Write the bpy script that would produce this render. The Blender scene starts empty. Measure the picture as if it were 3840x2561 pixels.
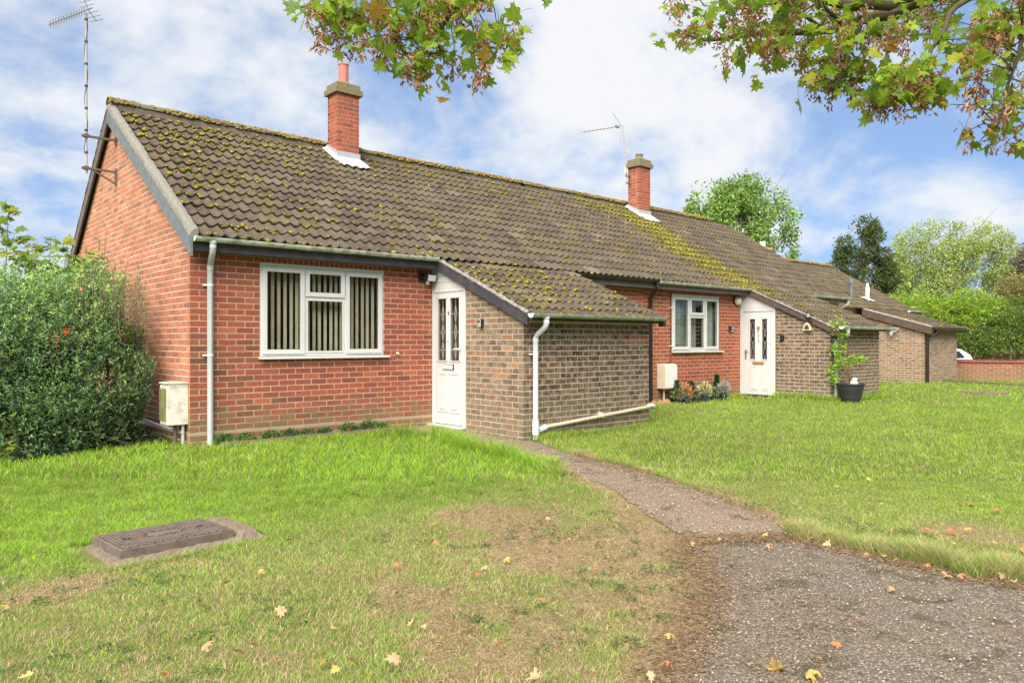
import bpy, bmesh, math, random
import numpy as np
from mathutils import Vector, Matrix, noise as mnoise

SC = bpy.context.scene
COL = SC.collection
rad = math.radians

# ------------------------------------------------------------------ camera
CAMX, CAMY, CAMZ = -3.06, -9.364, 1.0975
YAW = rad(41.19)
F = 2832.0                       # focal length in photograph pixels (3840 wide)
cd = bpy.data.cameras.new('camera')
cd.sensor_width = 36.0
cd.lens = F / 3840 * 36.0
cd.clip_start = 0.05
cd.clip_end = 2500
cam = bpy.data.objects.new('camera', cd)
COL.objects.link(cam)
cam.location = (CAMX, CAMY, CAMZ)
cam.rotation_euler = (rad(90), 0, -YAW)
SC.camera = cam

# ------------------------------------------------------------------ world, sun, exposure
SUN_AZ = rad(216)      # direction the light comes from, measured from +x towards +y
SUN_EL = rad(46)
W = bpy.data.worlds.new('World')
SC.world = W
W.use_nodes = True
nt = W.node_tree
nt.nodes.clear()
out = nt.nodes.new('ShaderNodeOutputWorld')
bg = nt.nodes.new('ShaderNodeBackground')
sky = nt.nodes.new('ShaderNodeTexSky')
sky.sky_type = 'NISHITA'
sky.sun_disc = False
sky.sun_elevation = SUN_EL
sky.sun_rotation = rad(90) - SUN_AZ
sky.air_density = 1.0
sky.dust_density = 0.0
sky.ozone_density = 1.0
SKY_STRENGTH = 0.10
tc = nt.nodes.new('ShaderNodeTexCoord')
sep = nt.nodes.new('ShaderNodeSeparateXYZ')
nt.links.new(tc.outputs['Generated'], sep.inputs[0])
def wmath(op, a, b=None, clamp=False):
    n = nt.nodes.new('ShaderNodeMath'); n.operation = op; n.use_clamp = clamp
    for i, v in enumerate((a, b)):
        if v is None: continue
        if isinstance(v, (int, float)): n.inputs[i].default_value = v
        else: nt.links.new(v, n.inputs[i])
    return n.outputs[0]
# clear-air colour without the milky band of the lowest degrees
skv = nt.nodes.new('ShaderNodeCombineXYZ'); nt.links.new(sep.outputs[0], skv.inputs[0]); nt.links.new(sep.outputs[1], skv.inputs[1])
nt.links.new(wmath('ADD', wmath('MULTIPLY', wmath('MAXIMUM', sep.outputs[2], 0.0), 0.8), 0.30), skv.inputs[2])
nrm_ = nt.nodes.new('ShaderNodeVectorMath'); nrm_.operation = 'NORMALIZE'; nt.links.new(skv.outputs[0], nrm_.inputs[0]); nt.links.new(nrm_.outputs[0], sky.inputs['Vector'])
# clouds lie on a flat deck: direction divided by its height
zc = wmath('MAXIMUM', sep.outputs[2], 0.0)
den = wmath('ADD', zc, 0.42)
cx = wmath('DIVIDE', sep.outputs[0], den)
cy = wmath('DIVIDE', sep.outputs[1], den)
comb = nt.nodes.new('ShaderNodeCombineXYZ')
nt.links.new(cx, comb.inputs[0]); nt.links.new(cy, comb.inputs[1]); comb.inputs[2].default_value = 4.9
def wnoise(scale, detail, rough, dist=0.0, lac=2.0):
    n = nt.nodes.new('ShaderNodeTexNoise'); n.inputs['Scale'].default_value = scale
    n.inputs['Detail'].default_value = detail; n.inputs['Roughness'].default_value = rough
    n.inputs['Distortion'].default_value = dist
    nt.links.new(comb.outputs[0], n.inputs['Vector']); return n.outputs[0]
n1 = wnoise(2.1, 8, 0.58, 0.35)
n2 = wnoise(6.0, 6, 0.6, 0.15)
m = wmath('ADD', wmath('MULTIPLY', n1, 0.75), wmath('MULTIPLY', n2, 0.25))
ramp = nt.nodes.new('ShaderNodeValToRGB')
nt.links.new(m, ramp.inputs[0])
ramp.color_ramp.elements[0].position = 0.39
ramp.color_ramp.elements[0].color = (0, 0, 0, 1)
ramp.color_ramp.elements[1].position = 0.60
ramp.color_ramp.elements[1].color = (1, 1, 1, 1)
ramp.color_ramp.interpolation = 'EASE'
cov = wmath('ADD', wmath('MULTIPLY', ramp.outputs[0], 0.78), 0.20, True)
mix = nt.nodes.new('ShaderNodeMixRGB')
hs = nt.nodes.new('ShaderNodeHueSaturation'); hs.inputs['Saturation'].default_value = 1.25; hs.inputs['Value'].default_value = 0.95
nt.links.new(sky.outputs[0], hs.inputs['Color'])
nt.links.new(cov, mix.inputs[0]); nt.links.new(hs.outputs[0], mix.inputs[1])
CLOUD = 4.0
mix.inputs[2].default_value = (CLOUD * 0.97, CLOUD * 0.985, CLOUD * 1.0, 1)
nt.links.new(mix.outputs[0], bg.inputs[0])
bg.inputs[1].default_value = SKY_STRENGTH
nt.links.new(bg.outputs[0], out.inputs[0])

sl = bpy.data.lights.new('sun', 'SUN')
sl.energy = 3.5
sl.angle = rad(60)
sl.color = (1.0, 0.93, 0.82)
sun = bpy.data.objects.new('sun', sl)
COL.objects.link(sun)
d = Vector((math.cos(SUN_AZ) * math.cos(SUN_EL), math.sin(SUN_AZ) * math.cos(SUN_EL), math.sin(SUN_EL)))
sun.rotation_euler = d.to_track_quat('Z', 'Y').to_euler()
sun.location = d * 30

SC.view_settings.view_transform = 'Standard'
SC.view_settings.look = 'None'
SC.view_settings.gamma = 1.0
SC.view_settings.use_curve_mapping = False
SC.view_settings.exposure = 1.28
SC.render.engine = 'CYCLES'
SC.cycles.max_bounces = 6
SC.cycles.transparent_max_bounces = 8
SC.cycles.use_denoising = True

# ------------------------------------------------------------------ maths helpers
rng = np.random.default_rng(7)
R = random.Random(11)
SY, CY = math.sin(YAW), math.cos(YAW)
FWD = np.array([SY, CY, 0.0]); RGT = np.array([CY, -SY, 0.0])
CAM = np.array([CAMX, CAMY, CAMZ])
K = 3840 / 2351.0
def at(u, v, d):                      # place seen at photograph pixel (u, v), d metres deep
    return CAM + d * (FWD + RGT * (u - 1920) / F + np.array([0, 0, 1.0]) * (1278.4 - v) / F)
def depth_of(p):
    return (p[0] - CAMX) * SY + (p[1] - CAMY) * CY
def hit(u, v, n, dd):
    r = at(u, v, 1.0) - CAM
    n = np.array(n, float)
    k = (dd - n @ CAM) / (n @ r)
    return CAM + k * r
def smooth(a, b, x):
    t = np.clip((x - a) / (b - a), 0, 1); return t * t * (3 - 2 * t)
_perm = np.random.default_rng(3).integers(0, 256, 512)
def vnoise(x, y, seed=0):             # value noise, vectorised, 0..1
    x = np.asarray(x, float) + seed * 17.3; y = np.asarray(y, float) - seed * 9.1
    xi = np.floor(x).astype(int); yi = np.floor(y).astype(int)
    fx = x - xi; fy = y - yi; fx = fx * fx * (3 - 2 * fx); fy = fy * fy * (3 - 2 * fy)
    def h(i, j): return _perm[(_perm[i & 255] + j) & 255] / 255.0
    return (h(xi, yi) * (1 - fx) + h(xi + 1, yi) * fx) * (1 - fy) + (h(xi, yi + 1) * (1 - fx) + h(xi + 1, yi + 1) * fx) * fy
def fbm(x, y, seed=0, o=4):
    s = 0; a = 0.5; t = 0
    for i in range(o):
        s = s + a * vnoise(np.asarray(x) * 2 ** i, np.asarray(y) * 2 ** i, seed + i); t += a; a *= 0.5
    return s / t
def inpoly(x, y, poly):
    x = np.asarray(x); y = np.asarray(y); r = np.zeros(x.shape, bool); n = len(poly)
    for i in range(n):
        x0, y0 = poly[i]; x1, y1 = poly[(i + 1) % n]
        c = ((y0 > y) != (y1 > y))
        with np.errstate(divide='ignore', invalid='ignore'):
            r ^= c & (x < (x1 - x0) * (y - y0) / ((y1 - y0) if y1 != y0 else 1e-9) + x0)
    return r
def polydist(x, y, pts):              # distance to an open polyline
    x = np.asarray(x, float); y = np.asarray(y, float); best = np.full(x.shape, 1e9)
    for (x0, y0), (x1, y1) in zip(pts[:-1], pts[1:]):
        dx, dy = x1 - x0, y1 - y0
        t = np.clip(((x - x0) * dx + (y - y0) * dy) / (dx * dx + dy * dy + 1e-12), 0, 1)
        best = np.minimum(best, np.hypot(x - x0 - t * dx, y - y0 - t * dy))
    return best

# ------------------------------------------------------------------ object helpers
WL = {}                               # world position of every parent
def tag(o, label=None, cat=None, group=None, kind=None):
    if label: o['label'] = label
    if cat: o['category'] = cat
    if group: o['group'] = group
    if kind: o['kind'] = kind
    return o
def thing(name, label, cat, loc=(0, 0, 0), group=None):
    o = bpy.data.objects.new(name, None); COL.objects.link(o)
    o.empty_display_size = 0.2
    o.location = loc; WL[o.name] = np.array(loc, float)
    return tag(o, label, cat, group)
def place(name, me, parent=None, loc=(0, 0, 0), rot=None, scale=None, color=None):
    o = bpy.data.objects.new(name, me); COL.objects.link(o)
    p = WL[parent.name] if parent is not None else np.zeros(3)
    if parent is not None: o.parent = parent
    l = np.array(loc, float)
    o.location = tuple(l - p)
    if rot is not None: o.rotation_euler = rot
    if scale is not None: o.scale = scale
    if color is not None: o.color = (*color, 1)
    WL[o.name] = l
    return o
def npmesh(name, V, faces, mats, tone=None, smooth_=False, midx=None):
    """faces: array (n,k) or list of such arrays; tone per vertex (n,3)"""
    me = bpy.data.meshes.new(name)
    V = np.asarray(V, dtype=np.float32)
    if isinstance(faces, np.ndarray): faces = [faces]
    faces = [f for f in faces if len(f)]
    me.vertices.add(len(V)); me.vertices.foreach_set('co', V.ravel())
    nl = sum(f.size for f in faces); nf = sum(len(f) for f in faces)
    me.loops.add(nl); me.polygons.add(nf)
    me.loops.foreach_set('vertex_index', np.concatenate([f.ravel() for f in faces]).astype(np.int32))
    tot = np.concatenate([np.full(len(f), f.shape[1]) for f in faces]).astype(np.int32)
    st = np.concatenate([[0], np.cumsum(tot)[:-1]]).astype(np.int32)
    me.polygons.foreach_set('loop_start', st)
    me.polygons.foreach_set('use_smooth', np.full(nf, bool(smooth_)))
    if midx is not None: me.polygons.foreach_set('material_index', np.asarray(midx, np.int32))
    me.update(calc_edges=True)
    if tone is not None:
        a = me.color_attributes.new('tone', 'FLOAT_COLOR', 'POINT')
        c = np.ones((len(V), 4), np.float32); c[:, :3] = tone
        a.data.foreach_set('color', c.ravel())
    for m_ in (mats if isinstance(mats, (list, tuple)) else [mats]): me.materials.append(m_)
    me.validate()
    return me
class MB:
    def __init__(s): s.v = []; s.f = []
    def add(s, vs, fs):
        b = len(s.v); s.v += [tuple(map(float, p)) for p in vs]; s.f += [tuple(i + b for i in f) for f in fs]; return s
    def box(s, lo, hi):
        x0, y0, z0 = lo; x1, y1, z1 = hi
        return s.add([(x0,y0,z0),(x1,y0,z0),(x1,y1,z0),(x0,y1,z0),(x0,y0,z1),(x1,y0,z1),(x1,y1,z1),(x0,y1,z1)],
                     [(0,3,2,1),(4,5,6,7),(0,1,5,4),(1,2,6,5),(2,3,7,6),(3,0,4,7)])
    def obox(s, c, ax, ay, az):       # centre and three half axes
        c, ax, ay, az = map(np.array, (c, ax, ay, az))
        vs = [c+i*ax+j*ay+k*az for k in (-1,1) for (i,j) in ((-1,-1),(1,-1),(1,1),(-1,1))]
        return s.add(vs, [(0,3,2,1),(4,5,6,7),(0,1,5,4),(1,2,6,5),(2,3,7,6),(3,0,4,7)])
    def beam(s, a, b, w, h, up=(0,0,1)):
        a = np.array(a, float); b = np.array(b, float); d = b - a; L = np.linalg.norm(d); d /= L
        up = np.array(up, float); x = np.cross(d, up); x /= np.linalg.norm(x); y = np.cross(x, d)
        return s.obox((a+b)/2, d*L/2, x*w/2, y*h/2)
    def tube(s, pts, r, n=8, caps=True, flat=1.0):
        pts = [np.array(p, float) for p in pts]; rs = r if isinstance(r, (list, tuple)) else [r]*len(pts)
        prev = None; b = len(s.v); rings = []
        for i, p in enumerate(pts):
            t = (pts[min(i+1, len(pts)-1)] - pts[max(i-1, 0)]); t = t/(np.linalg.norm(t)+1e-9)
            if prev is None:
                ref = np.array([0,0,1.]) if abs(t[2]) < .9 else np.array([1.,0,0])
                x = np.cross(t, ref)
            else: x = prev - t*np.dot(prev, t)
            x /= np.linalg.norm(x)+1e-9; prev = x; y = np.cross(t, x)
            rings.append([p + rs[i]*(math.cos(2*math.pi*k/n)*x + flat*math.sin(2*math.pi*k/n)*y) for k in range(n)])
        vs = [q for rg in rings for q in rg]; fs = []
        for i in range(len(pts)-1):
            for k in range(n):
                a = i*n+k; c = i*n+(k+1)%n; fs.append((a, c, c+n, a+n))
        if caps:
            fs.append(tuple(reversed(range(n)))); fs.append(tuple((len(pts)-1)*n+k for k in range(n)))
        return s.add(vs, fs)
    def lathe(s, c, prof, n=20, axis='z', caps=True):
        vs = []; fs = []
        for (r, h) in prof:
            for k in range(n):
                a = 2*math.pi*k/n
                if axis == 'z': vs.append((c[0]+r*math.cos(a), c[1]+r*math.sin(a), c[2]+h))
                elif axis == 'y': vs.append((c[0]+r*math.cos(a), c[1]+h, c[2]+r*math.sin(a)))
                else: vs.append((c[0]+h, c[1]+r*math.cos(a), c[2]+r*math.sin(a)))
        for i in range(len(prof)-1):
            for k in range(n):
                a = i*n+k; b = i*n+(k+1)%n; fs.append((a, b, b+n, a+n))
        if caps:
            fs.append(tuple(reversed(range(n)))); fs.append(tuple((len(prof)-1)*n+k for k in range(n)))
        return s.add(vs, fs)
    def prism(s, poly, t):            # planar polygon (3-D points) pushed along vector t
        n = len(poly); t = np.array(t, float); vs = [np.array(p, float) for p in poly]; vs += [p+t for p in vs[:n]]
        return s.add(vs, [tuple(range(n)), tuple(reversed(range(n, 2*n)))] + [(i, i+n, (i+1)%n+n, (i+1)%n) for i in range(n)])
    def build(s, name, mat, parent=None, smooth_=False, bevel=0.0, origin='centre', color=None):
        V = np.array(s.v, float)
        lo, hi = V.min(0), V.max(0)
        c = (lo+hi)/2
        if origin == 'base': c[2] = lo[2]
        me = bpy.data.meshes.new(name)
        me.from_pydata([tuple(p) for p in (V-c)], [], s.f)
        bm = bmesh.new(); bm.from_mesh(me)
        bmesh.ops.recalc_face_normals(bm, faces=bm.faces)
        if bevel > 0:
            bmesh.ops.bevel(bm, geom=bm.edges[:], offset=bevel, segments=2, affect='EDGES', profile=0.6)
        bm.to_mesh(me); bm.free()
        for m_ in (mat if isinstance(mat, (list, tuple)) else [mat]): me.materials.append(m_)
        if smooth_:
            me.polygons.foreach_set('use_smooth', [True]*len(me.polygons))
            try: me.set_sharp_from_angle(angle=rad(40))
            except Exception: pass
        me.update()
        return place(name, me, parent, c, color=color)

# ------------------------------------------------------------------ materials
def mat(name, base=(0.5,0.5,0.5), rough=0.8, spec=0.3, metal=0.0, var=None, bump=0.0, bscale=40, src=None,
        scale=8.0, detail=5, amount=0.5, stain=None, trans=0.0, coat=0.0, second=None, third=None):
    """procedural material. src: None (plain base) / 'object' (object colour) / 'tone' (colour attribute)
       var: second colour mixed in by noise; stain: (colour, z_lo, z_hi, noise scale, strength) wear with a ragged edge"""
    m = bpy.data.materials.new(name); m.use_nodes = True
    t = m.node_tree; t.nodes.clear(); N = t.nodes.new; L = t.links.new
    o = N('ShaderNodeOutputMaterial'); b = N('ShaderNodeBsdfPrincipled')
    b.inputs['Roughness'].default_value = rough; b.inputs['Metallic'].default_value = metal
    b.inputs['Specular IOR Level'].default_value = spec
    if coat: b.inputs['Coat Weight'].default_value = coat
    g = N('ShaderNodeNewGeometry')
    if src == 'object': n = N('ShaderNodeObjectInfo'); c = n.outputs['Color']
    elif src == 'tone': n = N('ShaderNodeAttribute'); n.attribute_name = 'tone'; c = n.outputs['Color']
    else:
        n = N('ShaderNodeRGB'); n.outputs[0].default_value = (*base, 1); c = n.outputs[0]
    def noise(sc, de=5, ro=0.6, di=0.0):
        q = N('ShaderNodeTexNoise'); q.inputs['Scale'].default_value = sc; q.inputs['Detail'].default_value = de
        q.inputs['Roughness'].default_value = ro; q.inputs['Distortion'].default_value = di
        L(g.outputs['Position'], q.inputs['Vector']); return q.outputs[0]
    def rng_(x, a, bb, lo=0.0, hi=1.0):
        q = N('ShaderNodeMapRange'); q.inputs[1].default_value = a; q.inputs[2].default_value = bb
        q.inputs[3].default_value = lo; q.inputs[4].default_value = hi; q.interpolation_type = 'SMOOTHSTEP'
        L(x, q.inputs[0]); return q.outputs[0]
    def mixc(f, a, bb, mode='MIX'):
        q = N('ShaderNodeMixRGB'); q.blend_type = mode
        for i, v in enumerate((f, a, bb)):
            if isinstance(v, (int, float)): q.inputs[i].default_value = v
            elif isinstance(v, tuple): q.inputs[i].default_value = (*v, 1)
            else: L(v, q.inputs[i])
        return q.outputs[0]
    def mul(a, bb):
        q = N('ShaderNodeMath'); q.operation = 'MULTIPLY'
        for i, v in enumerate((a, bb)):
            if isinstance(v, (int, float)): q.inputs[i].default_value = v
            else: L(v, q.inputs[i])
        return q.outputs[0]
    if var is not None:
        c = mixc(mul(rng_(noise(scale, detail), 0.42, 0.62), amount), c, var)
    if second is not None:            # (colour, scale, lo, hi, strength)
        c = mixc(mul(rng_(noise(second[1], 4, 0.65), second[2], second[3]), second[4]), c, second[0])
    if third is not None:
        c = mixc(mul(mul(rng_(noise(third[1], 3, 0.55), third[2], third[3]), rng_(noise(38.0, 4, 0.7), 0.40, 0.58)), third[4]), c, third[0])
    if stain is not None:
        sp = N('ShaderNodeSeparateXYZ'); L(g.outputs['Position'], sp.inputs[0])
        a_ = N('ShaderNodeMath'); a_.operation = 'ADD'
        L(sp.outputs[2], a_.inputs[0])
        L(rng_(noise(stain[3], 5, 0.65), 0.3, 0.7, -stain[5] if len(stain) > 5 else -0.25, stain[5] if len(stain) > 5 else 0.25), a_.inputs[1])
        c = mixc(mul(rng_(a_.outputs[0], stain[1], stain[2]), stain[4]), c, stain[0])
    L(c, b.inputs['Base Color'])
    if bump > 0:
        bp = N('ShaderNodeBump'); bp.inputs['Strength'].default_value = bump; bp.inputs['Distance'].default_value = 0.01
        L(noise(bscale, 6, 0.65), bp.inputs['Height']); L(bp.outputs[0], b.inputs['Normal'])
    if trans > 0:
        tr = N('ShaderNodeBsdfTranslucent'); L(c, tr.inputs[0]); ms = N('ShaderNodeMixShader'); ms.inputs[0].default_value = trans
        L(b.outputs[0], ms.inputs[1]); L(tr.outputs[0], ms.inputs[2]); L(ms.outputs[0], o.inputs[0])
    else: L(b.outputs[0], o.inputs[0])
    return m

ALGAE = (0.17, 0.14, 0.055)
def brick_mat(name, src, mott, amt):
    return mat(name, src=src, rough=0.9, spec=0.15, var=mott, scale=22, detail=6, amount=amt, bump=0.5, bscale=120,
               second=((0.42, 0.36, 0.27), 9.0, 0.6, 0.78, 0.35),
               stain=((0.20, 0.165, 0.085), 0.42, -0.05, 6.0, 0.62, 0.22))
M = {}
M['brick_o'] = brick_mat('red brick laid', 'object', (0.15, 0.06, 0.04), 0.35)
M['brick_t'] = brick_mat('red brick laid tone', 'tone', (0.15, 0.06, 0.04), 0.35)
M['brown_o'] = mat('brown brick laid', src='object', rough=0.92, spec=0.12, var=(0.36, 0.28, 0.2), scale=14, detail=6, amount=0.6, bump=0.6, bscale=110,
                   second=((0.05, 0.037, 0.03), 26.0, 0.55, 0.72, 0.65), stain=((0.22, 0.19, 0.12), 0.55, 0.0, 5.0, 0.45, 0.3))
M['brown_t'] = mat('brown brick laid tone', src='tone', rough=0.92, spec=0.12, var=(0.36, 0.28, 0.2), scale=14, detail=6, amount=0.6, bump=0.6, bscale=110,
                   second=((0.05, 0.037, 0.03), 26.0, 0.55, 0.72, 0.65), stain=((0.22, 0.19, 0.12), 0.55, 0.0, 5.0, 0.45, 0.3))
M['mortar'] = mat('pinkish mortar', (0.56, 0.39, 0.29), 0.95, 0.1, var=(0.45, 0.31, 0.23), scale=9, bump=0.4, bscale=150,
                  stain=((0.30, 0.25, 0.14), 0.40, -0.05, 6.0, 0.6, 0.22))
M['mortar_b'] = mat('buff mortar', (0.58, 0.46, 0.33), 0.95, 0.1, var=(0.46, 0.36, 0.25), scale=9, bump=0.4, bscale=150)
M['upvc'] = mat('white plastic', (0.62, 0.62, 0.60), 0.32, 0.5, var=(0.55, 0.55, 0.53), scale=5, amount=0.3)
M['upvc_d'] = mat('white cladding', (0.60, 0.60, 0.58), 0.4, 0.4, var=(0.52, 0.52, 0.5), scale=4, amount=0.3)
M['gutter'] = mat('grey green gutter', (0.40, 0.43, 0.37), 0.5, 0.4, var=(0.20, 0.22, 0.12), scale=9, amount=0.75, bump=0.2, bscale=60)
M['gutter_w'] = mat('pale gutter', (0.55, 0.56, 0.50), 0.5, 0.4, var=(0.24, 0.25, 0.16), scale=9, amount=0.8, bump=0.2, bscale=60)
M['pipe'] = mat('light grey pipe', (0.46, 0.49, 0.49), 0.4, 0.4, var=(0.40, 0.43, 0.42), scale=6, amount=0.4)
M['pipe_w'] = mat('white pipe', (0.66, 0.68, 0.70), 0.4, 0.4, var=(0.56, 0.58, 0.58), scale=6, amount=0.4)
M['pipe_k'] = mat('black pipe', (0.018, 0.014, 0.012), 0.35, 0.5, var=(0.035, 0.028, 0.024), scale=9, amount=0.4)
M['pipe_c'] = mat('cream pipe', (0.62, 0.55, 0.40), 0.5, 0.4, var=(0.46, 0.40, 0.27), scale=7, amount=0.5)
M['fascia'] = mat('charcoal painted board', (0.050, 0.046, 0.052), 0.6, 0.35, var=(0.085, 0.08, 0.085), scale=7, bump=0.15, bscale=60)
M['fascia2'] = mat('brown grey painted board', (0.125, 0.10, 0.095), 0.6, 0.35, var=(0.18, 0.15, 0.14), scale=6, bump=0.15, bscale=60)
M['fascia3'] = mat('brown painted board', (0.095, 0.062, 0.05), 0.6, 0.3, var=(0.14, 0.10, 0.085), scale=6, bump=0.15, bscale=60)
M['barge'] = mat('weathered grey board', (0.17, 0.18, 0.195), 0.75, 0.2, var=(0.13, 0.14, 0.15), scale=9, amount=0.8, bump=0.4, bscale=50)
M['cement'] = mat('rough verge cement', (0.215, 0.20, 0.175), 0.95, 0.1, var=(0.25, 0.24, 0.20), scale=24, amount=0.8, bump=0.9, bscale=90,
                  second=((0.16, 0.15, 0.05), 12, 0.58, 0.7, 0.6))
M['cement_d'] = mat('dark verge cement', (0.20, 0.175, 0.155), 0.95, 0.1, var=(0.38, 0.35, 0.30), scale=20, amount=0.7, bump=0.9, bscale=90,
                  second=((0.22, 0.20, 0.05), 12, 0.6, 0.7, 0.6))
def tilemat(name, src):
    return mat(name, src=src, rough=0.92, spec=0.12, var=(0.14, 0.115, 0.09), scale=6, detail=7, amount=0.45, bump=0.7, bscale=90,
               second=((0.035, 0.03, 0.025), 45.0, 0.62, 0.72, 0.8), third=((0.155, 0.135, 0.035), 1.9, 0.47, 0.66, 0.48))
M['tile_o'] = tilemat('concrete roof tile', 'object'); M['tile_t'] = tilemat('concrete roof tile tone', 'tone')
M['tile_back'] = mat('far slope tiles', (0.10, 0.08, 0.065), 0.9, 0.1, var=(0.16, 0.13, 0.1), scale=6, bump=0.5)
M['moss'] = mat('moss', src='tone', rough=1.0, spec=0.05, bump=0.8, bscale=160, var=(0.12, 0.10, 0.02), scale=60, amount=0.4)
M['lead'] = mat('white painted flashing', (0.42, 0.43, 0.45), 0.6, 0.3, var=(0.36, 0.37, 0.39), scale=12, bump=0.5, bscale=40)
M['cap'] = mat('lichened chimney cap', (0.22, 0.185, 0.13), 0.95, 0.1, var=(0.20, 0.18, 0.05), scale=14, amount=0.7, bump=0.8, bscale=70,
               second=((0.07, 0.06, 0.05), 20, 0.58, 0.7, 0.7))
M['pot'] = mat('terracotta pot', (0.50, 0.17, 0.12), 0.7, 0.3, var=(0.42, 0.2, 0.15), scale=9)
M['alum'] = mat('dull aluminium', (0.34, 0.33, 0.31), 0.5, 0.5, metal=0.4, var=(0.24, 0.22, 0.2), scale=20)
M['steel'] = mat('rusty bracket steel', (0.14, 0.115, 0.10), 0.7, 0.3, metal=0.3, var=(0.22, 0.13, 0.08), scale=25)
M['mast'] = mat('pale mast', (0.36, 0.34, 0.31), 0.6, 0.4, var=(0.48, 0.46, 0.43), scale=9)
M['glass'] = None
M['cabinet'] = mat('weathered white cabinet', (0.66, 0.64, 0.56), 0.6, 0.3, var=(0.36, 0.34, 0.24), scale=6, amount=0.7, bump=0.15,
                   second=((0.12, 0.12, 0.08), 10, 0.6, 0.74, 0.8))
M['cabinet_s'] = mat('mossy cabinet side', (0.16, 0.16, 0.06), 0.8, 0.2, var=(0.28, 0.27, 0.14), scale=8, bump=0.2)
M['cream'] = mat('cream meter box', (0.66, 0.58, 0.45), 0.5, 0.4, var=(0.58, 0.50, 0.36), scale=5)
M['cream_w'] = mat('off white meter box door', (0.74, 0.72, 0.68), 0.45, 0.4, var=(0.66, 0.64, 0.6), scale=5)
M['black'] = mat('black plastic', (0.015, 0.015, 0.016), 0.4, 0.5, var=(0.03, 0.03, 0.03), scale=12)
M['silver'] = mat('silver', (0.6, 0.6, 0.6), 0.35, 0.5, metal=0.4, var=(0.5, 0.5, 0.5), scale=20)
M['white'] = mat('white paint', (0.8, 0.8, 0.8), 0.5, 0.4, var=(0.72, 0.72, 0.7), scale=10)
M['gold'] = mat('brass', (0.55, 0.30, 0.08), 0.4, 0.5, metal=0.5, var=(0.42, 0.22, 0.07), scale=20)
M['bronze'] = mat('brown handle', (0.12, 0.06, 0.03), 0.4, 0.5, metal=0.3, var=(0.2, 0.1, 0.05), scale=20)
M['leadcame'] = mat('lead strip', (0.5, 0.5, 0.48), 0.4, 0.5, metal=0.3, var=(0.4, 0.4, 0.38), scale=20)
M['slat'] = mat('cream blind slat', (0.80, 0.70, 0.54), 0.9, 0.1, var=(0.58, 0.48, 0.34), scale=8, trans=0.25)
M['curtain'] = mat('grey green net curtain', (0.55, 0.62, 0.57), 0.9, 0.1, var=(0.32, 0.38, 0.35), scale=10, trans=0.3)
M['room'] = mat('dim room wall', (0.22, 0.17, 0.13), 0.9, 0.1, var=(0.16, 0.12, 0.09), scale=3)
M['rubber'] = mat('dark seal', (0.04, 0.04, 0.04), 0.7, 0.2, var=(0.06, 0.06, 0.06), scale=9)
M['mortar_g'] = mat('pale gable mortar', (0.70, 0.52, 0.40), 0.95, 0.1, var=(0.66, 0.50, 0.39), scale=9)
M['concrete'] = mat('old concrete', (0.225, 0.175, 0.13), 0.95, 0.1, var=(0.15, 0.115, 0.085), scale=14, bump=0.9, bscale=60,
                    second=((0.10, 0.085, 0.07), 22, 0.56, 0.7, 0.6))
M['iron'] = mat('rusty cast iron', (0.19, 0.15, 0.12), 0.75, 0.3, metal=0.15, var=(0.14, 0.10, 0.08), scale=18, amount=0.8, bump=0.4, bscale=120,
                second=((0.09, 0.08, 0.075), 8, 0.5, 0.7, 0.7))
M['iron_d'] = mat('dark iron recess', (0.045, 0.038, 0.035), 0.8, 0.2, var=(0.09, 0.07, 0.06), scale=18)
M['bark'] = mat('mossy bark', (0.085, 0.07, 0.045), 0.95, 0.1, var=(0.11, 0.11, 0.04), scale=14, amount=0.7, bump=0.9, bscale=40)
M['bark_g'] = mat('grey brown bark', (0.17, 0.14, 0.11), 0.95, 0.1, var=(0.26, 0.22, 0.17), scale=9, bump=0.7, bscale=30)
M['leaf'] = mat('green leaves', src='tone', rough=0.6, spec=0.25, trans=0.4)
M['mleaf_o'] = mat('maple leaf', src='object', rough=0.5, spec=0.35, trans=0.55, var=(0.10, 0.17, 0.02), scale=30, amount=0.35)
M['mleaf_t'] = mat('maple leaf tone', src='tone', rough=0.5, spec=0.35, trans=0.55, var=(0.10, 0.17, 0.02), scale=30, amount=0.35)
M['bushleaf'] = mat('glossy small leaves', src='tone', rough=0.42, spec=0.5, trans=0.2)
M['seed'] = mat('dry maple keys', src='tone', rough=0.8, spec=0.2, trans=0.3)
M['grass'] = mat('grass blades', src='tone', rough=0.6, spec=0.25, trans=0.4)
M['fallen'] = mat('fallen leaf', src='object', rough=0.7, spec=0.2, trans=0.15, var=(0.30, 0.14, 0.05), scale=40, amount=0.3)
M['petal'] = mat('artificial flowers', src='tone', rough=0.6, spec=0.3, trans=0.25)
M['bluepot'] = mat('blue glazed pot', (0.03, 0.06, 0.13), 0.25, 0.6, var=(0.05, 0.09, 0.17), scale=12)
M['blackpot'] = mat('charcoal plastic planter', (0.035, 0.037, 0.04), 0.5, 0.4, var=(0.05, 0.05, 0.055), scale=9)
M['soil'] = mat('soil', (0.09, 0.06, 0.04), 1.0, 0.05, var=(0.15, 0.10, 0.07), scale=30, bump=0.8)
M['terracotta'] = mat('terracotta edging', (0.55, 0.27, 0.15), 0.8, 0.2, var=(0.62, 0.38, 0.24), scale=14)
M['stone'] = mat('small stones', src='tone', rough=0.85, spec=0.2)
M['carpaint'] = mat('white car paint', (0.8, 0.8, 0.8), 0.2, 0.5, var=(0.78, 0.78, 0.78), scale=3, coat=0.6)
M['carglass'] = mat('car window', (0.02, 0.025, 0.03), 0.08, 0.6)
M['tyre'] = mat('tyre rubber', (0.02, 0.02, 0.02), 0.9, 0.2)
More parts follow.
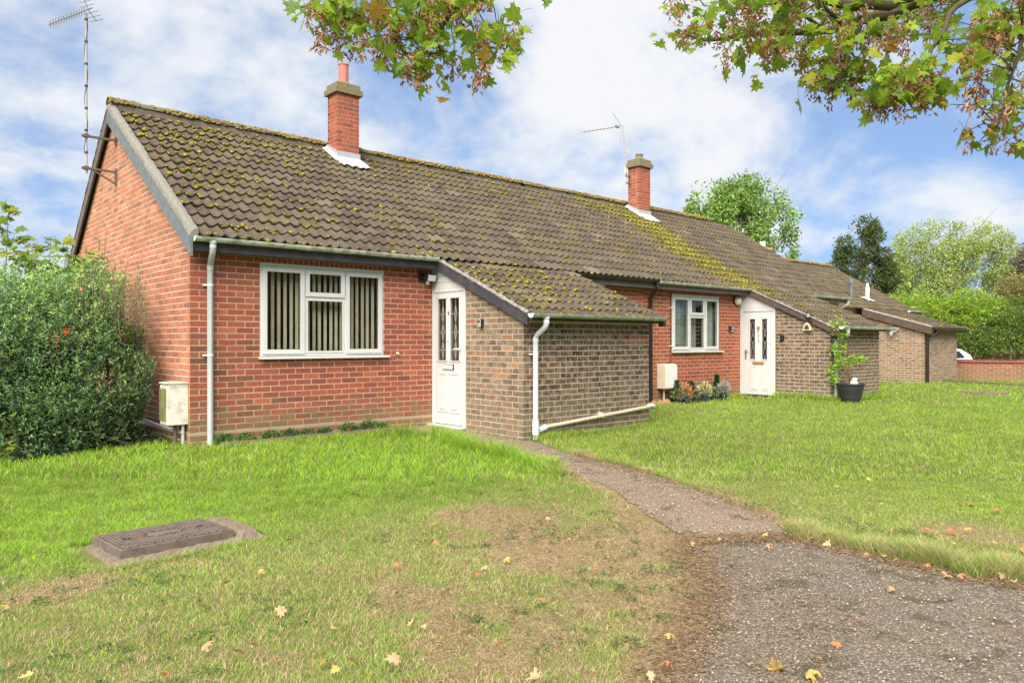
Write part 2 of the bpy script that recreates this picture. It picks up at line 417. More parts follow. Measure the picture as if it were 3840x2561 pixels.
M['bird'] = mat('grey cast ornament', (0.30, 0.32, 0.33), 0.6, 0.3, var=(0.42, 0.44, 0.45), scale=20, bump=0.3)
M['bird_b'] = mat('bird body', (0.30, 0.28, 0.26), 0.6, 0.3)
M['wood'] = mat('pale wood', (0.50, 0.28, 0.16), 0.8, 0.2, var=(0.6, 0.38, 0.24), scale=20)
M['wire'] = mat('green wire mesh', (0.03, 0.10, 0.09), 0.6, 0.3)
def glass_mat():
    m = bpy.data.materials.new('window glass'); m.use_nodes = True; t = m.node_tree; t.nodes.clear()
    o = t.nodes.new('ShaderNodeOutputMaterial'); g = t.nodes.new('ShaderNodeBsdfGlossy'); g.inputs['Roughness'].default_value = 0.02
    tr = t.nodes.new('ShaderNodeBsdfTransparent'); tr.inputs[0].default_value = (0.86, 0.89, 0.87, 1)
    fr = t.nodes.new('ShaderNodeFresnel'); fr.inputs[0].default_value = 1.6
    mx = t.nodes.new('ShaderNodeMixShader')
    ge = t.nodes.new('ShaderNodeNewGeometry'); iv = t.nodes.new('ShaderNodeMath'); iv.operation = 'SUBTRACT'; iv.inputs[0].default_value = 1.0; t.links.new(ge.outputs['Backfacing'], iv.inputs[1])
    mu = t.nodes.new('ShaderNodeMath'); mu.operation = 'MULTIPLY'; t.links.new(fr.outputs[0], mu.inputs[0]); t.links.new(iv.outputs[0], mu.inputs[1]); t.links.new(mu.outputs[0], mx.inputs[0]); t.links.new(tr.outputs[0], mx.inputs[1]); t.links.new(g.outputs[0], mx.inputs[2]); t.links.new(mx.outputs[0], o.inputs[0])
    return m
M['glass'] = glass_mat()
def emis(name, col, s):
    m = bpy.data.materials.new(name); m.use_nodes = True; b = m.node_tree.nodes['Principled BSDF']
    b.inputs['Base Color'].default_value = (*col, 1); b.inputs['Emission Color'].default_value = (*col, 1); b.inputs['Emission Strength'].default_value = s
    return m
M['lampglow'] = emis('lit lamp shade', (1.0, 0.45, 0.12), 1.6)
# ------------------------------------------------------------------ ground
def gz(x, y):
    x = np.asarray(x, float); y = np.asarray(y, float)
    z = -0.20 + 0.04 * smooth(-2.2, -0.4, y) * (x < 9) \
        + 0.11 * np.exp(-((x - 11.2) / 3.2) ** 2 - ((y + 1.4) / 1.7) ** 2) \
        + 0.05 * smooth(12, 20, x) - 0.5 * smooth(27.5, 31, x) * smooth(-30, -10, y) + 0.02 * (fbm(x * 0.5, y * 0.5, 5) - 0.5)
    return z
DRIVE = [(1.02,-6.44),(1.57,-6.86),(1.56,-7.36),(1.52,-7.86),(1.62,-8.14),(2.2,-8.9),(3.2,-9.8),(4.2,-11.4),(4.4,-14),(-2.6,-14),(-2.4,-10.5),(-1.5,-8.5),(-0.73,-7.59),(-0.23,-7.36),(0.32,-7.05),(0.68,-6.74)]
PATH = [(2.55,0.0),(3.54,0.0),(3.54,-2.05),(3.66,-2.08),(3.59,-2.31),(3.17,-3.2),(2.93,-4.37),(2.46,-5.58),(1.93,-6.56),(1.57,-6.86),(1.02,-6.44),(1.42,-5.76),(1.98,-4.91),(2.22,-4.26),(2.5,-3.04),(2.48,-2.36),(2.75,-1.2),(2.3,-0.45)]
def grid_ground():
    def axis(fine_lo, fine_hi, step, far):
        a = list(np.arange(fine_lo, fine_hi, step)); s = step; x = fine_hi
        while x < far: a.append(x); s *= 1.5; x += s
        a.append(far); s = step; x = fine_lo - step; b = []
        while x > -far: b.append(x); s *= 1.5; x -= s
        b.append(-far); return np.array(b[::-1] + a)
    xs = axis(-6, 27, 0.15, 700); ys = axis(-11, 6, 0.15, 700)
    X, Y = np.meshgrid(xs, ys, indexing='ij'); Z = gz(X, Y)
    V = np.stack([X, Y, Z], -1).reshape(-1, 3); ny = len(ys)
    i, j = np.meshgrid(np.arange(len(xs)-1), np.arange(ny-1), indexing='ij'); a = (i*ny+j).ravel()
    return V, np.stack([a, a+ny, a+ny+1, a+1], -1)
def dryness(x, y):
    """where the lawn is parched: 0 lush .. 1 straw"""
    x = np.asarray(x, float); y = np.asarray(y, float)
    w = 0.0
    for (cx_, cy_, sx, s) in ((0.3,-6.0,0.75,1.0),(0.55,-5.3,0.55,0.85),(-0.35,-7.0,0.6,1.1),(-1.0,-7.1,0.6,0.75),(-1.9,-6.4,0.5,0.4),(-2.3,-4.75,0.35,0.5),
                           (-0.5,-6.2,0.7,0.6),(2.5,-7.6,0.6,0.3),(1.0,-6.0,0.45,1.0),(0.0,-7.5,0.7,1.2),(-0.9,-7.8,0.5,1.1),(-1.45,-4.75,0.35,0.3)):
        w = np.maximum(w, s * np.exp(-((x-cx_)**2 + (y-cy_)**2) / (sx*sx)))
    e = polydist(x, y, [(2.22,-4.26),(1.98,-4.91),(1.42,-5.76),(1.02,-6.44),(0.68,-6.74),(0.32,-7.05),(-0.23,-7.36),(-0.73,-7.59)])
    w = np.maximum(w, 1.15 * np.exp(-(e / 0.20) ** 2))
    e2 = polydist(x, y, [(3.17,-3.2),(2.93,-4.37),(2.46,-5.58),(1.93,-6.56)])
    w = np.maximum(w, 0.7 * np.exp(-(e2 / 0.15) ** 2))
    n = fbm(x * 1.6, y * 1.6, 2, 5); n2 = fbm(x * 6, y * 6, 8, 3)
    return 0.86*np.clip(smooth(0.25, 1.15, w * 0.75 + (n - 0.5) * 1.5 + (n2 - 0.5) * 1.1 + 0.12), 0, 1) * smooth(0.03, 0.3, w)
def build_ground():
    V, Fq = grid_ground()
    dr = dryness(V[:, 0], V[:, 1])[:, None]; tn = np.array([0.13, 0.17, 0.04])*(1-dr)+np.array([0.30, 0.21, 0.13])*dr
    g = place('ground', npmesh('ground', V, Fq, M['ground'], tone=tn), None)
    tag(g, 'lawn soil and thatch under the grass', kind='structure')
    def sheet(name, poly, mat_, lift, label):
        # triangulated fine sheet that follows the ground
        xs = np.arange(min(p[0] for p in poly)-0.1, max(p[0] for p in poly)+0.1, 0.03); ys = np.arange(max(-9.6, min(p[1] for p in poly))-0.1, max(p[1] for p in poly)+0.1, 0.03)
        X, Y = np.meshgrid(xs, ys, indexing='ij'); wob = 0.12
        ins = inpoly(X + wob*(fbm(X*4, Y*4, 21)-0.5), Y + wob*(fbm(X*4, Y*4, 22)-0.5), poly)
        ny = len(ys); i, j = np.meshgrid(np.arange(len(xs)-1), np.arange(ny-1), indexing='ij'); a = (i*ny+j)
        ok = ins[:-1, :-1] & ins[1:, :-1] & ins[:-1, 1:] & ins[1:, 1:]
        Fq = np.stack([a, a+ny, a+ny+1, a+1], -1)[ok]
        V = np.stack([X, Y, gz(X, Y) + lift + 0.012*(fbm(X*2, Y*2, 31)-0.5)], -1).reshape(-1, 3)
        used = np.unique(Fq); rm = -np.ones(len(V), int); rm[used] = np.arange(len(used))
        return tag(place(name, npmesh(name, V[used], rm[Fq], mat_, smooth_=True), None), label, kind='structure')
    sheet('path', PATH, M['path'], 0.006, 'weathered concrete path leading to the front door')
    sheet('driveway', DRIVE, M['drive'], 0.008, 'dark exposed aggregate driveway at the lawn corner')
def aggregate(name, base, light, brown, scale, pale):
    m = bpy.data.materials.new(name); m.use_nodes = True; t = m.node_tree; t.nodes.clear(); N = t.nodes.new; L = t.links.new
    o = N('ShaderNodeOutputMaterial'); b = N('ShaderNodeBsdfPrincipled'); b.inputs['Roughness'].default_value = 0.9; b.inputs['Specular IOR Level'].default_value = 0.2
    g = N('ShaderNodeNewGeometry')
    v = N('ShaderNodeTexVoronoi'); v.inputs['Scale'].default_value = scale; L(g.outputs['Position'], v.inputs['Vector'])
    cr = N('ShaderNodeValToRGB'); L(v.outputs['Color'], cr.inputs[0])
    e = cr.color_ramp.elements; e[0].position = 0.0; e[0].color = (*base, 1); e[1].position = 1.0; e[1].color = (*light, 1)
    a = e.new(0.45); a.color = (*[q*0.7 for q in base], 1); a = e.new(0.62); a.color = (*brown, 1); a = e.new(0.8); a.color = (*pale, 1)
    n = N('ShaderNodeTexNoise'); n.inputs['Scale'].default_value = 2.2; n.inputs['Detail'].default_value = 7; n.inputs['Roughness'].default_value = 0.65; L(g.outputs['Position'], n.inputs['Vector'])
    r = N('ShaderNodeMapRange'); r.inputs[1].default_value = 0.45; r.inputs[2].default_value = 0.66; L(n.outputs[0], r.inputs[0])
    mx = N('ShaderNodeMixRGB'); mm = N('ShaderNodeMath'); mm.operation = 'MULTIPLY'; mm.inputs[1].default_value = 0.6; L(r.outputs[0], mm.inputs[0]); L(mm.outputs[0], mx.inputs[0])
    L(cr.outputs[0], mx.inputs[1]); mx.inputs[2].default_value = (*brown, 1)
    # dark gaps between the stones
    d = N('ShaderNodeMapRange'); d.inputs[1].default_value = 0.25; d.inputs[2].default_value = 0.6; L(v.outputs['Distance'], d.inputs[0])
    m2 = N('ShaderNodeMixRGB'); m2.blend_type = 'MIX'; L(d.outputs[0], m2.inputs[0]); L(mx.outputs[0], m2.inputs[1]); m2.inputs[2].default_value = (*[q*0.45 for q in base], 1)
    n3 = N('ShaderNodeTexNoise'); n3.inputs['Scale'].default_value = 5; n3.inputs['Detail'].default_value = 6; L(g.outputs['Position'], n3.inputs['Vector'])
    r3 = N('ShaderNodeMapRange'); r3.inputs[1].default_value = 0.56; r3.inputs[2].default_value = 0.66; L(n3.outputs[0], r3.inputs[0])
    m3 = N('ShaderNodeMixRGB'); q3 = N('ShaderNodeMath'); q3.operation = 'MULTIPLY'; q3.inputs[1].default_value = 0.65; L(r3.outputs[0], q3.inputs[0]); L(q3.outputs[0], m3.inputs[0]); L(m2.outputs[0], m3.inputs[1]); m3.inputs[2].default_value = (0.055, 0.05, 0.022, 1)
    L(m3.outputs[0], b.inputs['Base Color'])
    bp = N('ShaderNodeBump'); bp.inputs['Strength'].default_value = 0.8; bp.inputs['Distance'].default_value = 0.006; bp.invert = True; L(v.outputs['Distance'], bp.inputs['Height']); L(bp.outputs[0], b.inputs['Normal'])
    L(b.outputs[0], o.inputs[0]); return m
M['drive'] = aggregate('exposed aggregate drive', (0.27, 0.22, 0.165), (0.50, 0.43, 0.35), (0.28, 0.21, 0.145), 85, (0.40, 0.335, 0.26))
M['path'] = aggregate('worn concrete path', (0.37, 0.285, 0.20), (0.58, 0.48, 0.37), (0.38, 0.28, 0.18), 88, (0.47, 0.38, 0.28))
M['ground'] = mat('lawn soil and thatch', src='tone', rough=1.0, spec=0.05, var=(0.22, 0.19, 0.08), scale=26, amount=0.7, bump=0.8, bscale=60, second=((0.10, 0.07, 0.04), 45.0, 0.55, 0.68, 0.7))
build_ground()

# ------------------------------------------------------------------ masonry
BL, BH, BD, PX, PZ = 0.213, 0.0625, 0.1025, 0.225, 0.075
def red_tone(n, gable=False):
    """one albedo per brick"""
    b = np.array([0.34, 0.095, 0.055]) if not gable else np.array([0.49, 0.20, 0.118])  # gable paler: weathering, plus the brighter light on that side put into the colour
    t = rng.random(n)[:, None]; c = b * (0.85 + 0.32 * rng.random((n, 1)))
    c = np.where(t < 0.2, c * np.array([0.82, 0.92, 0.97]), c)            # browner
    c = np.where(t > 0.88, c * np.array([1.12, 1.25, 1.2]), c)             # orange
    c = np.where((t > 0.22) & (t < 0.27), c * np.array([0.68, 0.85, 1.0]), c)
    return c
def brown_tone(n, light=False):
    b = np.array([0.105, 0.073, 0.055]) if not light else np.array([0.21, 0.145, 0.105])
    c = b * (0.65 + 0.7 * rng.random((n, 1)) ** 1.3)
    t = rng.random(n)[:, None]
    return np.where(t > 0.9, c * np.array([1.5, 1.1, 0.85]), c)
class Masonry:
    """collects the bricks of one building; the largest in view become objects, the rest one joined part"""
    def __init__(s): s.C = []; s.S = []; s.T = []; s.N = []; s.B = []
    def course(s, face, p0, t0, t1, z, half, tone, brown, h=BH, skip=None, pitch=PX, head=False):
        """face 'x': wall looks to -y at y=p0, runs in x.  face 'y': wall looks to -x at x=p0, runs in y"""
        t = t0; first = half
        L_ = pitch
        while t < t1 - 0.015:
            l = (L_/2 if first else L_); first = False
            e = min(t + l, t1 + 0.01)
            if e - t > 0.02:
                a, b = t, e - 0.0125
                segs = [(a, b)]
                if skip:
                    for (k0, k1, y0, y1) in skip:
                        if z + h/2 > y0 and z + h/2 < y1:
                            ns = []
                            for (a_, b_) in segs:
                                if b_ <= k0 or a_ >= k1: ns.append((a_, b_))
                                else:
                                    if a_ < k0 - 0.03: ns.append((a_, k0 - 0.006))
                                    if b_ > k1 + 0.03: ns.append((k1 + 0.006, b_))
                            segs = ns
                for a_, b_ in segs:
                    j = R.uniform(-0.0022, 0.0022); dz = R.uniform(-0.0012, 0.0012)
                    if face == 'x': c = ((a_+b_)/2, p0 + BD/2 - 0.0025 + j*0.8, z + h/2 + dz); sz = (b_-a_, BD, h)
                    else: c = (p0 + BD/2 - 0.0025 + j*0.8, (a_+b_)/2, z + h/2 + dz); sz = (BD, b_-a_, h)
                    s.C.append(c); s.S.append(sz); s.T.append(tone); s.N.append(0 if face == 'x' else 1); s.B.append(brown)
            t = e
    def build(s, house, n_obj=300, hidden=None):
        C = np.array(s.C); S = np.array(s.S); T = np.array(s.T); Nn = np.array(s.N); B = np.array(s.B)
        fd = F / ((C[:, 0]-CAMX)*SY + (C[:, 1]-CAMY)*CY)
        vx = C - CAM; cosv = np.where(Nn == 0, np.abs(vx[:, 1]), np.abs(vx[:, 0])) / np.linalg.norm(vx, axis=1)
        area = np.where(Nn == 0, S[:, 0], S[:, 1]) * S[:, 2] * fd ** 2 * cosv
        if hidden is not None: area = area * np.where(hidden(C), 0.01, 1)
        o = np.argsort(-area); sel = set(o[:n_obj].tolist())
        um = {}
        for br in (False, True):
            mb = MB().box((-.5,-.5,-.5), (.5,.5,.5)); me = bpy.data.meshes.new('brick'); me.from_pydata(mb.v, [], mb.f)
            me.materials.append(M['brown_o' if br else 'brick_o']); um[br] = me
        for i in sorted(sel):
            place('brick', um[bool(B[i])], house, C[i], scale=tuple(S[i]), color=tuple(T[i]))
        for br in (False, True):
            ids = np.array([i for i in range(len(C)) if i not in sel and bool(B[i]) == br])
            if not len(ids): continue
            u = np.array([(-.5,-.5,-.5),(.5,-.5,-.5),(.5,.5,-.5),(-.5,.5,-.5),(-.5,-.5,.5),(.5,-.5,.5),(.5,.5,.5),(-.5,.5,.5)])
            V = (C[ids][:, None, :] + u[None] * S[ids][:, None, :]).reshape(-1, 3)
            f = np.array([(0,3,2,1),(4,5,6,7),(0,1,5,4),(1,2,6,5),(3,0,4,7)])
            Fq = (f[None] + (np.arange(len(ids))*8)[:, None, None]).reshape(-1, 4)
            org = V.mean(0)
            o_ = place('brickwork', npmesh('brickwork', V-org, Fq, M['brown_t' if br else 'brick_t'], tone=np.repeat(T[ids], 8, 0)), house, org)
            tag(o_, kind='stuff')

# ------------------------------------------------------------------ roof tiles
def roofz(x, y):                      # crest surface of the long front slope
    e = 2.375 - 0.008 * x
    return e + 0.626 * (y + 0.30)
def tile_mesh(name, waves=2, w=0.30, L=0.345, th=0.016, n=6):
    nx = waves*n+1; u = np.linspace(0, waves, nx)
    ph = (u % 1.0); h = ((1 + np.cos(2*np.pi*(ph + 0.07*np.sin(2*np.pi*ph)))) / 2) ** 1.25 * 0.040
    V = []; 
    for (y, zz) in ((0, 0.0), (L, -0.012)):
        for i in range(nx): V.append((u[i]/waves*w, y, h[i] + zz))
    for i in range(nx): V.append((u[i]/waves*w, 0.004, h[i] - th*1.5))
    f = []
    for i in range(nx-1):
        f.append((i, i+1, nx+i+1, nx+i)); f.append((2*nx+i, 2*nx+i+1, i+1, i))
    V.append((0, L, -0.03)); V.append((w, L, -0.03)); k = len(V)
    f.append((0, nx, k-2, 2*nx)); f.append((nx-1, 3*nx-1, k-1, 2*nx-1))
    return np.array(V), f
TV, TF = tile_mesh('tile')
def tile_tone(n, x):
    c = np.array([0.088, 0.068, 0.051]) * (0.75 + 0.5 * rng.random((n, 1)))
    t = rng.random(n)[:, None]
    return np.where(t > 0.95, c * 1.5, c)
class Roof:
    def __init__(s): s.P = []; s.A = []; s.front = []
    def slope(s, x0, x1, p_lo, p_hi, gauge=0.298, xs=None):
        """p_lo(x)->(y,z) lower edge, p_hi(x)->(y,z) upper edge"""
        nt_ = int(round((x1-x0)/0.30))
        wt = (x1-x0)/nt_
        for i in range(nt_):
            x = x0 + i*wt
            y0, z0 = p_lo(x); y1, z1 = p_hi(x); L_ = math.hypot(y1-y0, z1-z0); k = max(1, int(round(L_/gauge)))
            dy, dz = (y1-y0)/L_, (z1-z0)/L_
            for r_ in range(k):
                t = r_ * L_/k
                s.P.append((x, y0+dy*t, z0+dz*t)); s.A.append(math.atan2(dz, dy)); s.front.append(r_)
    def build(s, house, n_obj=300):
        P = np.array(s.P); A = np.array(s.A); n = len(P)
        A = A - 0.060 + 0.012*(rng.random(n)-0.5)
        # crest height is 0.036 above the tile origin
        P = P + np.stack([0.004*(rng.random(n)-0.5), -np.sin(s.A)*-0.0, np.full(n, -0.022)], -1) + np.stack([np.zeros(n), 0.006*(rng.random(n)-.5), 0.004*(rng.random(n)-.5)], -1)
        T = tile_tone(n, P[:, 0])
        dpt = (P[:, 0]-CAMX)*SY + (P[:, 1]-CAMY)*CY
        o = np.argsort(dpt); sel = set(o[:n_obj].tolist())
        me = bpy.data.meshes.new('roof_tile'); me.from_pydata([tuple(v) for v in TV], [], TF); me.materials.append(M['tile_o'])
        me.polygons.foreach_set('use_smooth', [True]*len(me.polygons))
        try: me.set_sharp_from_angle(angle=rad(50))
        except Exception: pass
        for i in sorted(sel):
            place('roof_tile', me, house, P[i], rot=(A[i], R.uniform(-0.006, 0.006), R.uniform(-0.004, 0.004)), color=tuple(T[i]))
        ids = [i for i in range(n) if i not in sel]
        if ids:
            ids = np.array(ids); ca, sa = np.cos(A[ids])[:, None], np.sin(A[ids])[:, None]
            y = TV[None, :, 1]*ca - TV[None, :, 2]*sa; z = TV[None, :, 1]*sa + TV[None, :, 2]*ca; x = np.broadcast_to(TV[None, :, 0], y.shape)
            V = (np.stack([x, y, z], -1) + P[ids][:, None, :]).reshape(-1, 3); nv = len(TV)
            Fq = (np.array(TF)[None] + (np.arange(len(ids))*nv)[:, None, None]).reshape(-1, 4); org = V.mean(0)
            mt_ = npmesh('roof_tiling', V-org, Fq, M['tile_t'], tone=np.repeat(T[ids], nv, 0), smooth_=True)
            try: mt_.set_sharp_from_angle(angle=rad(50))
            except Exception: pass
            tag(place('roof_tiling', mt_, house, org), kind='stuff')
        return P, np.array(s.A)
ICO = None
def ico():
    global ICO
    if ICO is None:
        bm = bmesh.new(); bmesh.ops.create_icosphere(bm, subdivisions=1, radius=1.0); bm.verts.ensure_lookup_table()
        ICO = (np.array([v.co for v in bm.verts]), np.array([[v.index for v in f.verts] for f in bm.faces])); bm.free()
    return ICO
def blobs(name, P, S, tone, mat_, parent, kind='stuff', rotz=None, jit=0.25, tilt=None):
    """many small lumps joined into one part; S (n,3) radii"""
    v, f = ico(); n = len(P)
    V = v[None] * (1 + jit*(rng.random((n, len(v), 1))-0.5)*2) * S[:, None, :]
    a = rng.random(n)*2*np.pi; ca, sa = np.cos(a)[:, None], np.sin(a)[:, None]
    V = np.stack([V[..., 0]*ca - V[..., 1]*sa, V[..., 0]*sa + V[..., 1]*ca, V[..., 2]], -1)
    if tilt is not None:
        ct, st = np.cos(tilt)[:, None], np.sin(tilt)[:, None]
        V = np.stack([V[..., 0], V[..., 1]*ct - V[..., 2]*st, V[..., 1]*st + V[..., 2]*ct], -1)
    V = (V + P[:, None, :]).reshape(-1, 3)
    Fq = (f[None] + (np.arange(n)*len(v))[:, None, None]).reshape(-1, 3); org = V.mean(0)
    return tag(place(name, npmesh(name, V-org, Fq, mat_, tone=np.repeat(tone, len(v), 0), smooth_=True), parent, org), kind=kind)
def moss_on(house, P, A, dens, seed):
    """cushions of moss along the lower edges and troughs of the tiles"""
    pos = []; sz = []; ti = []
    for (p, a) in zip(P, A):
        k = 2.4*dens(p[0], p[1]); n = rng.poisson(k)
        if n == 0: continue
        for _ in range(n):
            u = rng.random()*0.30
            if rng.random() < 0.72: t = abs(rng.normal(0, 0.035)); b = 1.0
            else: t = rng.random()*0.28; b = 0.7
            ph = (u/0.15) % 1.0; hh = ((1+math.cos(2*math.pi*ph))/2)**1.25*0.040
            if hh > 0.02 and rng.random() < 0.55: u += 0.05; ph = (u/0.15) % 1.0; hh = ((1+math.cos(2*math.pi*ph))/2)**1.25*0.040
            s_ = b*(0.006 + 0.021*rng.random()**1.7)
            for q_ in range(rng.integers(1, 5)):
                uu = u+rng.normal(0, 0.012)*(q_ > 0); tt = t+rng.normal(0, 0.010)*(q_ > 0); ph = (uu/0.15) % 1.0; hh = ((1+math.cos(2*math.pi*ph))/2)**1.25*0.040; ss = s_*(1 if q_ == 0 else rng.uniform(.4, .9))
                pos.append((p[0]+uu, p[1]+tt*math.cos(a)-hh*math.sin(a), p[2]+tt*math.sin(a)+hh*math.cos(a)+0.001))
                sz.append((ss*1.5, ss*1.2, ss*0.7)); ti.append(a)
    pos = np.array(pos); sz = np.array(sz); n = len(pos)
    t = rng.random((n, 1)); 
    q = fbm(pos[:, 0]*2.2, pos[:, 1]*2.2, seed)[:, None]
    tone = np.where(t < 0.3 + 0.35*(q > 0.5), np.array([[0.33, 0.29, 0.04]]), np.array([[0.17, 0.18, 0.035]])) * (0.7+0.6*rng.random((n, 1)))
    tone = np.where(t > 0.86, np.array([[0.28, 0.16, 0.04]])*(0.7+0.6*rng.random((n, 1))), tone)
    blobs('moss', pos, sz, tone, M['moss'], house, tilt=np.array(ti))
def ridge_row(house, x0, x1, zf, yr):
    bed = MB()
    for i in range(int((x1-x0)/0.2)):
        xa = x0+0.06+i*0.2; bed.prism([(xa, yr-0.15, zf(xa)-0.18), (xa, yr-0.095, zf(xa)-0.06+R.uniform(-.01, .006)), (xa, yr+0.105, zf(xa)-0.06), (xa, yr+0.16, zf(xa)-0.17)], (0.2, 0, 0))
    tag(bed.build('ridge_mortar', M['tile_back'], house), kind='stuff')
    n = int(round((x1-x0)/0.44)); w = (x1-x0)/n
    prof = [(0.12*math.sin(a), 0.085*math.cos(a)) for a in np.linspace(-1.65, 1.65, 13)]
    V = []; f = []
    for e in (0, 1):
        for sc in (1.0, 0.86):
            for (b, c) in prof: V.append((e*0.98*w, b*sc, c*sc))
    n_ = len(prof)
    for i in range(n_-1):
        f.append((i, i+1, 2*n_+i+1, 2*n_+i)); f.append((n_+i, 3*n_+i, 3*n_+i+1, n_+i+1)); f.append((i, n_+i, n_+i+1, i+1)); f.append((2*n_+i, 2*n_+i+1, 3*n_+i+1, 3*n_+i))
    me = bpy.data.meshes.new('ridge_tile'); me.from_pydata(V, [], f); me.materials.append(M['tile_o']); me.polygons.foreach_set('use_smooth', [True]*len(f))
    try: me.set_sharp_from_angle(angle=rad(45))
    except Exception: pass
    for i in range(n):
        x = x0+i*w
        place('ridge_tile', me, house, (x, yr, zf(x)-0.055+R.uniform(-.006, .006)), rot=(R.uniform(-.05, .05), R.uniform(-.012, .012)-0.008, 0), color=tuple(np.array([0.19, 0.165, 0.09])*R.uniform(.8, 1.2)))
    k = int((x1-x0)*150)
    px = x0 + rng.random(k)*(x1-x0); an = (rng.random(k)-0.70)*2.5
    pos = np.stack([px, yr+0.12*np.sin(an), np.array([zf(q) for q in px])-0.055+0.087*np.cos(an)], -1)
    keep = fbm(px*1.5, px*0+3, 4) > 0.38; pos = pos[keep]; n = len(pos)
    s_ = 0.012+0.018*rng.random((n, 1)); tone = np.array([[0.36, 0.31, 0.12]])*(0.6+0.7*rng.random((n, 1)))*np.where(rng.random((n, 1)) > .5, np.array([[1, 1, 1]]), np.array([[1.2, 0.85, 0.5]]))
    blobs('moss', pos, s_*np.array([[1.5, 1.2, 0.6]]), tone, M['moss'], house)

# ------------------------------------------------------------------ shared house parts
def verge(house, pts, mat_board, mat_cem, xb=(-0.09, -0.06), drop=0.335, band=0.125, cem_x=(-0.10, 0.03), board_h=0.2, seg=0.12):
    """pts: roof line (y, z top of tiles) from the low end to the high end, board below and lumpy cement between board and tiles"""
    b = MB()
    for (y0, z0), (y1, z1) in zip(pts[:-1], pts[1:]):
        poly = [(xb[0], y0, z0-drop), (xb[0], y1, z1-drop), (xb[0], y1, z1-drop+board_h), (xb[0], y0, z0-drop+board_h)]
        b.prism(poly, (xb[1]-xb[0], 0, 0))
    b.build('bargeboard', mat_board, house)
    V = []; f = []; P_ = []
    for (y0, z0), (y1, z1) in zip(pts[:-1], pts[1:]):
        L_ = math.hypot(y1-y0, z1-z0); n = max(2, int(L_/seg*2))
        for i in range(n): P_.append((y0+(y1-y0)*i/n, z0+(z1-z0)*i/n))
    P_.append(pts[-1])
    for i, (y, z) in enumerate(P_):
        j = lambda s=0.006: R.uniform(-s, s)
        V += [(cem_x[0]+j(), y, z-drop+board_h+0.002), (cem_x[0]+0.012+j(), y, z-0.055+j()), (cem_x[0]+0.05+j(), y, z-0.012+j(0.009)), (cem_x[1], y, z-0.012+j(0.009)), (cem_x[1], y, z-drop+board_h+0.002)]
    n = len(P_)
    for i in range(n-1):
        for k in range(4): f.append((i*5+k, i*5+k+1, (i+1)*5+k+1, (i+1)*5+k))
        f.append((i*5+4, i*5, (i+1)*5, (i+1)*5+4))
    f.append((0, 1, 2, 3, 4)); f.append(tuple((n-1)*5+k for k in (4, 3, 2, 1, 0)))
    m = MB(); m.add(V, f); m.build('verge_mortar', mat_cem, house)
def gutter(house, x0, x1, y, z, mat_, r=0.056, joints=(), ends=True, parent_name='gutter'):
    """half round channel with its open side up"""
    n = 10; V = []; f = []
    pr = [(y + rr*math.cos(a), z + rr*math.sin(a)) for rr in (r, r-0.004) for a in np.linspace(math.pi, 2*math.pi, n)]
    for x in (x0, x1):
        for (yy, zz) in pr: V.append((x, yy, zz))
    m_ = 2*n
    for i in range(n-1):
        f.append((i, i+1, m_+i+1, m_+i)); f.append((n+i, m_+n+i, m_+n+i+1, n+i+1))
    f.append((0, m_, m_+n, n)); f.append((n-1, 2*n-1, m_+2*n-1, m_+n-1))
    g = MB().add(V, f).build(parent_name, mat_, house, smooth_=True)
    def half(xa, xb_, rr, nm, mt):
        P_ = [(xa, y+rr*math.cos(a), z+rr*math.sin(a)) for a in np.linspace(math.pi, 2*math.pi, 12)]
        return MB().prism(P_, (xb_-xa, 0, 0)).build(nm, mt, g)
    if ends: half(x0-0.006, x0+0.002, r+0.003, 'end_cap', M['pipe_w'] if mat_ is not M['pipe_k'] else mat_)
    for xj in joints:
        P_ = [(xj, y+(r+0.004)*math.cos(a), z+(r+0.004)*math.sin(a)) for a in np.linspace(math.pi, 2*math.pi, 12)]
        Q_ = [(xj, y+(r+0.0008)*math.cos(a), z+(r+0.0008)*math.sin(a)) for a in np.linspace(2*math.pi, math.pi, 12)]
        MB().prism(P_+Q_, (0.05, 0, 0)).build('gutter_joint', mat_, g)
    return g
def downpipe(house, top, x, ywall, ybot, mat_, r=0.034, clips=(), shift=-0.0, name='downpipe'):
    """from the gutter outlet at top (x,y,z), swan neck back to the wall, down to ybot"""
    tx, ty, tz = top; yp = ywall - r - 0.02
    pts = [(tx, ty, tz), (tx, ty, tz-0.10), (tx+(x-tx)*.15, ty+(yp-ty)*.15, tz-0.145), (tx+(x-tx)*.85, ty+(yp-ty)*.85, tz-0.235), (x, yp, tz-0.28), (x, yp, ybot)]
    m = MB().tube(pts, r, 14); m.tube([(tx, ty, tz-0.03), (tx, ty, tz+0.03)], r*1.25, 14)
    m.tube([(x, yp, tz-0.27), (x, yp, tz-0.33)], r*1.13, 14); m.tube([(tx, ty, tz-0.09), (tx, ty, tz-0.05)], r*1.12, 14)
    p = m.build(name, mat_, house, smooth_=True)
    for zc_ in clips:
        c = MB().tube([(x, yp, zc_-0.012), (x, yp, zc_+0.012)], r*1.12, 14)
        c.box((x-0.075, ywall-0.045, zc_-0.010), (x-0.02, ywall-0.003, zc_+0.010)); c.build('pipe_clip', mat_ if mat_ is M['pipe_k'] else M['pipe_w'], p, smooth_=True)
    return p
def frame_rect(m, x0, x1, z0, z1, y0, y1, w):
    m.box((x0, y0, z0), (x0+w, y1, z1)); m.box((x1-w, y0, z0), (x1, y1, z1))
    m.box((x0+w, y0, z0), (x1-w, y1, z0+w)); m.box((x0+w, y0, z1-w), (x1-w, y1, z1))
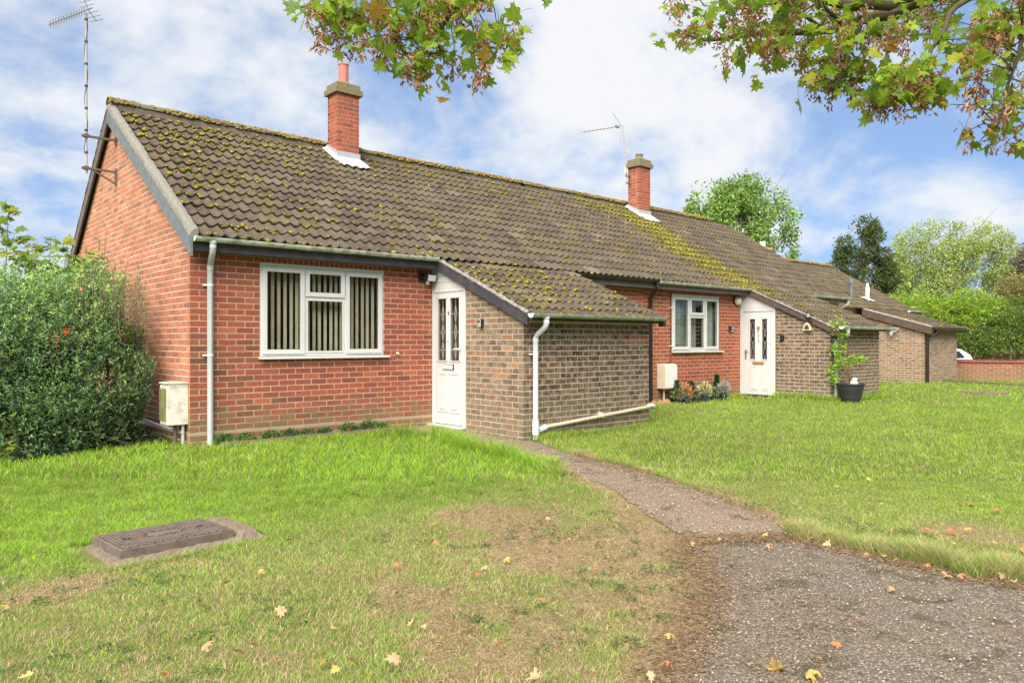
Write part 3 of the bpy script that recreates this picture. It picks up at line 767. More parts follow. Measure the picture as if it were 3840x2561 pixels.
def window(house, x0, x1, z0, z1, xa, xb_, zm, blinds, sillx, label=None, leaded=False):
    """three-light casement in a wall at y=0; middle light split at zm with a vent above"""
    w = MB(); y0, y1 = -0.008, 0.06
    frame_rect(w, x0, x1, z0, z1, y0+0.012, y1, 0.045)
    w.box((xa-0.022, y0+0.012, z0+0.045), (xa+0.022, y1, z1-0.045)); w.box((xb_-0.022, y0+0.012, z0+0.045), (xb_+0.022, y1, z1-0.045))
    w.box((xa+0.022, y0+0.012, zm-0.02), (xb_-0.022, y1, zm+0.02))
    w.box((x0-0.004, y0-0.004, z1), (x1+0.004, y1, z1+0.022))
    W_ = w.build('window', M['upvc'], house, bevel=0.002)
    lights = [(x0+0.03, xa-0.008, z0+0.03, z1-0.03, 1), (xb_+0.008, x1-0.03, z0+0.03, z1-0.03, 1), (xa+0.008, xb_-0.008, zm+0.012, z1-0.03, 1), (xa+0.02, xb_-0.02, z0+0.04, zm-0.018, 0)]
    for (a, b, c, d_, sash) in lights:
        if sash:
            s = MB(); frame_rect(s, a, b, c, d_, y0-0.012, y0+0.034, 0.058); s.build('sash', M['upvc'], W_, bevel=0.003)
            g = 0.058
        else:
            s = MB(); frame_rect(s, a, b, c, d_, y0, y0+0.03, 0.025); s.build('glazing_bead', M['upvc'], W_, bevel=0.002)
            g = 0.025
        q = MB(); frame_rect(q, a+g-0.001, b-g+0.001, c+g-0.001, d_-g+0.001, y0+0.004, y0+0.012, 0.006); q.build('seal', M['rubber'], W_)
        MB().box((a+g-0.004, y0+0.013, c+g-0.004), (b-g+0.004, y0+0.019, d_-g+0.004)).build('pane', M['glass'], W_)
    MB().box((xa+0.1, y0-0.022, z1-0.078), (xb_-0.09, y0-0.012, z1-0.064)).build('trickle_vent', M['upvc'], W_, bevel=0.003)
    s = MB(); s.prism([(sillx[0], -0.075, z0-0.035), (sillx[0], -0.075, z0-0.012), (sillx[0], 0.05, z0-0.001), (sillx[0], 0.05, z0-0.035)], (sillx[1]-sillx[0], 0, 0))
    s.build('sill', M['upvc'], W_, bevel=0.004)
    return W_
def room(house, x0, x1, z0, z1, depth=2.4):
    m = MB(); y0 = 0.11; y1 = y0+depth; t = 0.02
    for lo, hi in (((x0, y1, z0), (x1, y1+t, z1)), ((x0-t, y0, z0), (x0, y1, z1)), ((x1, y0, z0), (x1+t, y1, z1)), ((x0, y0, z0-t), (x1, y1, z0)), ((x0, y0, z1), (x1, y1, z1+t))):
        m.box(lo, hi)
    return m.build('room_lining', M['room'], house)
def wall_mesh(house, quads, mat_, name='wall'):
    m = MB()
    for lo, hi in quads: m.box(lo, hi)
    return m.build(name, mat_, house)
def text_obj(name, body, size, loc, rot, mat_, parent, extrude=0.002):
    c = bpy.data.curves.new(name, 'FONT'); c.body = body; c.size = size; c.extrude = extrude; c.align_x = 'CENTER'; c.align_y = 'CENTER'
    t = bpy.data.objects.new('tmp', c); me = bpy.data.meshes.new_from_object(t); bpy.data.objects.remove(t); me.name = name
    me.materials.clear(); me.materials.append(mat_)
    return place(name, me, parent, loc, rot=rot)
# ------------------------------------------------------------------ HOUSE ONE (left)
H1 = thing('brick_bungalow', 'red brick bungalow with gable end, vertical blinds and door number 9', 'bungalow', (0, 0, -0.2), 'attached brick bungalows with long mossy roofs')
D1 = 2.0546; XS1 = 3.54; XE1 = 6.1175
ms = Masonry()
WIN1 = (0.864, 2.68, 0.905, 2.085)
# backing mortar of the front wall, with the window opening left open
ZT = 2.20
wall_mesh(H1, [((0.0, 0, -0.3), (0.864, 0.1, ZT)), ((2.68, 0, -0.3), (8.5, 0.1, ZT)), ((0.864, 0, -0.3), (2.68, 0.1, 0.87)), ((0.864, 0, 2.107), (2.68, 0.1, ZT))], M['mortar'])
skip1 = [(WIN1[0], WIN1[1], 0.872, 2.105)]
rows = [(-0.185, 0), (-0.106, 1)] + [(0.005 + PZ*k, k) for k in range(29)]
for z, k in rows:
    half = (k % 2 == 0)
    if k == 28 and z > 1:
        n0 = len(ms.C)
        for (a, b) in ((0, 0.864), (2.68, 3.54)):
            ms.course('x', 0.0, a, b, z, half, red_tone(1)[0]*0.9, False)
        # brick-on-edge course over the window
        ms.course('x', 0.0, 0.864, 2.68, z, False, red_tone(1)[0]*0.8, False, pitch=0.075)
        ms.course('x', 0.0, 6.13, 8.5, z, half, red_tone(1)[0], False)
    else:
        ms.course('x', 0.0, 0.0, 3.54, z, half, (0, 0, 0), False, skip=skip1)
        ms.course('x', 0.0, 6.13, 8.5, z, half, (0, 0, 0), False)
# gable: y from 0 to 6.75, apex brick at y=3.52
def gab_top(y): return 4.72 - 0.16 + 0.626*(y-3.52) if y < 3.52 else 4.72 - 0.16 - 0.80*(y-3.52)
MB().prism([(0.0, 0.1, -0.3), (0.0, 6.75, -0.3), (0.0, 6.75, 2.0), (0.0, 3.52, gab_top(3.52)+0.02), (0.0, 0.1, 2.2+0.03)], (0.1, 0, 0)).build('gable_wall', M['mortar_g'], H1)
nf = len(ms.C)
for k in range(-2, 60):
    z = 0.005 + PZ*k if k >= 0 else (-0.106 if k == -1 else -0.185)
    zt = z + 0.065
    if zt > gab_top(3.52): break
    ya = 0.0 if zt < 2.2 else max(0.0, 3.52 - (gab_top(3.52)-zt)/0.626)
    yb = 6.75 if zt < 2.0 else 3.52 + (gab_top(3.52)-zt)/0.80
    par = (k % 2 == 1)
    # keep the bond: start from the corner, drop what is above the slope
    t = 0.0; first = par
    while t < yb:
        e = t + (PX/2 if first else PX); first = False
        a, b = max(t, ya), min(e-0.01, yb)
        if b - a > 0.03: ms.course('y', 0.0, a, b, z, False, (1, 1, 1), False, pitch=5.0)
        t = e
for i in range(len(ms.C)):
    if tuple(np.ravel(ms.T[i])) == (0, 0, 0): ms.T[i] = red_tone(1)[0]
    elif i >= nf:
        x, y, z = ms.C[i]; n = float(fbm(y*0.9+z*0.5, z*0.9, 12)); t_ = red_tone(1, True)[0]
        ms.T[i] = t_ * (0.82 + 0.4*n) * np.array([1, 1 + 0.25*(n-0.4), 1 + 0.2*(n-0.4)])
for i in range(nf):                    # dirtier, darker bricks beside the downpipe and by the leaking sill
    x, y, z = ms.C[i]
    if x < 0.75 and z < 1.1 and R.random() < 0.55: ms.T[i] = np.array(ms.T[i]) * np.array([0.80, 1.0, 0.95])
# lean-to
ms2n = len(ms.C)
for k in range(-2, 19):
    z = -0.079 + 0.005 + PZ*k
    ms.course('x', -D1, XS1, XE1, z, k % 2 == 0, (2, 2, 2), True)
for k in range(-2, 29):
    z = -0.079 + 0.005 + PZ*k; zt = z+0.065
    # side wall from y=-D1 to the door at -0.8265, top under the rake
    t = 0.0; first = (k % 2 == 1)
    while t < 1.218:
        e = t + (PX/2 if first else PX); first = False
        a, b = t, min(e-0.01, 1.222)
        ytop = lambda y: 1.365 + 0.433*(y+2.18)
        if b-a > 0.02 and zt < ytop(-D1+(a+b)/2) + 0.05:
            ms.course('y', XS1, -D1+a, -D1+b, z, False, (3, 3, 3), True, pitch=5.0)
        t = e
for i in range(ms2n, len(ms.C)):
    v = np.ravel(ms.T[i])[0]
    if v == 2: ms.T[i] = brown_tone(1)[0]
    elif v == 3: ms.T[i] = brown_tone(1, True)[0]  # paler side wall: the light falling on that face is put into the brick colour
for i in range(ms2n, len(ms.C)):       # a repaired red corner
    x, y, z = ms.C[i]
    if ms.N[i] == 0 and x > 5.65 and 1.05 < z < 1.2: ms.T[i] = np.array([0.30, 0.11, 0.07])
ms.build(H1, 300, hidden=lambda C: (C[:, 0] < 0.2) & ((C[:, 2] < 1.6) | (C[:, 1] > 3)))
wall_mesh(H1, [((XS1, -D1, -0.3), (XE1, -D1+0.1, 1.42)), ((XE1-0.1, -D1+0.1, -0.3), (XE1, 0.0, 1.42))], M['mortar_b'])
MB().prism([(XS1, -D1+0.1, -0.3), (XS1, -0.835, -0.3), (XS1, -0.835, 1.97), (XS1, -D1+0.1, 1.46)], (0.1, 0, 0)).build('wall', M['mortar_b'], H1)
MB().box((-0.0, -0.0015, -0.028), (3.5385, 0.001, -0.002)).build('damp_course', M['mortar'], H1)
MB().prism([(8.4, 0.1, 2.1), (8.4, 6.75, 2.1), (8.4, 3.52, 4.5)], (0.1, 0, 0)).build('party_wall', M['mortar'], H1)
wall_mesh(H1, [((0.1, 6.65, -0.3), (8.5, 6.75, 2.1))], M['mortar'], 'back_wall')
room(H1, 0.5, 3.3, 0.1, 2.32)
# window with vertical blinds
w1 = window(H1, *WIN1, 1.475, 2.07, 1.684, True, (0.846, 2.756))
k = 0
x = 0.93
while x < 2.62:
    if not (1.44 < x < 1.5 or 2.04 < x < 2.09):
        a = rad(-14); hw = 0.021
        MB().obox((x, 0.16, 1.49), (hw*math.cos(a), hw*math.sin(a), 0), (0, 0, 0.56), (0.0007*math.sin(a), -0.0007*math.cos(a), 0)).build('blind_slat', M['slat'], w1)
    x += 0.083 + R.uniform(-0.006, 0.006)
MB().box((0.92, 0.13, 2.055), (2.62, 0.18, 2.085)).build('blind_rail', M['upvc'], w1)
lamp = thing('ceiling_lamp', 'lit orange lamp hanging behind the blinds of the large window', 'lamp', (1.25, 1.35, 1.75))
MB().lathe((1.25, 1.35, 1.80), [(0.05, 0.16), (0.09, 0.05), (0.13, 0.0)], 16).build('lamp_shade', M['lampglow'], lamp, smooth_=True)
MB().tube([(1.25, 1.35, 1.95), (1.25, 1.35, 2.32)], 0.004, 6).build('flex', M['white'], lamp)
# fascia, gutter, downpipe on the front
MB().box((-0.055, -0.235, 2.165), (3.455, -0.215, 2.315)).build('fascia', M['fascia'], H1)
MB().box((-0.055, -0.215, 2.176), (3.455, 0.0, 2.196)).build('soffit', M['fascia'], H1)
gutter(H1, -0.045, 3.42, -0.30, 2.325, M['gutter_w'], joints=(1.35, 2.5))
downpipe(H1, (0.165, -0.30, 2.29), 0.22, 0.0, -0.19, M['pipe'], r=0.036, clips=(1.78, 0.93))
MB().box((6.2, -0.235, 2.12), (8.45, -0.215, 2.27)).build('fascia', M['fascia2'], H1)
MB().box((6.2, -0.215, 2.13), (8.45, 0.0, 2.15)).build('soffit', M['fascia2'], H1)
gutter(H1, 6.22, 8.62, -0.30, 2.275, M['pipe_k'], joints=(7.3,))
# lean-to joinery and gutters
MB().box((3.50, -2.265, 1.365), (6.2, -2.245, 1.455)).build('fascia', M['fascia'], H1)
MB().box((3.50, -2.245, 1.375), (6.2, -D1, 1.395)).build('soffit', M['fascia'], H1)
MB().box((6.165, -2.32, 1.32), (6.195, -2.20, 1.46)).build('fascia_end', M['fascia3'], H1)
gutter(H1, 3.40, 6.14, -2.35, 1.455, M['gutter'], joints=(4.75, 5.85))
downpipe(H1, (3.665, -2.35, 1.42), 3.70, -D1, -0.19, M['pipe_w'], r=0.036, clips=(0.93,))
# drain branch on the lean-to front: its tee, the long sloping pipe and the end elbow
dr = thing('waste_pipe', 'cream sloping drain pipe clipped low along the brown lean-to wall', 'pipe', (4.9, -D1-0.06, -0.1))
A_ = at(2065, 1587, 1); 
def onY(u, v, y):
    r = at(u, v, 1.0)-CAM; k_ = (y-CAMY)/r[1]; return CAM+k_*r
p0 = onY(2040, 1600, -D1-0.055); p1 = onY(2445, 1520, -D1-0.055)
MB().tube([p0, p1], 0.026, 12).build('pipe', M['pipe_c'], dr, smooth_=True)
MB().tube([p1-np.array([0.08, 0, -0.012]), p1+np.array([0.03, 0, 0.0]), p1+np.array([0.07, 0.02, -0.015]), p1+np.array([0.09, 0.1, -0.02])], 0.034, 12).build('elbow', M['pipe_w'], dr, smooth_=True)
MB().tube([p0+np.array([-0.10, -0.0, -0.03]), p0+np.array([0.03, 0, 0.0])], 0.04, 12).build('branch_socket', M['pipe_w'], dr, smooth_=True)
MB().tube([(3.70, -D1-0.056, -0.13), (3.70, -D1-0.056, 0.06)], 0.046, 14).build('tee', M['pipe_w'], dr, smooth_=True)
for f_ in (0.5,):
    c_ = p0+(p1-p0)*f_; MB().tube([c_-np.array([0.012, 0, 0]), c_+np.array([0.012, 0, 0])], 0.031, 12).box(c_+np.array([-.03, 0, .02]), c_+np.array([.03, .055, .05])).build('pipe_clip', M['pipe_w'], dr)
# bargeboards and cement verges
ys = [(-0.285, roofz(-0.06, -0.285)+0.045), (0.4, roofz(0, 0.4)+0.05), (3.52, 4.80)]
verge(H1, ys, M['barge'], M['cement'], drop=0.335, board_h=0.225, cem_x=(-0.095, 0.0))
verge(H1, [(6.95, 2.10), (3.5205, 4.80)], M['fascia2'], M['cement_d'], drop=0.33, board_h=0.2)
verge(H1, [(-2.21, 1.50), (-0.24, 2.345)], M['fascia'], M['cement_d'], xb=(3.455, 3.485), cem_x=(3.44, 3.54), drop=0.162+0.03, board_h=0.155)
# roof tiles
rf = Roof()
rf.slope(0.0, 8.46, lambda x: (-0.31, roofz(x, -0.31)), lambda x: (3.46, roofz(x, 3.46)))
P_, A_ = rf.P[:], rf.A[:]
def cat1(y): return 2.345 + 0.433*(y+0.25)
rf.slope(3.50, 6.20, lambda x: (-2.325, cat1(-2.325)+0.0), lambda x: (-0.30, cat1(-0.30)-0.012), gauge=0.292)
P_, A_ = rf.build(H1, 300)
def dens1(x, y):
    n = float(fbm(x*1.3, y*1.3, 40)); n2 = float(fbm(x*4, y*4, 41))
    d_ = 0.5 + 11*max(0, n-0.52)
    d_ += 9.0*math.exp(-(x/1.4)**2)*(0.35+0.65*smooth(0.3, 3.0, y)) + 5.5*smooth(2.0, 3.4, y)
    if y < -0.5: d_ += 3.0 + 10*math.exp(-((y+1.2)/0.45)**2)*n2
    if 3.0 < x < 4.2 and y < 0.6: d_ += 2
    return max(0.0, d_*max(0.0, 2.6*n2-0.7))
moss_on(H1, P_, A_, dens1, 1)
zr1 = lambda x: roofz(x, 3.52) + 0.045 + 0.02*max(0, 1-x/2.5)
ridge_row(H1, -0.08, 8.46, zr1, 3.52)
# far slope
MB().prism([(-0.05, 3.55, 4.70), (-0.05, 6.98, 2.0), (-0.05, 6.98, 1.96), (-0.05, 3.5, 4.64)], (8.5, 0, 0)).build('far_roof_slope', M['tile_back'], H1)
def chimney(house, x0, y0, zb, zt, pot_h, potd):
    x1, y1 = x0+0.44, y0+0.36
    m = MB().box((x0+0.004, y0+0.004, zb-0.1), (x1-0.004, y1-0.004, zt)); ch = m.build('chimney', M['mortar'], house)
    me = bpy.data.meshes.new('brick'); u = MB().box((-.5,-.5,-.5), (.5,.5,.5)); me.from_pydata(u.v, [], u.f); me.materials.append(M['brick_o'])
    k = 0; z = zt - 0.065
    while z > zb - 0.05:
        segs = []
        o_ = k % 2
        # front (y0) and left (x0) faces, and the two hidden ones, as overlapping corner bricks
        fr = [(x0, x0+0.1025), (x0+0.1125, x0+0.3275), (x0+0.3375, x1)] if o_ else [(x0, x0+0.215), (x0+0.225, x1)]
        lf = [(y0+0.1125, y0+0.215), (y0+0.225, y1)] if not o_ else [(y0+0.1125, y0+0.3), (y0+0.31, y1)]
        for a, b in fr:
            place('brick', me, ch, ((a+b)/2, y0+0.05, z+0.0325), scale=(b-a, 0.1, BH), color=tuple(red_tone(1)[0]*1.12))
            place('brick', me, ch, ((a+b)/2, y1-0.022, z+0.0325), scale=(b-a, 0.05, BH), color=tuple(red_tone(1)[0]))
        for a, b in lf:
            place('brick', me, ch, (x0+0.05, (a+b)/2, z+0.0325), scale=(0.1, b-a, BH), color=tuple(red_tone(1)[0]*1.12))
            place('brick', me, ch, (x1-0.05, (a+b)/2, z+0.0325), scale=(0.1, b-a, BH), color=tuple(red_tone(1)[0]))
        z -= PZ; k += 1
    # oversailing cap: two courses of separate bricks, then haunching
    def ring(e, z0, h, nm):
        for (a, b, c, d_) in ((x0-e, x0+0.2, y0-e, y0+0.1), (x0+0.21, x1+e, y0-e, y0+0.1), (x0-e, x0+0.15, y0+0.11, y1+e), (x0+0.16, x1+e, y0+0.11, y1+e)):
            q = MB().box((a, c, z0+R.uniform(-.003, .003)), (b, d_, z0+h)); q.build(nm, M['cap'], ch, bevel=0.008)
    ring(0.055, zt+0.0, 0.105, 'cap_brick'); ring(0.02, zt+0.108, 0.085, 'cap_brick')
    cx_, cy_ = (x0+x1)/2, (y0+y1)/2
    h = MB(); n = 8
    h.prism([(x0, y0, zt+0.19), (x1, y0, zt+0.19), (x1, y1, zt+0.19), (x0, y1, zt+0.19)], (0, 0, 0.015)); h.lathe((cx_, cy_, zt+0.19), [(0.2, 0.0), (0.13, 0.05), (0.1, 0.075)], 16); h.build('haunching', M['cap'], ch, smooth_=True)
    pr = [(0.092, 0.0), (0.088, pot_h-0.03), (0.096, pot_h-0.026), (0.1, pot_h-0.01), (0.094, pot_h), (0.074, pot_h), (0.074, pot_h-0.15)]
    MB().lathe((cx_, cy_, zt+0.22), pr, 24, caps=False).build('chimney_pot', M['pot'] if potd else M['cap'], ch, smooth_=True)
    # flashing: apron dressed over the tiles and stepped upstands
    sl = 0.626
    fz = lambda y: roofz(x0, y)+0.022
    f = MB()
    yb = y0-0.012; n = 18
    P1 = []; 
    for i in range(n+1):
        t = i/n; xx = x0-0.10+t*0.66; P1.append((xx, yb-0.19-R.uniform(0, 0.06)-0.10*math.sin(t*3)*0.4, 0))
    top = [(x0-0.02+(0.48)*i/n, yb, 0) for i in range(n+1)]
    V = []; Fq = []
    for i in range(n+1):
        a = P1[i]; b = top[i]; V += [(a[0], a[1], fz(a[1])+0.004+0.014*math.cos(2*math.pi*a[0]/0.15)), ((a[0]+b[0])/2, (a[1]+b[1])/2, fz((a[1]+b[1])/2)+0.03+R.uniform(-.006, .006)), (b[0], b[1], fz(b[1])+0.05), (b[0], b[1]-0.004, fz(b[1])+0.14)]
    for i in range(n):
        for k_ in range(3): Fq.append((i*4+k_, (i+1)*4+k_, (i+1)*4+k_+1, i*4+k_+1))
    f.add(V, Fq); f.build('flashing', M['lead'], ch)
    s = MB()
    for i in range(5):                 # stepped upstand on the left face
        ya = y0-0.02+i*0.085; s.box((x0-0.006, ya, fz(ya)-0.05), (x0+0.002, ya+0.09, fz(ya)+0.15-0.01*i))
    s.prism([(x0-0.004, y0-0.03, fz(y0)+0.03), (x0-0.09, y0-0.16, fz(y0-0.16)+0.0), (x0-0.09, y1+0.05, fz(y1)+0.02), (x0-0.004, y1+0.05, fz(y1)+0.06)], (0, 0, 0.006))
    s.build('flashing', M['lead'], ch)
    MB().box((x1-0.002, y0-0.02, fz(y0)-0.05), (x1+0.006, y0+0.1, fz(y0)+0.13)).build('flashing', M['lead'], ch)
    return ch
chimney(H1, 3.53, 2.94, 4.30, 5.585, 0.38, True)

def door_base(house, x, ya, yb, z0, z1, name='door'):
    """frame set in a wall plane x=const facing -x; ya (near the house) > yb"""
    f = MB()
    def bx(y0, y1, za, zb, x0=-0.012, x1=0.05): f.box((x+x0, min(y0, y1), za), (x+x1, max(y0, y1), zb))
    bx(ya, ya-0.045, z0, z1); bx(yb, yb+0.045, z0, z1); bx(ya-0.045, yb+0.045, z1-0.045, z1)
    return f.build(name, M['upvc'], house, bevel=0.003)
# front door number 9: planar door facing -x between y=0 and y=-0.8265
DZ0, DZ1 = -0.125, 1.87
d1 = door_base(H1, XS1, -0.004, -0.822, DZ0, DZ1)
def px(m, x0, x1, y0, y1, z0, z1): m.box((XS1+x0, min(y0, y1), z0), (XS1+x1, max(y0, y1), z1))
lf = MB()
yL, yR = -0.05, -0.776                # left and right edge of the leaf as seen from outside
zg0, zg1 = 0.80, 1.745
gl = [(-0.135, -0.375), (-0.445, -0.690)]
px(lf, 0.0, 0.04, yL, gl[0][0], DZ0+0.01, DZ1-0.047); px(lf, 0.0, 0.04, gl[1][1], yR, DZ0+0.01, DZ1-0.047)
px(lf, 0.0, 0.04, gl[0][0], gl[1][1], zg1, DZ1-0.047); px(lf, 0.0, 0.04, gl[0][0], gl[1][1], DZ0+0.01, zg0)
px(lf, 0.0, 0.04, gl[0][1], gl[1][0], zg0, zg1)
lf.build('door_leaf', M['upvc'], d1)
for (a, b) in gl:
    bd = MB(); 
    for (y0, y1, z0, z1) in ((a, a-0.016, zg0, zg1), (b, b+0.016, zg0, zg1), (a, b, zg0, zg0+0.016), (a, b, zg1-0.016, zg1)): px(bd, -0.012, 0.002, y0, y1, z0, z1)
    bd.build('glazing_bead', M['upvc'], d1, bevel=0.003)
    g_ = MB(); px(g_, 0.014, 0.019, a, b, zg0, zg1); g_.build('pane', M['glass'], d1)
    c = (a+b)/2; hw = abs(a-b)/2-0.012
    def seg(p, q): return MB().beam((XS1+0.010, p[0], p[1]), (XS1+0.010, q[0], q[1]), 0.006, 0.004, up=(1, 0, 0.0001))
    cm = MB()
    def ad(p, q, w=0.007):
        t = MB().beam((XS1+0.010, p[0], p[1]), (XS1+0.010, q[0], q[1]), w, 0.004, up=(1, 0, 0.0001)); cm.add(t.v, t.f)
    ad((c, zg0+.01), (c, zg1-.01), 0.004)
    for zc_ in (1.50, 1.23, 0.97):
        ad((c, zc_+0.12), (c+0.03, zc_)); ad((c, zc_+0.12), (c-0.03, zc_)); ad((c+0.03, zc_), (c, zc_-0.12)); ad((c-0.03, zc_), (c, zc_-0.12))
        ad((c+0.03, zc_), (c+hw, zc_)); ad((c-0.03, zc_), (c-hw, zc_))
    cm.build('leaded_strip', M['leadcame'], d1)
for (a, b) in ((-0.15, -0.37), (-0.43, -0.67)):
    mo = MB()
    for (y0, y1, z0, z1) in ((a, a-0.018, 0.05, 0.63), (b, b+0.018, 0.05, 0.63), (a, b, 0.05, 0.068), (a, b, 0.612, 0.63)): px(mo, -0.008, 0.002, y0, y1, z0, z1)
    px(mo, -0.010, 0.002, a-0.045, b+0.045, 0.10, 0.58)
    mo.build('door_panel', M['upvc'], d1, bevel=0.004)
mo = MB(); px(mo, -0.014, 0.0, -0.28, -0.52, 0.69, 0.755); mo.build('letterbox', M['upvc'], d1, bevel=0.004)
mo = MB(); px(mo, -0.010, 0.0, -0.275, -0.542, 0.683, 0.762); mo.build('letterbox_rim', M['rubber'], d1)
hd = MB(); px(hd, -0.012, 0.0, -0.715, -0.745, 0.80, 1.03); hd.tube([(XS1-0.01, -0.73, 0.99), (XS1-0.05, -0.73, 0.99), (XS1-0.055, -0.61, 0.985)], 0.011, 8); hd.build('handle', M['pipe_w'], d1, smooth_=True)
hd = MB(); px(hd, -0.02, 0.0, -0.388, -0.418, 1.10, 1.215); hd.build('door_knocker', M['white'], d1, bevel=0.005)
text_obj('door_number', '9', 0.085, (XS1-0.003, -0.41, 1.505), (rad(90), 0, rad(-90)), M['black'], d1)
hb = MB(); px(hb, -0.11, 0.05, 0.03-0.04, -0.84, DZ0-0.028, DZ0-0.001); hb.build('door_sill', M['upvc'], d1, bevel=0.005)
# boarded triangle above the door
zz = 1.872
for i, (za, zb) in enumerate(((1.873, 1.968), (1.972, 2.067), (2.071, 2.19))):
    lim = lambda z: -0.21 + (z-2.165)/0.433 if z < 2.165 else -0.0
    ylo = max(-0.835, -0.2 + (za-2.17)/0.433); yhi = max(-0.835, -0.2 + (zb-2.17)/0.433)
    MB().prism([(XS1-0.004-0.003*i, -0.002, za), (XS1-0.004-0.003*i, ylo, za), (XS1-0.004-0.003*i, min(yhi, -0.1), zb), (XS1-0.004-0.003*i, -0.002, zb)], (0.03, 0, 0)).build('cladding_board', M['upvc_d'], d1)

# ------------------------------------------------------------------ HOUSE TWO (middle)
H2 = thing('brick_bungalow', 'middle red brick bungalow with small window, potted flowers and door 11', 'bungalow', (8.5, 0, -0.2), 'attached brick bungalows with long mossy roofs')
XS2 = 11.93; D2 = 2.063; XE2 = 14.225; DZ = -0.045
WIN2 = (9.43, 11.09, 0.905, 2.04)
m2 = Masonry()
wall_mesh(H2, [((8.5, 0, -0.3), (9.43, 0.1, 2.16)), ((11.09, 0, -0.3), (16.65, 0.1, 2.16)), ((9.43, 0, -0.3), (11.09, 0.1, 0.87)), ((9.43, 0, 2.062), (11.09, 0.1, 2.16))], M['mortar'])
for k in range(-2, 29):
    z = DZ + 0.005 + PZ*k
    if k == 28:
        m2.course('x', 0.0, 8.5, 9.43, z, False, (0, 0, 0), False); m2.course('x', 0.0, 11.09, 11.93, z, False, (0, 0, 0), False)
        m2.course('x', 0.0, 9.43, 11.09, z, False, (0, 0, 0), False, pitch=0.075)
    else: m2.course('x', 0.0, 8.5, 11.93, z, k % 2 == 0, (0, 0, 0), False, skip=[(WIN2[0], WIN2[1], 0.872, 2.06)])
for k in range(-2, 19):
    z = DZ-0.02 + 0.005 + PZ*k; m2.course('x', -D2, XS2, XE2, z, k % 2 == 0, (2, 2, 2), True)
for k in range(-2, 28):
    z = DZ-0.02 + 0.005 + PZ*k; zt = z+0.065; t = 0.0; first = (k % 2 == 1)
    while t < 1.20:
        e = t + (PX/2 if first else PX); first = False; a, b = t, min(e-0.01, 1.203)
        if b-a > 0.02 and zt < 1.32 + 0.46*(-D2+(a+b)/2+2.14) + 0.05: m2.course('y', XS2, -D2+a, -D2+b, z, False, (3, 3, 3), True, pitch=5.0)
        t = e
for i in range(len(m2.C)):
    v = np.ravel(m2.T[i])[0]; m2.T[i] = red_tone(1)[0]*np.array([1.08, 1.05, 1.0]) if v == 0 else (brown_tone(1)[0]*1.15 if v == 2 else brown_tone(1)[0]*1.2)
m2.build(H2, 300)
wall_mesh(H2, [((XS2, -D2, -0.3), (XE2, -D2+0.1, 1.38)), ((XE2-0.1, -D2+0.1, -0.3), (XE2, 0, 1.38))], M['mortar_b'])
MB().prism([(XS2, -D2+0.1, -0.3), (XS2, -0.862, -0.3), (XS2, -0.862, 1.90), (XS2, -D2+0.1, 1.38)], (0.1, 0, 0)).build('wall', M['mortar_b'], H2)
MB().prism([(16.6, 0.1, -0.3), (16.6, 6.75, -0.3), (16.6, 6.75, 2.0), (16.6, 3.52, 4.5), (16.6, 0.1, 2.2)], (0.1, 0, 0)).build('gable_wall', M['mortar'], H2)
wall_mesh(H2, [((8.5, 6.65, -0.3), (16.6, 6.75, 2.1))], M['mortar'], 'back_wall')
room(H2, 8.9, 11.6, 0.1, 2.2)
w2 = window(H2, *WIN2, 10.02, 10.56, 1.63, False, (9.42, 11.2))
def curtain(x0, x1, y, z0, z1, amp, n, nm):
    V = []; f = []; k_ = n*6
    for i in range(k_+1):
        xx = x0+(x1-x0)*i/k_; yy = y+amp*math.sin(2*math.pi*i/6)+0.3*amp*math.sin(i*1.7); V += [(xx, yy, z0), (xx, yy, z1)]
    for i in range(k_): f.append((2*i, 2*i+2, 2*i+3, 2*i+1))
    MB().add(V, f).build(nm, M['curtain'], w2, smooth_=True)
curtain(9.48, 9.86, 0.15, 0.93, 2.03, 0.02, 8, 'curtain'); curtain(10.72, 11.05, 0.15, 0.93, 2.03, 0.02, 7, 'curtain'); curtain(9.95, 10.55, 0.22, 0.93, 1.95, 0.012, 14, 'net_curtain')
bl = MB()
for i in range(9): bl.box((9.5, 0.10, 0.98+i*0.085), (10.55, 0.103, 0.985+i*0.085))
bl.build('blind_line', M['slat'], w2)
MB().box((8.45, -0.235, 2.115), (11.86, -0.215, 2.25)).build('fascia', M['fascia2'], H2)
MB().box((8.45, -0.215, 2.125), (11.86, 0.0, 2.145)).build('soffit', M['fascia2'], H2)
MB().box((14.28, -0.235, 2.09), (16.66, -0.215, 2.22)).build('fascia', M['fascia2'], H2)
gutter(H2, 8.62, 11.84, -0.30, 2.262, M['gutter_w'], joints=(10.2, 11.4))
gutter(H2, 14.35, 16.68, -0.30, 2.235, M['gutter_w'], joints=(15.5,))
downpipe(H2, (8.58, -0.30, 2.22), 8.69, 0.0, -0.17, M['pipe_k'], r=0.036, clips=(0.9, 1.75))
downpipe(H2, (16.55, -0.30, 2.2), 16.5, -0.0, 1.8, M['gutter_w'], r=0.034)
MB().box((11.9, -2.275, 1.315), (14.3, -2.255, 1.43)).build('fascia', M['fascia2'], H2)
MB().box((11.9, -2.255, 1.325), (14.3, -D2, 1.345)).build('soffit', M['fascia2'], H2)
gutter(H2, 11.85, 14.38, -2.34, 1.40, M['gutter_w'], joints=(13.4,))
downpipe(H2, (12.12, -2.34, 1.37), 12.07, -D2, -0.14, M['pipe'], r=0.036, clips=(0.9,))
verge(H2, [(-2.29, 1.375), (-0.24, 2.305)], M['fascia3'], M['cement_d'], xb=(11.855, 11.88), cem_x=(11.84, 11.93), drop=0.175, board_h=0.125)
rf = Roof()
rf.slope(8.46, 16.72, lambda x: (-0.31, roofz(x, -0.31)), lambda x: (3.46, roofz(x, 3.46)))
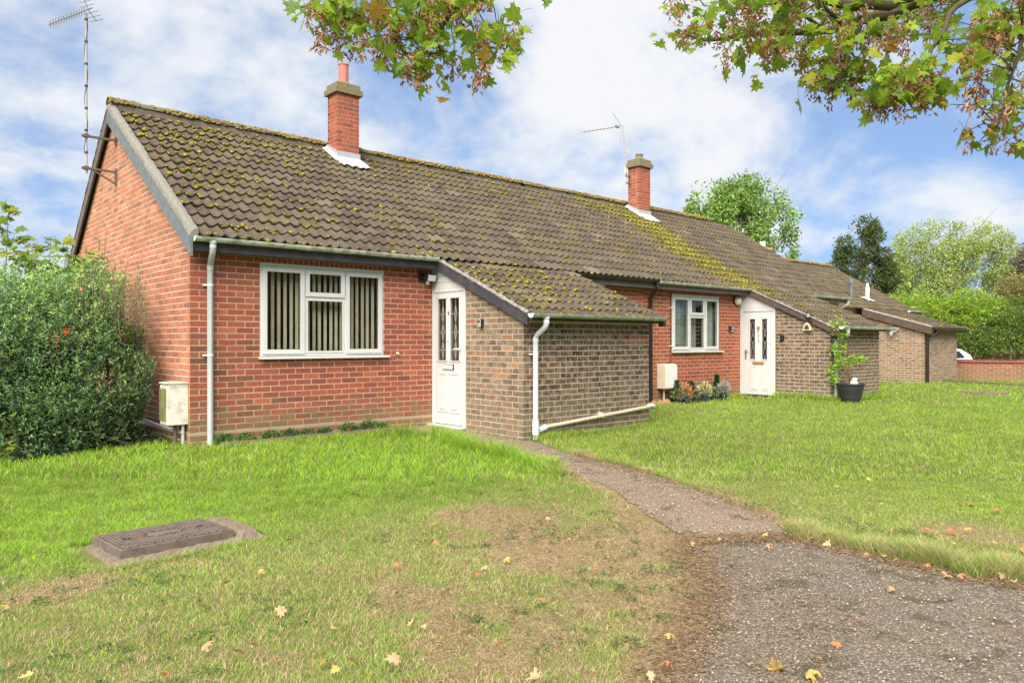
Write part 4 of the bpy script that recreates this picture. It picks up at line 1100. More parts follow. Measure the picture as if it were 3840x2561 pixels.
rf.slope(11.88, 14.30, lambda x: (-2.30, 2.30+0.46*(-2.05)), lambda x: (-0.30, 2.30-0.03), gauge=0.30)
P2, A2 = rf.build(H2, 300)
S0 = hit(2440, 850, (0, -0.626, 1), 2.29+0.626*0.3); S1 = hit(2600, 960, (0, -0.626, 1), 2.29+0.626*0.3); S2 = hit(2790, 1062, (0, -0.626, 1), 2.28+0.626*0.3); S3 = hit(2200, 755, (0, -0.626, 1), 2.3+0.626*0.3); S4 = hit(2380, 800, (0, -0.626, 1), 2.3+0.626*0.3)
def dens2(x, y):
    n = float(fbm(x*1.3, y*1.3, 50)); n2 = float(fbm(x*4, y*4, 51))
    dd = float(polydist(np.array([x+0.15]), np.array([y]), [(S0[0], S0[1]), (S1[0], S1[1]), (S2[0], S2[1])])[0])
    d3 = float(polydist(np.array([x+0.15]), np.array([y]), [(S3[0], S3[1]), (S4[0], S4[1]), (S0[0], S0[1])])[0])
    d_ = 0.9 + 5*max(0, n-0.55) + 3.0*smooth(2.6, 3.4, y)*(x < 12)
    d_ = d_*(0.35+1.1*n2) + 105*math.exp(-(dd/0.52)**2)*(0.6+0.5*n2) + 32*math.exp(-(d3/0.4)**2)*(0.4+0.7*n2)
    if y < -0.5: d_ += 2.0*n2 + 6*max(0, n2-0.5)
    return max(0.0, d_)
moss_on(H2, P2, A2, dens2, 2)
ridge_row(H2, 8.46, 16.0, lambda x: roofz(x, 3.52)+0.045, 3.52)
MB().prism([(8.45, 3.55, 4.62), (8.45, 6.98, 1.95), (8.45, 6.98, 1.9), (8.45, 3.5, 4.55)], (8.2, 0, 0)).build('far_roof_slope', M['tile_back'], H2)
chimney(H2, 11.94, 2.89, 4.2, 5.53, 0.14, False)
# door number 11
def px2(m, x0, x1, y0, y1, z0, z1): m.box((XS2+x0, min(y0, y1), z0), (XS2+x1, max(y0, y1), z1)); return m
d2 = door_base(H2, XS2, -0.004, -0.852, -0.075, 1.80)
lf = MB(); gl = [(-0.235, -0.385), (-0.530, -0.675)]; zg0, zg1 = 0.70, 1.60
px2(lf, 0.0, 0.04, -0.10, gl[0][0], -0.065, 1.745); px2(lf, 0.0, 0.04, gl[1][1], -0.805, -0.065, 1.745); px2(lf, 0, 0.04, gl[0][0], gl[1][1], zg1, 1.745)
px2(lf, 0, 0.04, gl[0][0], gl[1][1], -0.065, zg0); px2(lf, 0, 0.04, gl[0][1], gl[1][0], zg0, zg1); lf.build('door_leaf', M['upvc'], d2)
px2(MB(), -0.01, 0.04, -0.05, -0.094, -0.07, 1.75).build('frame', M['upvc'], d2, bevel=0.003)
for (a, b) in gl:
    bd = MB()
    for (y0, y1, z0, z1) in ((a+0.01, a-0.012, zg0, zg1), (b-0.01, b+0.012, zg0, zg1), (a, b, zg0-0.01, zg0+0.012), (a, b, zg1-0.012, zg1+0.01)): px2(bd, -0.014, 0.002, y0, y1, z0, z1)
    bd.build('glazing_bead', M['upvc'], d2, bevel=0.003); px2(MB(), 0.014, 0.019, a, b, zg0, zg1).build('pane', M['glass'], d2)
    c = (a+b)/2; cm = MB()
    def ad(p, q, w=0.006):
        t = MB().beam((XS2+0.009, p[0], p[1]), (XS2+0.009, q[0], q[1]), w, 0.004, up=(1, 0, 0.0001)); cm.add(t.v, t.f)
    for s_ in (-1, 1):
        ad((c, 1.56), (c+s_*0.03, 1.49)); ad((c+s_*0.03, 1.49), (c+s_*0.03, 1.36)); ad((c+s_*0.03, 0.94), (c+s_*0.03, 0.78)); ad((c, 0.73), (c+s_*0.03, 0.80)); ad((c+s_*0.016, 1.36), (c+s_*0.016, 1.22)); ad((c+s_*0.016, 0.94), (c+s_*0.016, 1.08))
        ad((c, 1.24), (c+s_*0.055, 1.15)); ad((c, 1.06), (c+s_*0.055, 1.15))
    ad((c-0.03, 1.36), (c+0.03, 1.36)); ad((c-0.03, 0.94), (c+0.03, 0.94)); cm.build('leaded_strip', M['leadcame'], d2)
for (a, b) in ((-0.24, -0.40), (-0.53, -0.69)):
    mo = MB()
    for (y0, y1, z0, z1) in ((a, a-0.014, 0.03, 0.55), (b, b+0.014, 0.03, 0.55), (a, b, 0.03, 0.044), (a, b, 0.536, 0.55)): px2(mo, -0.008, 0.002, y0, y1, z0, z1)
    px2(mo, -0.01, 0.002, a-0.035, b+0.035, 0.07, 0.51); mo.build('door_panel', M['upvc'], d2, bevel=0.003)
px2(MB(), -0.014, 0.0, -0.315, -0.585, 0.595, 0.655).build('letterbox', M['gold'], d2, bevel=0.004)
hd = MB(); px2(hd, -0.012, 0.0, -0.135, -0.155, 0.70, 0.92); hd.tube([(XS2-0.01, -0.145, 0.87), (XS2-0.05, -0.145, 0.87), (XS2-0.05, -0.22, 0.87)], 0.009, 8); hd.build('handle', M['bronze'], d2, smooth_=True)
kn = MB(); kn.lathe((XS2-0.006, -0.455, 1.40), [(0.035, -0.01), (0.03, 0.004)], 12, axis='x'); kn.tube([(XS2-0.02, -0.43, 1.37), (XS2-0.03, -0.455, 1.31), (XS2-0.02, -0.48, 1.37)], 0.008, 6); kn.build('door_knocker', M['gold'], d2, smooth_=True)
for i, z_ in enumerate((1.215, 1.11)): text_obj('door_number', '1', 0.11, (XS2-0.003, -0.455, z_), (rad(90), 0, rad(-90)), M['black'], d2)
px2(MB(), -0.012, 0.0, -0.725, -0.74, 1.035, 1.06).build('spyhole', M['black'], d2); 
px2(MB(), -0.08, 0.04, -0.0, -0.86, -0.10, -0.077).build('door_sill', M['rubber'], d2)
MB().prism([(XS2-0.004, -0.004, 1.803), (XS2-0.004, -0.85, 1.803), (XS2-0.004, -0.85, 1.86), (XS2-0.004, -0.2, 2.16), (XS2-0.004, -0.004, 2.16)], (0.03, 0, 0)).build('cladding_board', M['upvc_d'], d2)
# ------------------------------------------------------------------ HOUSE THREE (far, set back)
H3 = thing('brick_bungalow', 'farthest bungalow set back at the end of the row, brown brick lean-to', 'bungalow', (20.9, 0, -0.2), 'attached brick bungalows with long mossy roofs')
X3 = 20.93; Y3 = -0.54; X3E = 23.6
m3 = Masonry()
for k in range(-2, 20): m3.course('x', Y3, X3, X3E, -0.12+0.005+PZ*k, k % 2 == 0, (2, 2, 2), True)
for k in range(-2, 27):
    z = -0.12+0.005+PZ*k; t = 0.0; first = (k % 2 == 1)
    while t < 2.0:
        e = t+(PX/2 if first else PX); first = False; a, b = t, min(e-0.01, 2.0)
        if b-a > 0.02 and z+0.065 < 1.36+0.29*(a+b)/2+0.05: m3.course('y', X3, Y3+a, Y3+b, z, False, (3, 3, 3), True, pitch=5.0)
        t = e
for i in range(len(m3.C)): m3.T[i] = brown_tone(1, True)[0]*1.1
m3.build(H3, 300)
wall_mesh(H3, [((X3, Y3, -0.3), (X3E, Y3+0.1, 1.41)), ((X3E-0.1, Y3+0.1, -0.3), (X3E, 1.5, 1.41)), ((16.8, 1.5, -0.3), (25.0, 1.6, 2.2)), ((24.9, 1.6, -0.3), (25, 7, 2.2))], M['mortar_b'])
MB().prism([(X3, Y3+0.1, -0.3), (X3, 1.5, -0.3), (X3, 1.5, 1.98), (X3, Y3+0.1, 1.42)], (0.1, 0, 0)).build('wall', M['mortar_b'], H3)
e3 = onY(3404, 1159, 1.22)
rf = Roof()
z3 = lambda y: 2.16 + 0.575*(y-1.2)
rf.slope(16.9, 25.1, lambda x: (1.2, z3(1.2)), lambda x: (4.25, z3(4.25)), gauge=0.30)
c3 = lambda y: 1.55 + 0.29*(y+0.75)
rf.slope(20.88, 23.75, lambda x: (-0.80, c3(-0.80)), lambda x: (1.28, c3(1.28)+0.02), gauge=0.30)
P3, A3 = rf.build(H3, 300)
moss_on(H3, P3, A3, lambda x, y: 2.2*max(0.0, float(fbm(x*3, y*3, 61)))**1.5*3 if R.random() < .6 else 0.4, 3)
ridge_row(H3, 21.0, 25.0, lambda x: z3(4.3)+0.05, 4.3)
MB().prism([(16.9, 4.3, z3(4.3)-0.05), (16.9, 7.3, 2.0), (16.9, 7.3, 1.95), (16.9, 4.3, z3(4.3)-0.1)], (8.2, 0, 0)).build('far_roof_slope', M['tile_back'], H3)
MB().prism([(24.95, 1.3, 2.1), (24.95, 7.2, 2.0), (24.95, 4.3, z3(4.3)-0.1)], (0.05, 0, 0)).build('gable_wall', M['mortar'], H3)
verge(H3, [(-0.79, c3(-0.79)+0.035), (1.25, c3(1.25)+0.045)], M['fascia3'], M['cement_d'], xb=(20.83, 20.86), cem_x=(20.82, 20.9), drop=0.27, board_h=0.21)
MB().box((20.86, -0.77, 1.36), (23.8, -0.75, 1.50)).build('fascia', M['fascia3'], H3)
MB().box((20.86, -0.75, 1.37), (23.8, Y3, 1.39)).build('soffit', M['fascia3'], H3)
gutter(H3, 20.95, 23.78, -0.82, 1.475, M['pipe_k'], joints=(21.6, 22.3, 23.0, 23.6))
downpipe(H3, (21.15, -0.82, 1.46), 21.02, Y3, -0.16, M['pipe_k'], r=0.045)
MB().box((23.85, 1.05, 2.02), (25.1, 1.07, 2.14)).build('fascia', M['fascia2'], H3); gutter(H3, 23.85, 25.15, 1.0, 2.14, M['gutter_w'])
def flue(u0, v0, v1, mat_, r, cap, nm):
    n_ = (0, -0.575, 1); p = hit(u0, v1, n_, 2.16-0.575*1.2+0.02); dd = depth_of(p); h = (v1-v0)*dd/F
    m = MB()
    if cap: m.lathe(p, [(r, -0.1), (r, h*0.72), (r*1.45, h*0.74), (r*1.55, h*0.9), (r*1.2, h)], 16)
    else: m.lathe(p, [(r*1.15, -0.1), (r*1.1, h*0.45), (r*1.2, h*0.46), (r*1.15, h*0.72), (r*0.85, h*0.8), (r*0.75, h*0.97), (r*0.3, h)], 16)
    q = m.build(nm, mat_, H3, smooth_=True); return p, q
flue(3192, 1046, 1108, M['barge'], 0.055, True, 'vent_pipe')
p, q = flue(3253, 1060, 1122, M['white'], 0.055, False, 'flue')
s3 = 0.575
MB().prism([(p[0]-0.25, p[1]+0.12, p[2]+0.12*s3+0.03), (p[0]-0.08, p[1]-0.1, p[2]-0.1*s3+0.03), (p[0]+0.25, p[1]-0.14, p[2]-0.14*s3+0.03), (p[0]+0.14, p[1]+0.1, p[2]+0.1*s3+0.03)], (0, 0, 0.01)).build('flashing', M['white'], H3)
ch3 = hit(2862, 1000, (0, 1, 0), 4.25)
m = MB().box((ch3[0]-0.22, 4.1, 3.6), (ch3[0]+0.22, 4.45, 4.18)); c3_ = m.build('chimney', M['mortar_b'], H3)
for k in range(8):
    MB().box((ch3[0]-0.225, 4.095, 3.62+k*0.07), (ch3[0]-0.005, 4.45, 3.68+k*0.07)).build('brick', M['wood'], c3_); MB().box((ch3[0]+0.005, 4.095, 3.62+k*0.07), (ch3[0]+0.225, 4.45, 3.68+k*0.07)).build('brick', M['wood'], c3_)
MB().box((ch3[0]-0.27, 4.05, 4.18), (ch3[0]+0.27, 4.5, 4.26)).build('cap_brick', M['wood'], c3_, bevel=0.01)
MB().lathe((ch3[0], 4.27, 4.26), [(0.09, 0), (0.09, 0.15), (0.11, 0.16), (0.11, 0.2)], 14).build('chimney_pot', M['white'], c3_, smooth_=True)
# ------------------------------------------------------------------ things fixed to or standing by the houses
def aerial_big():
    base = np.array([0, 3.45, 3.7]); mx, my = -0.42, 3.30
    t = thing('tv_aerial', 'long comb-like tv aerial on a tall mast bracketed to the gable', 'aerial', (mx, my, 3.55), 'television aerials')
    top = at(333, 48, depth_of((mx, my, 5))); zt = top[2]
    MB().tube([(mx, my, 3.60), (mx, my, zt)], 0.017, 10).build('mast', M['mast'], t, smooth_=True)
    c = MB(); pts = []
    for i in range(60): a = i*0.9; pts.append((mx+0.021*math.cos(a*0.37), my+0.021*math.sin(a*0.37), 3.62+i*(zt-3.65)/60))
    MB().tube(pts, 0.004, 5).build('cable', M['black'], t)
    for i in range(7): z = 3.9+i*0.33; MB().tube([(mx, my, z), (mx, my, z+0.03)], 0.024, 8).build('cable_tie', M['black'], t)
    a0 = np.array([mx+0.02, my-0.02, zt+0.05]); a1 = at(184, 92, depth_of((mx, my, 5))-0.55)
    d_ = (a1-a0); a0b = a0 - d_*0.12
    MB().beam(a0b, a1, 0.016, 0.016).build('boom', M['alum'], t)
    dn = d_/np.linalg.norm(d_); sd = np.cross(dn, (0, 0, 1)); sd /= np.linalg.norm(sd); up = np.cross(sd, dn)
    for i in range(14):
        p = a0 + d_*(0.10+0.9*i/13.5); L_ = 0.085
        e = MB()
        for s_ in (-1, 1):
            e.tube([p+0.012*up*s_, p+L_*(0.6*up*s_+0.55*sd)], 0.004, 5); e.tube([p+0.012*up*s_, p+L_*(0.6*up*s_-0.55*sd)], 0.004, 5)
        e.build('element', M['alum'], t)
    rf_ = MB()
    for s_ in (-1, 1):
        for q in (0.05, 0.11, 0.17): rf_.tube([a0-dn*0.02-sd*0.16+up*s_*q, a0-dn*0.02+sd*0.16+up*s_*q-dn*q*0.2], 0.005, 5)
        rf_.tube([a0, a0+up*s_*0.18-dn*0.04], 0.006, 5)
    rf_.build('reflector', M['alum'], t)
    for z, st in ((4.16, False), (3.68, True)):
        b = MB().box((mx-0.06, my-0.02, z-0.015), (-0.005, my+0.02, z+0.015)); b.box((-0.03, my-0.03, z-(0.2 if st else 0.07)), (-0.004, my+0.03, z+0.05)); b.box((mx-0.03, my-0.04, z-0.02), (mx+0.03, my+0.04, z+0.03))
        if st: b.beam((mx+0.08, my, z-0.01), (-0.02, my, z-0.18), 0.025, 0.02)
        b.build('wall_bracket', M['steel'], t)
aerial_big()
def aerial_small():
    dd = depth_of((11.9, 3.1, 5)); b = at(2352, 690, dd); tp = at(2336, 470, dd)
    t = thing('tv_aerial', 'slim tv aerial on a leaning pole strapped to the second chimney', 'aerial', tuple(b), 'television aerials')
    MB().tube([b, tp], 0.014, 8).build('mast', M['mast'], t, smooth_=True)
    e = at(2188, 494, dd-0.8); a0 = at(2330, 472, dd)
    MB().beam(a0, e, 0.014, 0.014).build('boom', M['alum'], t)
    d_ = e-a0; dn = d_/np.linalg.norm(d_); sd = np.cross(dn, (0, 0, 1)); sd /= np.linalg.norm(sd); up = np.cross(sd, dn)
    for i in range(9): p = a0+d_*(0.22+0.78*i/8.0); MB().tube([p-sd*0.09, p+sd*0.09], 0.006, 6).build('element', M['alum'], t)
    m = MB().tube([a0, a0+up*0.36-dn*-0.22], 0.006, 6); m.tube([a0, a0-up*0.32+dn*0.12], 0.006, 6); m.box(a0+d_*0.12-np.array([.07, .03, .02]), a0+d_*0.12+np.array([.07, .03, .03])); m.build('reflector', M['alum'], t)
    p = b+(tp-b)*0.22; MB().box(p-np.array([.05, .03, .06]), p+np.array([.02, .03, .08])).build('amplifier_box', M['cream'], t)
    for f_ in (0.02, 0.14):
        p = b+(tp-b)*f_; MB().box((p[0]-0.04, p[1]-0.015, p[2]-0.012), (11.95, p[1]+0.015, p[2]+0.012)).build('strap', M['steel'], t)
aerial_small()
def cabinet1():
    t = thing('meter_cabinet', 'stained white meter cabinet low on the gable corner', 'meter box', (-0.12, 0.19, 0.1))
    x0, x1, y0, y1, z0, z1 = -0.245, -0.002, 0.05, 0.33, 0.10, 0.595
    m = MB(); pr = [(x1, z0), (x0, z0), (x0, z1-0.03), (x0+0.03, z1), (x1, z1)]
    m.prism([(x, y0, z) for x, z in pr], (0, y1-y0, 0)); m.build('body', M['cabinet'], t, bevel=0.008)
    MB().box((x0-0.012, y0+0.035, z0+0.05), (x0+0.0, y1-0.01, z1-0.06)).build('door', M['cabinet_s'], t, bevel=0.003)
    MB().box((x0-0.01, y0-0.008, z1-0.004), (x1, y1+0.006, z1+0.012)).build('lid', M['cabinet'], t, bevel=0.003)
    m = MB().tube([(-0.05, 0.1, 0.1), (-0.05, 0.1, -0.19)], 0.018, 8); m.build('pipe', M['pipe'], t); MB().tube([(-0.12, 0.16, 0.1), (-0.12, 0.16, -0.19)], 0.022, 8).build('pipe', M['steel'], t)
    p = thing('waste_pipe', 'thin grey pipe running along the foot of the gable wall', 'pipe', (-0.08, 1.2, 0))
    MB().tube([(-0.06, 0.08, 0.0), (-0.07, 0.9, 0.02), (-0.07, 2.6, 0.08)], 0.016, 8).build('pipe', M['pipe'], p)
cabinet1()
def cabinet2():
    t = thing('meter_cabinet', 'clean cream meter box beside the black downpipe', 'meter box', (9.12, -0.1, 0.16))
    m = MB(); x0, x1, y0, y1, z0, z1 = 8.94, 9.32, -0.215, -0.002, 0.165, 0.655
    pr = [(y1, z0), (y0, z0), (y0, z1-0.05), (y0+0.02, z1-0.015), (y0+0.06, z1), (y1, z1)]
    m.prism([(x0, y, z) for y, z in pr], (x1-x0, 0, 0)); m.build('body', M['cream'], t, bevel=0.012)
    MB().box((x0+0.015, y0-0.006, z0+0.02), (x1-0.01, y0+0.0, z1-0.065)).build('door', M['cream_w'], t, bevel=0.002)
    MB().tube([(9.04, -0.1, 0.17), (9.04, -0.1, -0.16)], 0.02, 8).build('pipe', M['pipe_c'], t)
    MB().box((9.19-0.006, y0-0.009, 0.37), (9.2, y0-0.005, 0.385)).build('lock', M['steel'], t)
    c = thing('cable', 'thin dark cable running from the eaves down to the cream meter box', 'cable', (9.385, 0, 0.66))
    MB().tube([(9.385, -0.014, 2.1), (9.385, -0.014, 1.2), (9.375, -0.014, 0.7), (9.2, -0.05, 0.66)], 0.011, 6).build('conduit', M['fascia3'], c)
    for z in (1.77, 1.0): MB().box((9.34, -0.03, z), (9.43, -0.002, z+0.015)).build('cable_clip', M['white'], c)
cabinet2()
def floodlight():
    t = thing('floodlight', 'black security floodlight with sensor under the eaves by door 9', 'light', (3.36, -0.02, 2.03))
    MB().box((3.28, -0.06, 1.99), (3.36, -0.002, 2.11)).build('bracket', M['black'], t, bevel=0.005)
    c = np.array([3.40, -0.15, 2.045]); ax = np.array([0.085, 0, 0]); ay = np.array([0, -0.035, -0.012]); az = np.array([0, -0.018, 0.055])
    q = MB(); q.obox(c, ax, ay, az).build('housing', M['black'], t, bevel=0.012); MB().obox(c+ay*1.08, ax*0.82, ay*0.05, az*0.78).build('lens', M['silver'], t)
    MB().tube([(3.33, -0.05, 2.05), (3.37, -0.12, 2.05)], 0.02, 8).build('arm', M['black'], t)
    MB().lathe((3.36, -0.13, 1.965), [(0.012, -0.028), (0.026, -0.01), (0.026, 0.02)], 12).build('sensor', M['silver'], t, smooth_=True)
floodlight()
def key_safe():
    t = thing('key_safe', 'small silver key safe on the brown wall beside door 9', 'key safe', (3.53, -1.2, 1.29))
    MB().box((3.488, -1.235, 1.29), (3.536, -1.165, 1.41)).build('body', M['black'], t, bevel=0.006)
    MB().box((3.478, -1.228, 1.297), (3.489, -1.172, 1.403)).build('cover', M['silver'], t, bevel=0.006)
    MB().lathe((3.478, -1.2, 1.375), [(0.018, -0.006), (0.018, 0.004)], 12, axis='x').build('dial', M['black'], t)
    t = thing('key_safe', 'black key safe on the brown wall beside door 11', 'key safe', (11.92, -1.02, 1.12))
    MB().box((11.875, -1.065, 1.12), (11.926, -0.985, 1.235)).build('body', M['black'], t, bevel=0.006)
    MB().box((11.868, -1.045, 1.135), (11.876, -1.005, 1.17)).build('cover', M['rubber'], t)
    t = thing('door_number_sign', 'square black house number plate reading 11 on the red wall', 'sign', (11.54, -0.01, 1.30))
    MB().box((11.46, -0.022, 1.30), (11.645, -0.003, 1.44)).build('plate', M['black'], t, bevel=0.004)
    text_obj('lettering', '11', 0.095, (11.595, -0.0245, 1.385), (rad(90), 0, 0), M['white'], t)
    m = MB()
    for i in range(7): m.box((11.52+i*0.017, -0.0245, 1.318), (11.531+i*0.017, -0.022, 1.333))
    m.build('lettering', M['white'], t)
    t = thing('bulkhead_light', 'round cream bulkhead light at the corner above door 11', 'light', (11.72, -0.03, 1.98))
    MB().lathe((11.74, -0.005, 2.0), [(0.10, 0), (0.10, -0.04)], 20, axis='y').build('base', M['black'], t)
    MB().lathe((11.74, -0.045, 2.0), [(0.10, 0), (0.098, -0.04), (0.07, -0.075), (0.0, -0.09)], 20, axis='y').build('diffuser', M['cream'], t, smooth_=True)
    t = thing('outside_tap', 'small cream pipe end poking from the wall beside the window sill', 'pipe', (2.90, -0.01, 0.92))
    MB().lathe((2.905, -0.03, 0.925), [(0.02, 0.02), (0.024, 0.0), (0.02, -0.015)], 12, axis='y').build('pipe_end', M['cream'], t)
key_safe()
def lantern():
    t = thing('hanging_lantern', 'small dark carriage lantern fixed on the bargeboard near door 11', 'lantern', (11.82, -1.65, 1.6))
    c = (11.80, -1.66, 1.585)
    m = MB().lathe(c, [(0.035, 0.02), (0.04, 0.10)], 6); m.build('lantern_glass', M['silver'], t)
    MB().lathe(c, [(0.075, 0.10), (0.05, 0.125), (0.015, 0.15), (0.012, 0.17)], 6).build('lantern_roof', M['black'], t)
    MB().lathe(c, [(0.02, -0.02), (0.04, 0.0), (0.04, 0.02)], 6).build('lantern_base', M['black'], t)
    MB().beam((11.80, -1.66, 1.56), (11.855, -1.72, 1.50), 0.02, 0.02).build('arm', M['black'], t)
    t = thing('wall_ornament', 'cream arched nest pocket hanging on the brown wall by door 11', 'ornament', (11.9, -1.60, 1.33))
    pr = [(0.085*math.cos(a), 0.16*math.sin(a)) for a in np.linspace(0, math.pi, 13)]
    MB().prism([(11.86, -1.60-y, 1.335+z) for y, z in pr], (0.066, 0, 0)).build('body', M['cream'], t, bevel=0.008)
    pr = [(0.052*math.cos(a), 0.095*math.sin(a)) for a in np.linspace(0, math.pi, 11)]
    MB().prism([(11.852, -1.60-y, 1.347+z) for y, z in pr], (0.012, 0, 0)).build('recess', M['bronze'], t)
    MB().box((11.84, -1.69, 1.325), (11.926, -1.51, 1.338)).build('shelf', M['cream'], t)
    MB().tube([(11.87, -1.60, 1.49), (11.87, -1.62, 1.56)], 0.004, 5).build('hanging_wire', M['pipe'], t)
lantern()
def bird():
    c = np.array([20.86, 0.36, 1.30])
    t = thing('bird_ornament', 'grey bird wall ornament with raised wings on the far brown wall', 'ornament', tuple(c))
    for s_ in (-1, 1):
        prev = None
        for k in range(5):
            a = rad(38 + k*9); L_ = 0.34 - 0.035*k
            p0 = c+np.array([-0.01, 0.0, 0.02]); d_ = np.array([0, s_*math.cos(a)*0.9, math.sin(a)]); n_ = np.array([0, -d_[2], d_[1]])*s_
            poly = [p0-n_*0.02, p0+n_*0.02, p0+d_*L_*0.7+n_*0.035, p0+d_*L_, p0+d_*L_*0.7-n_*0.035]
            MB().prism([q+np.array([-0.008*k, 0, 0]) for q in poly], (0.012, 0, 0)).build('wing_feather', M['bird'], t)
    MB().tube([c+np.array([-.02, 0, .12]), c+np.array([-.04, 0, .07]), c+np.array([-.05, 0, .0]), c+np.array([-.03, 0.02, -.08]), c+np.array([-.02, 0.04, -.12])], [0.015, 0.04, 0.055, 0.035, 0.015], 10).build('bird_body', M['bird_b'], t, smooth_=True)
    MB().tube([c+np.array([-.05, 0, .1]), c+np.array([-.07, 0.0, .13]), c+np.array([-.1, -0.01, .12])], [0.028, 0.028, 0.006], 8).build('bird_head', M['bird'], t, smooth_=True)
bird()
M['iron_c'] = mat('dark iron cover', (0.055, 0.042, 0.035), 0.8, 0.2, var=(0.17, 0.11, 0.08), scale=14)
# inspection cover on the lawn
def manhole():
    c = np.array([-1.545, -4.245]); a = rad(4.7); ux = np.array([math.cos(a), math.sin(a), 0]); uy = np.array([-math.sin(a), math.cos(a), 0]); hw, hd = 0.348, 0.242
    g = float(gz(*c)); zt = -0.128
    C = lambda x, y, z: np.array([c[0], c[1], 0]) + ux*x + uy*y + np.array([0, 0, z])
    t = thing('manhole', 'rusty chequered iron inspection cover on a broken concrete surround in the lawn', 'manhole cover', (c[0], c[1], g))
    # rough concrete collar: noisy grid block
    n, k = 30, 22; V = []; f = []; x0, x1, y0, y1 = -hw-0.075, hw+0.17, -hd-0.06, hd+0.03
    for i in range(n+1):
        for j in range(k+1):
            u = x0+(x1-x0)*i/n; v = y0+(y1-y0)*j/k; e = min(u-x0, x1-u, v-y0, y1-v)
            ru = R.uniform(-1, 1)
            h = -0.055 if e < 0.001 else 0.0
            lift = 0.022 if u > hw+0.02 else 0.0
            z = zt - 0.052 + lift*1.9 + 0.006*ru*(1 if e > 0.02 else 1.6) + (h if e < 0.001 else (-0.02 if e < 0.03 else 0))
            if abs(u) < hw-0.02 and abs(v) < hd-0.02: z = zt - 0.05
            V.append(tuple(C(u+(R.uniform(-.012, .012) if e < .02 else 0), v+(R.uniform(-.012, .012) if e < .02 else 0), z)))
    for i in range(n):
        for j in range(k): q = i*(k+1)+j; f.append((q, q+k+1, q+k+2, q+1))
    # skirt
    ring = [i*(k+1) for i in range(n+1)] + [n*(k+1)+j for j in range(1, k+1)] + [i*(k+1)+k for i in range(n-1, -1, -1)] + [j for j in range(k-1, 0, -1)]
    b = len(V)
    for q in ring: V.append((V[q][0], V[q][1], g-0.06))
    for i in range(len(ring)): f.append((ring[i], ring[(i+1) % len(ring)], b+(i+1) % len(ring), b+i))
    MB().add(V, f).build('concrete_surround', M['concrete'], t)
    fr = MB()
    w = 0.022
    for (xa, xb, ya, yb) in ((-hw, hw, -hd, -hd+w), (-hw, hw, hd-w, hd), (-hw, -hw+w, -hd+w, hd-w), (hw-w, hw, -hd+w, hd-w)):
        fr.obox(C((xa+xb)/2, (ya+yb)/2, zt-0.032), ux*(xb-xa)/2, uy*(yb-ya)/2, (0, 0, 0.031))
    fr.build('frame', M['iron'], t, bevel=0.003)
    cv = MB().obox(C(0, 0, zt-0.012), ux*(hw-w-0.004), uy*(hd-w-0.004), (0, 0, 0.010)).build('cover', M['iron_c'], t)
    # raised chequer studs, alternating direction
    V = []; f = []; NX, NY = 27, 18
    st = MB()
    for i in range(NX):
        for j in range(NY):
            x = -hw+0.036+(2*hw-0.072)*i/(NX-1); y = -hd+0.034+(2*hd-0.068)*j/(NY-1)
            if (x/0.115)**2+(y/0.065)**2 < 1.25: continue
            if abs(abs(x)-0.225) < 0.03 and abs(y) < 0.02: continue
            s_ = 1 if (i+j) % 2 else -1
            ax = (ux*0.0098+uy*0.0045*s_); ay = (uy*0.0046-ux*0.0020*s_)
            p = C(x, y, zt)
            st.add([p-ax-ay, p+ax-ay, p+ax+ay, p-ax+ay, p-ax*.6-ay*.6+(0, 0, .006), p+ax*.6-ay*.6+(0, 0, .006), p+ax*.6+ay*.6+(0, 0, .006), p-ax*.6+ay*.6+(0, 0, .006)], [(4, 5, 6, 7), (0, 1, 5, 4), (1, 2, 6, 5), (2, 3, 7, 6), (3, 0, 4, 7)])
    tag(st.build('chequer_stud', M['iron'], cv), kind='stuff')
    ov = MB(); n = 32
    for rr, z0, z1 in ((1.0, 0.0, 0.004), (0.8, 0.004, 0.0055)):
        p = [C(0.105*rr*math.cos(2*math.pi*i/n), 0.058*rr*math.sin(2*math.pi*i/n), zt+z0) for i in range(n)]; ov.prism(p, (0, 0, z1-z0))
    ov.build('maker_plate', M['iron'], cv)
    for s_ in (-1, 1): MB().obox(C(s_*0.225, 0, zt+0.0005), ux*0.02, uy*0.013, (0, 0, 0.001)).build('key_hole', M['iron_d'], cv); MB().obox(C(s_*0.225+0.03, 0, zt+0.001), ux*0.007, uy*0.008, (0, 0, 0.002)).build('key_hole', M['iron_d'], cv)
manhole()
# small concrete cover slabs and a thin edging line far right
t = thing('drain_cover', 'pale concrete drain cover lying flush in the far grass', 'drain cover', (17.3, -3.1, -0.14))
for i, (xa, ya) in enumerate(((17.15, -2.95), (17.2, -3.45))):
    g = float(gz(xa, ya)); MB().box((xa, ya-0.22, g-0.01), (xa+0.42, ya+0.2, g+0.055)).build('cover_slab', M['concrete'], t, bevel=0.006)
e = MB()
for i in range(30):
    x = 22.9-i*0.16; y = 0.2-i*0.32; g = float(gz(x, y)); e.beam((x, y, g+0.035), (x-0.15, y-0.30, g+0.035), 0.05, 0.06)
tag(e.build('path_edging', M['concrete'], None), 'thin concrete edging line across the far lawn', 'edging')
# edging strips along the front wall foot
for i, (xa, xb) in enumerate(((0.25, 1.15), (1.17, 2.1), (2.12, 2.75))):
    y = -0.34+0.02*i; MB().beam((xa, y, float(gz(xa, y))+0.035), (xb, y-0.02, float(gz(xb, y))+0.035), 0.03, 0.05).build('concrete_edging', M['concrete'], None)
    o = bpy.context.scene.collection.objects[-1]; tag(o, ('low concrete edging strip nearest the downpipe of the left bungalow', 'middle concrete edging strip below the large window', 'short concrete edging strip nearest door 9')[i], 'edging', 'edging strips by the front wall')
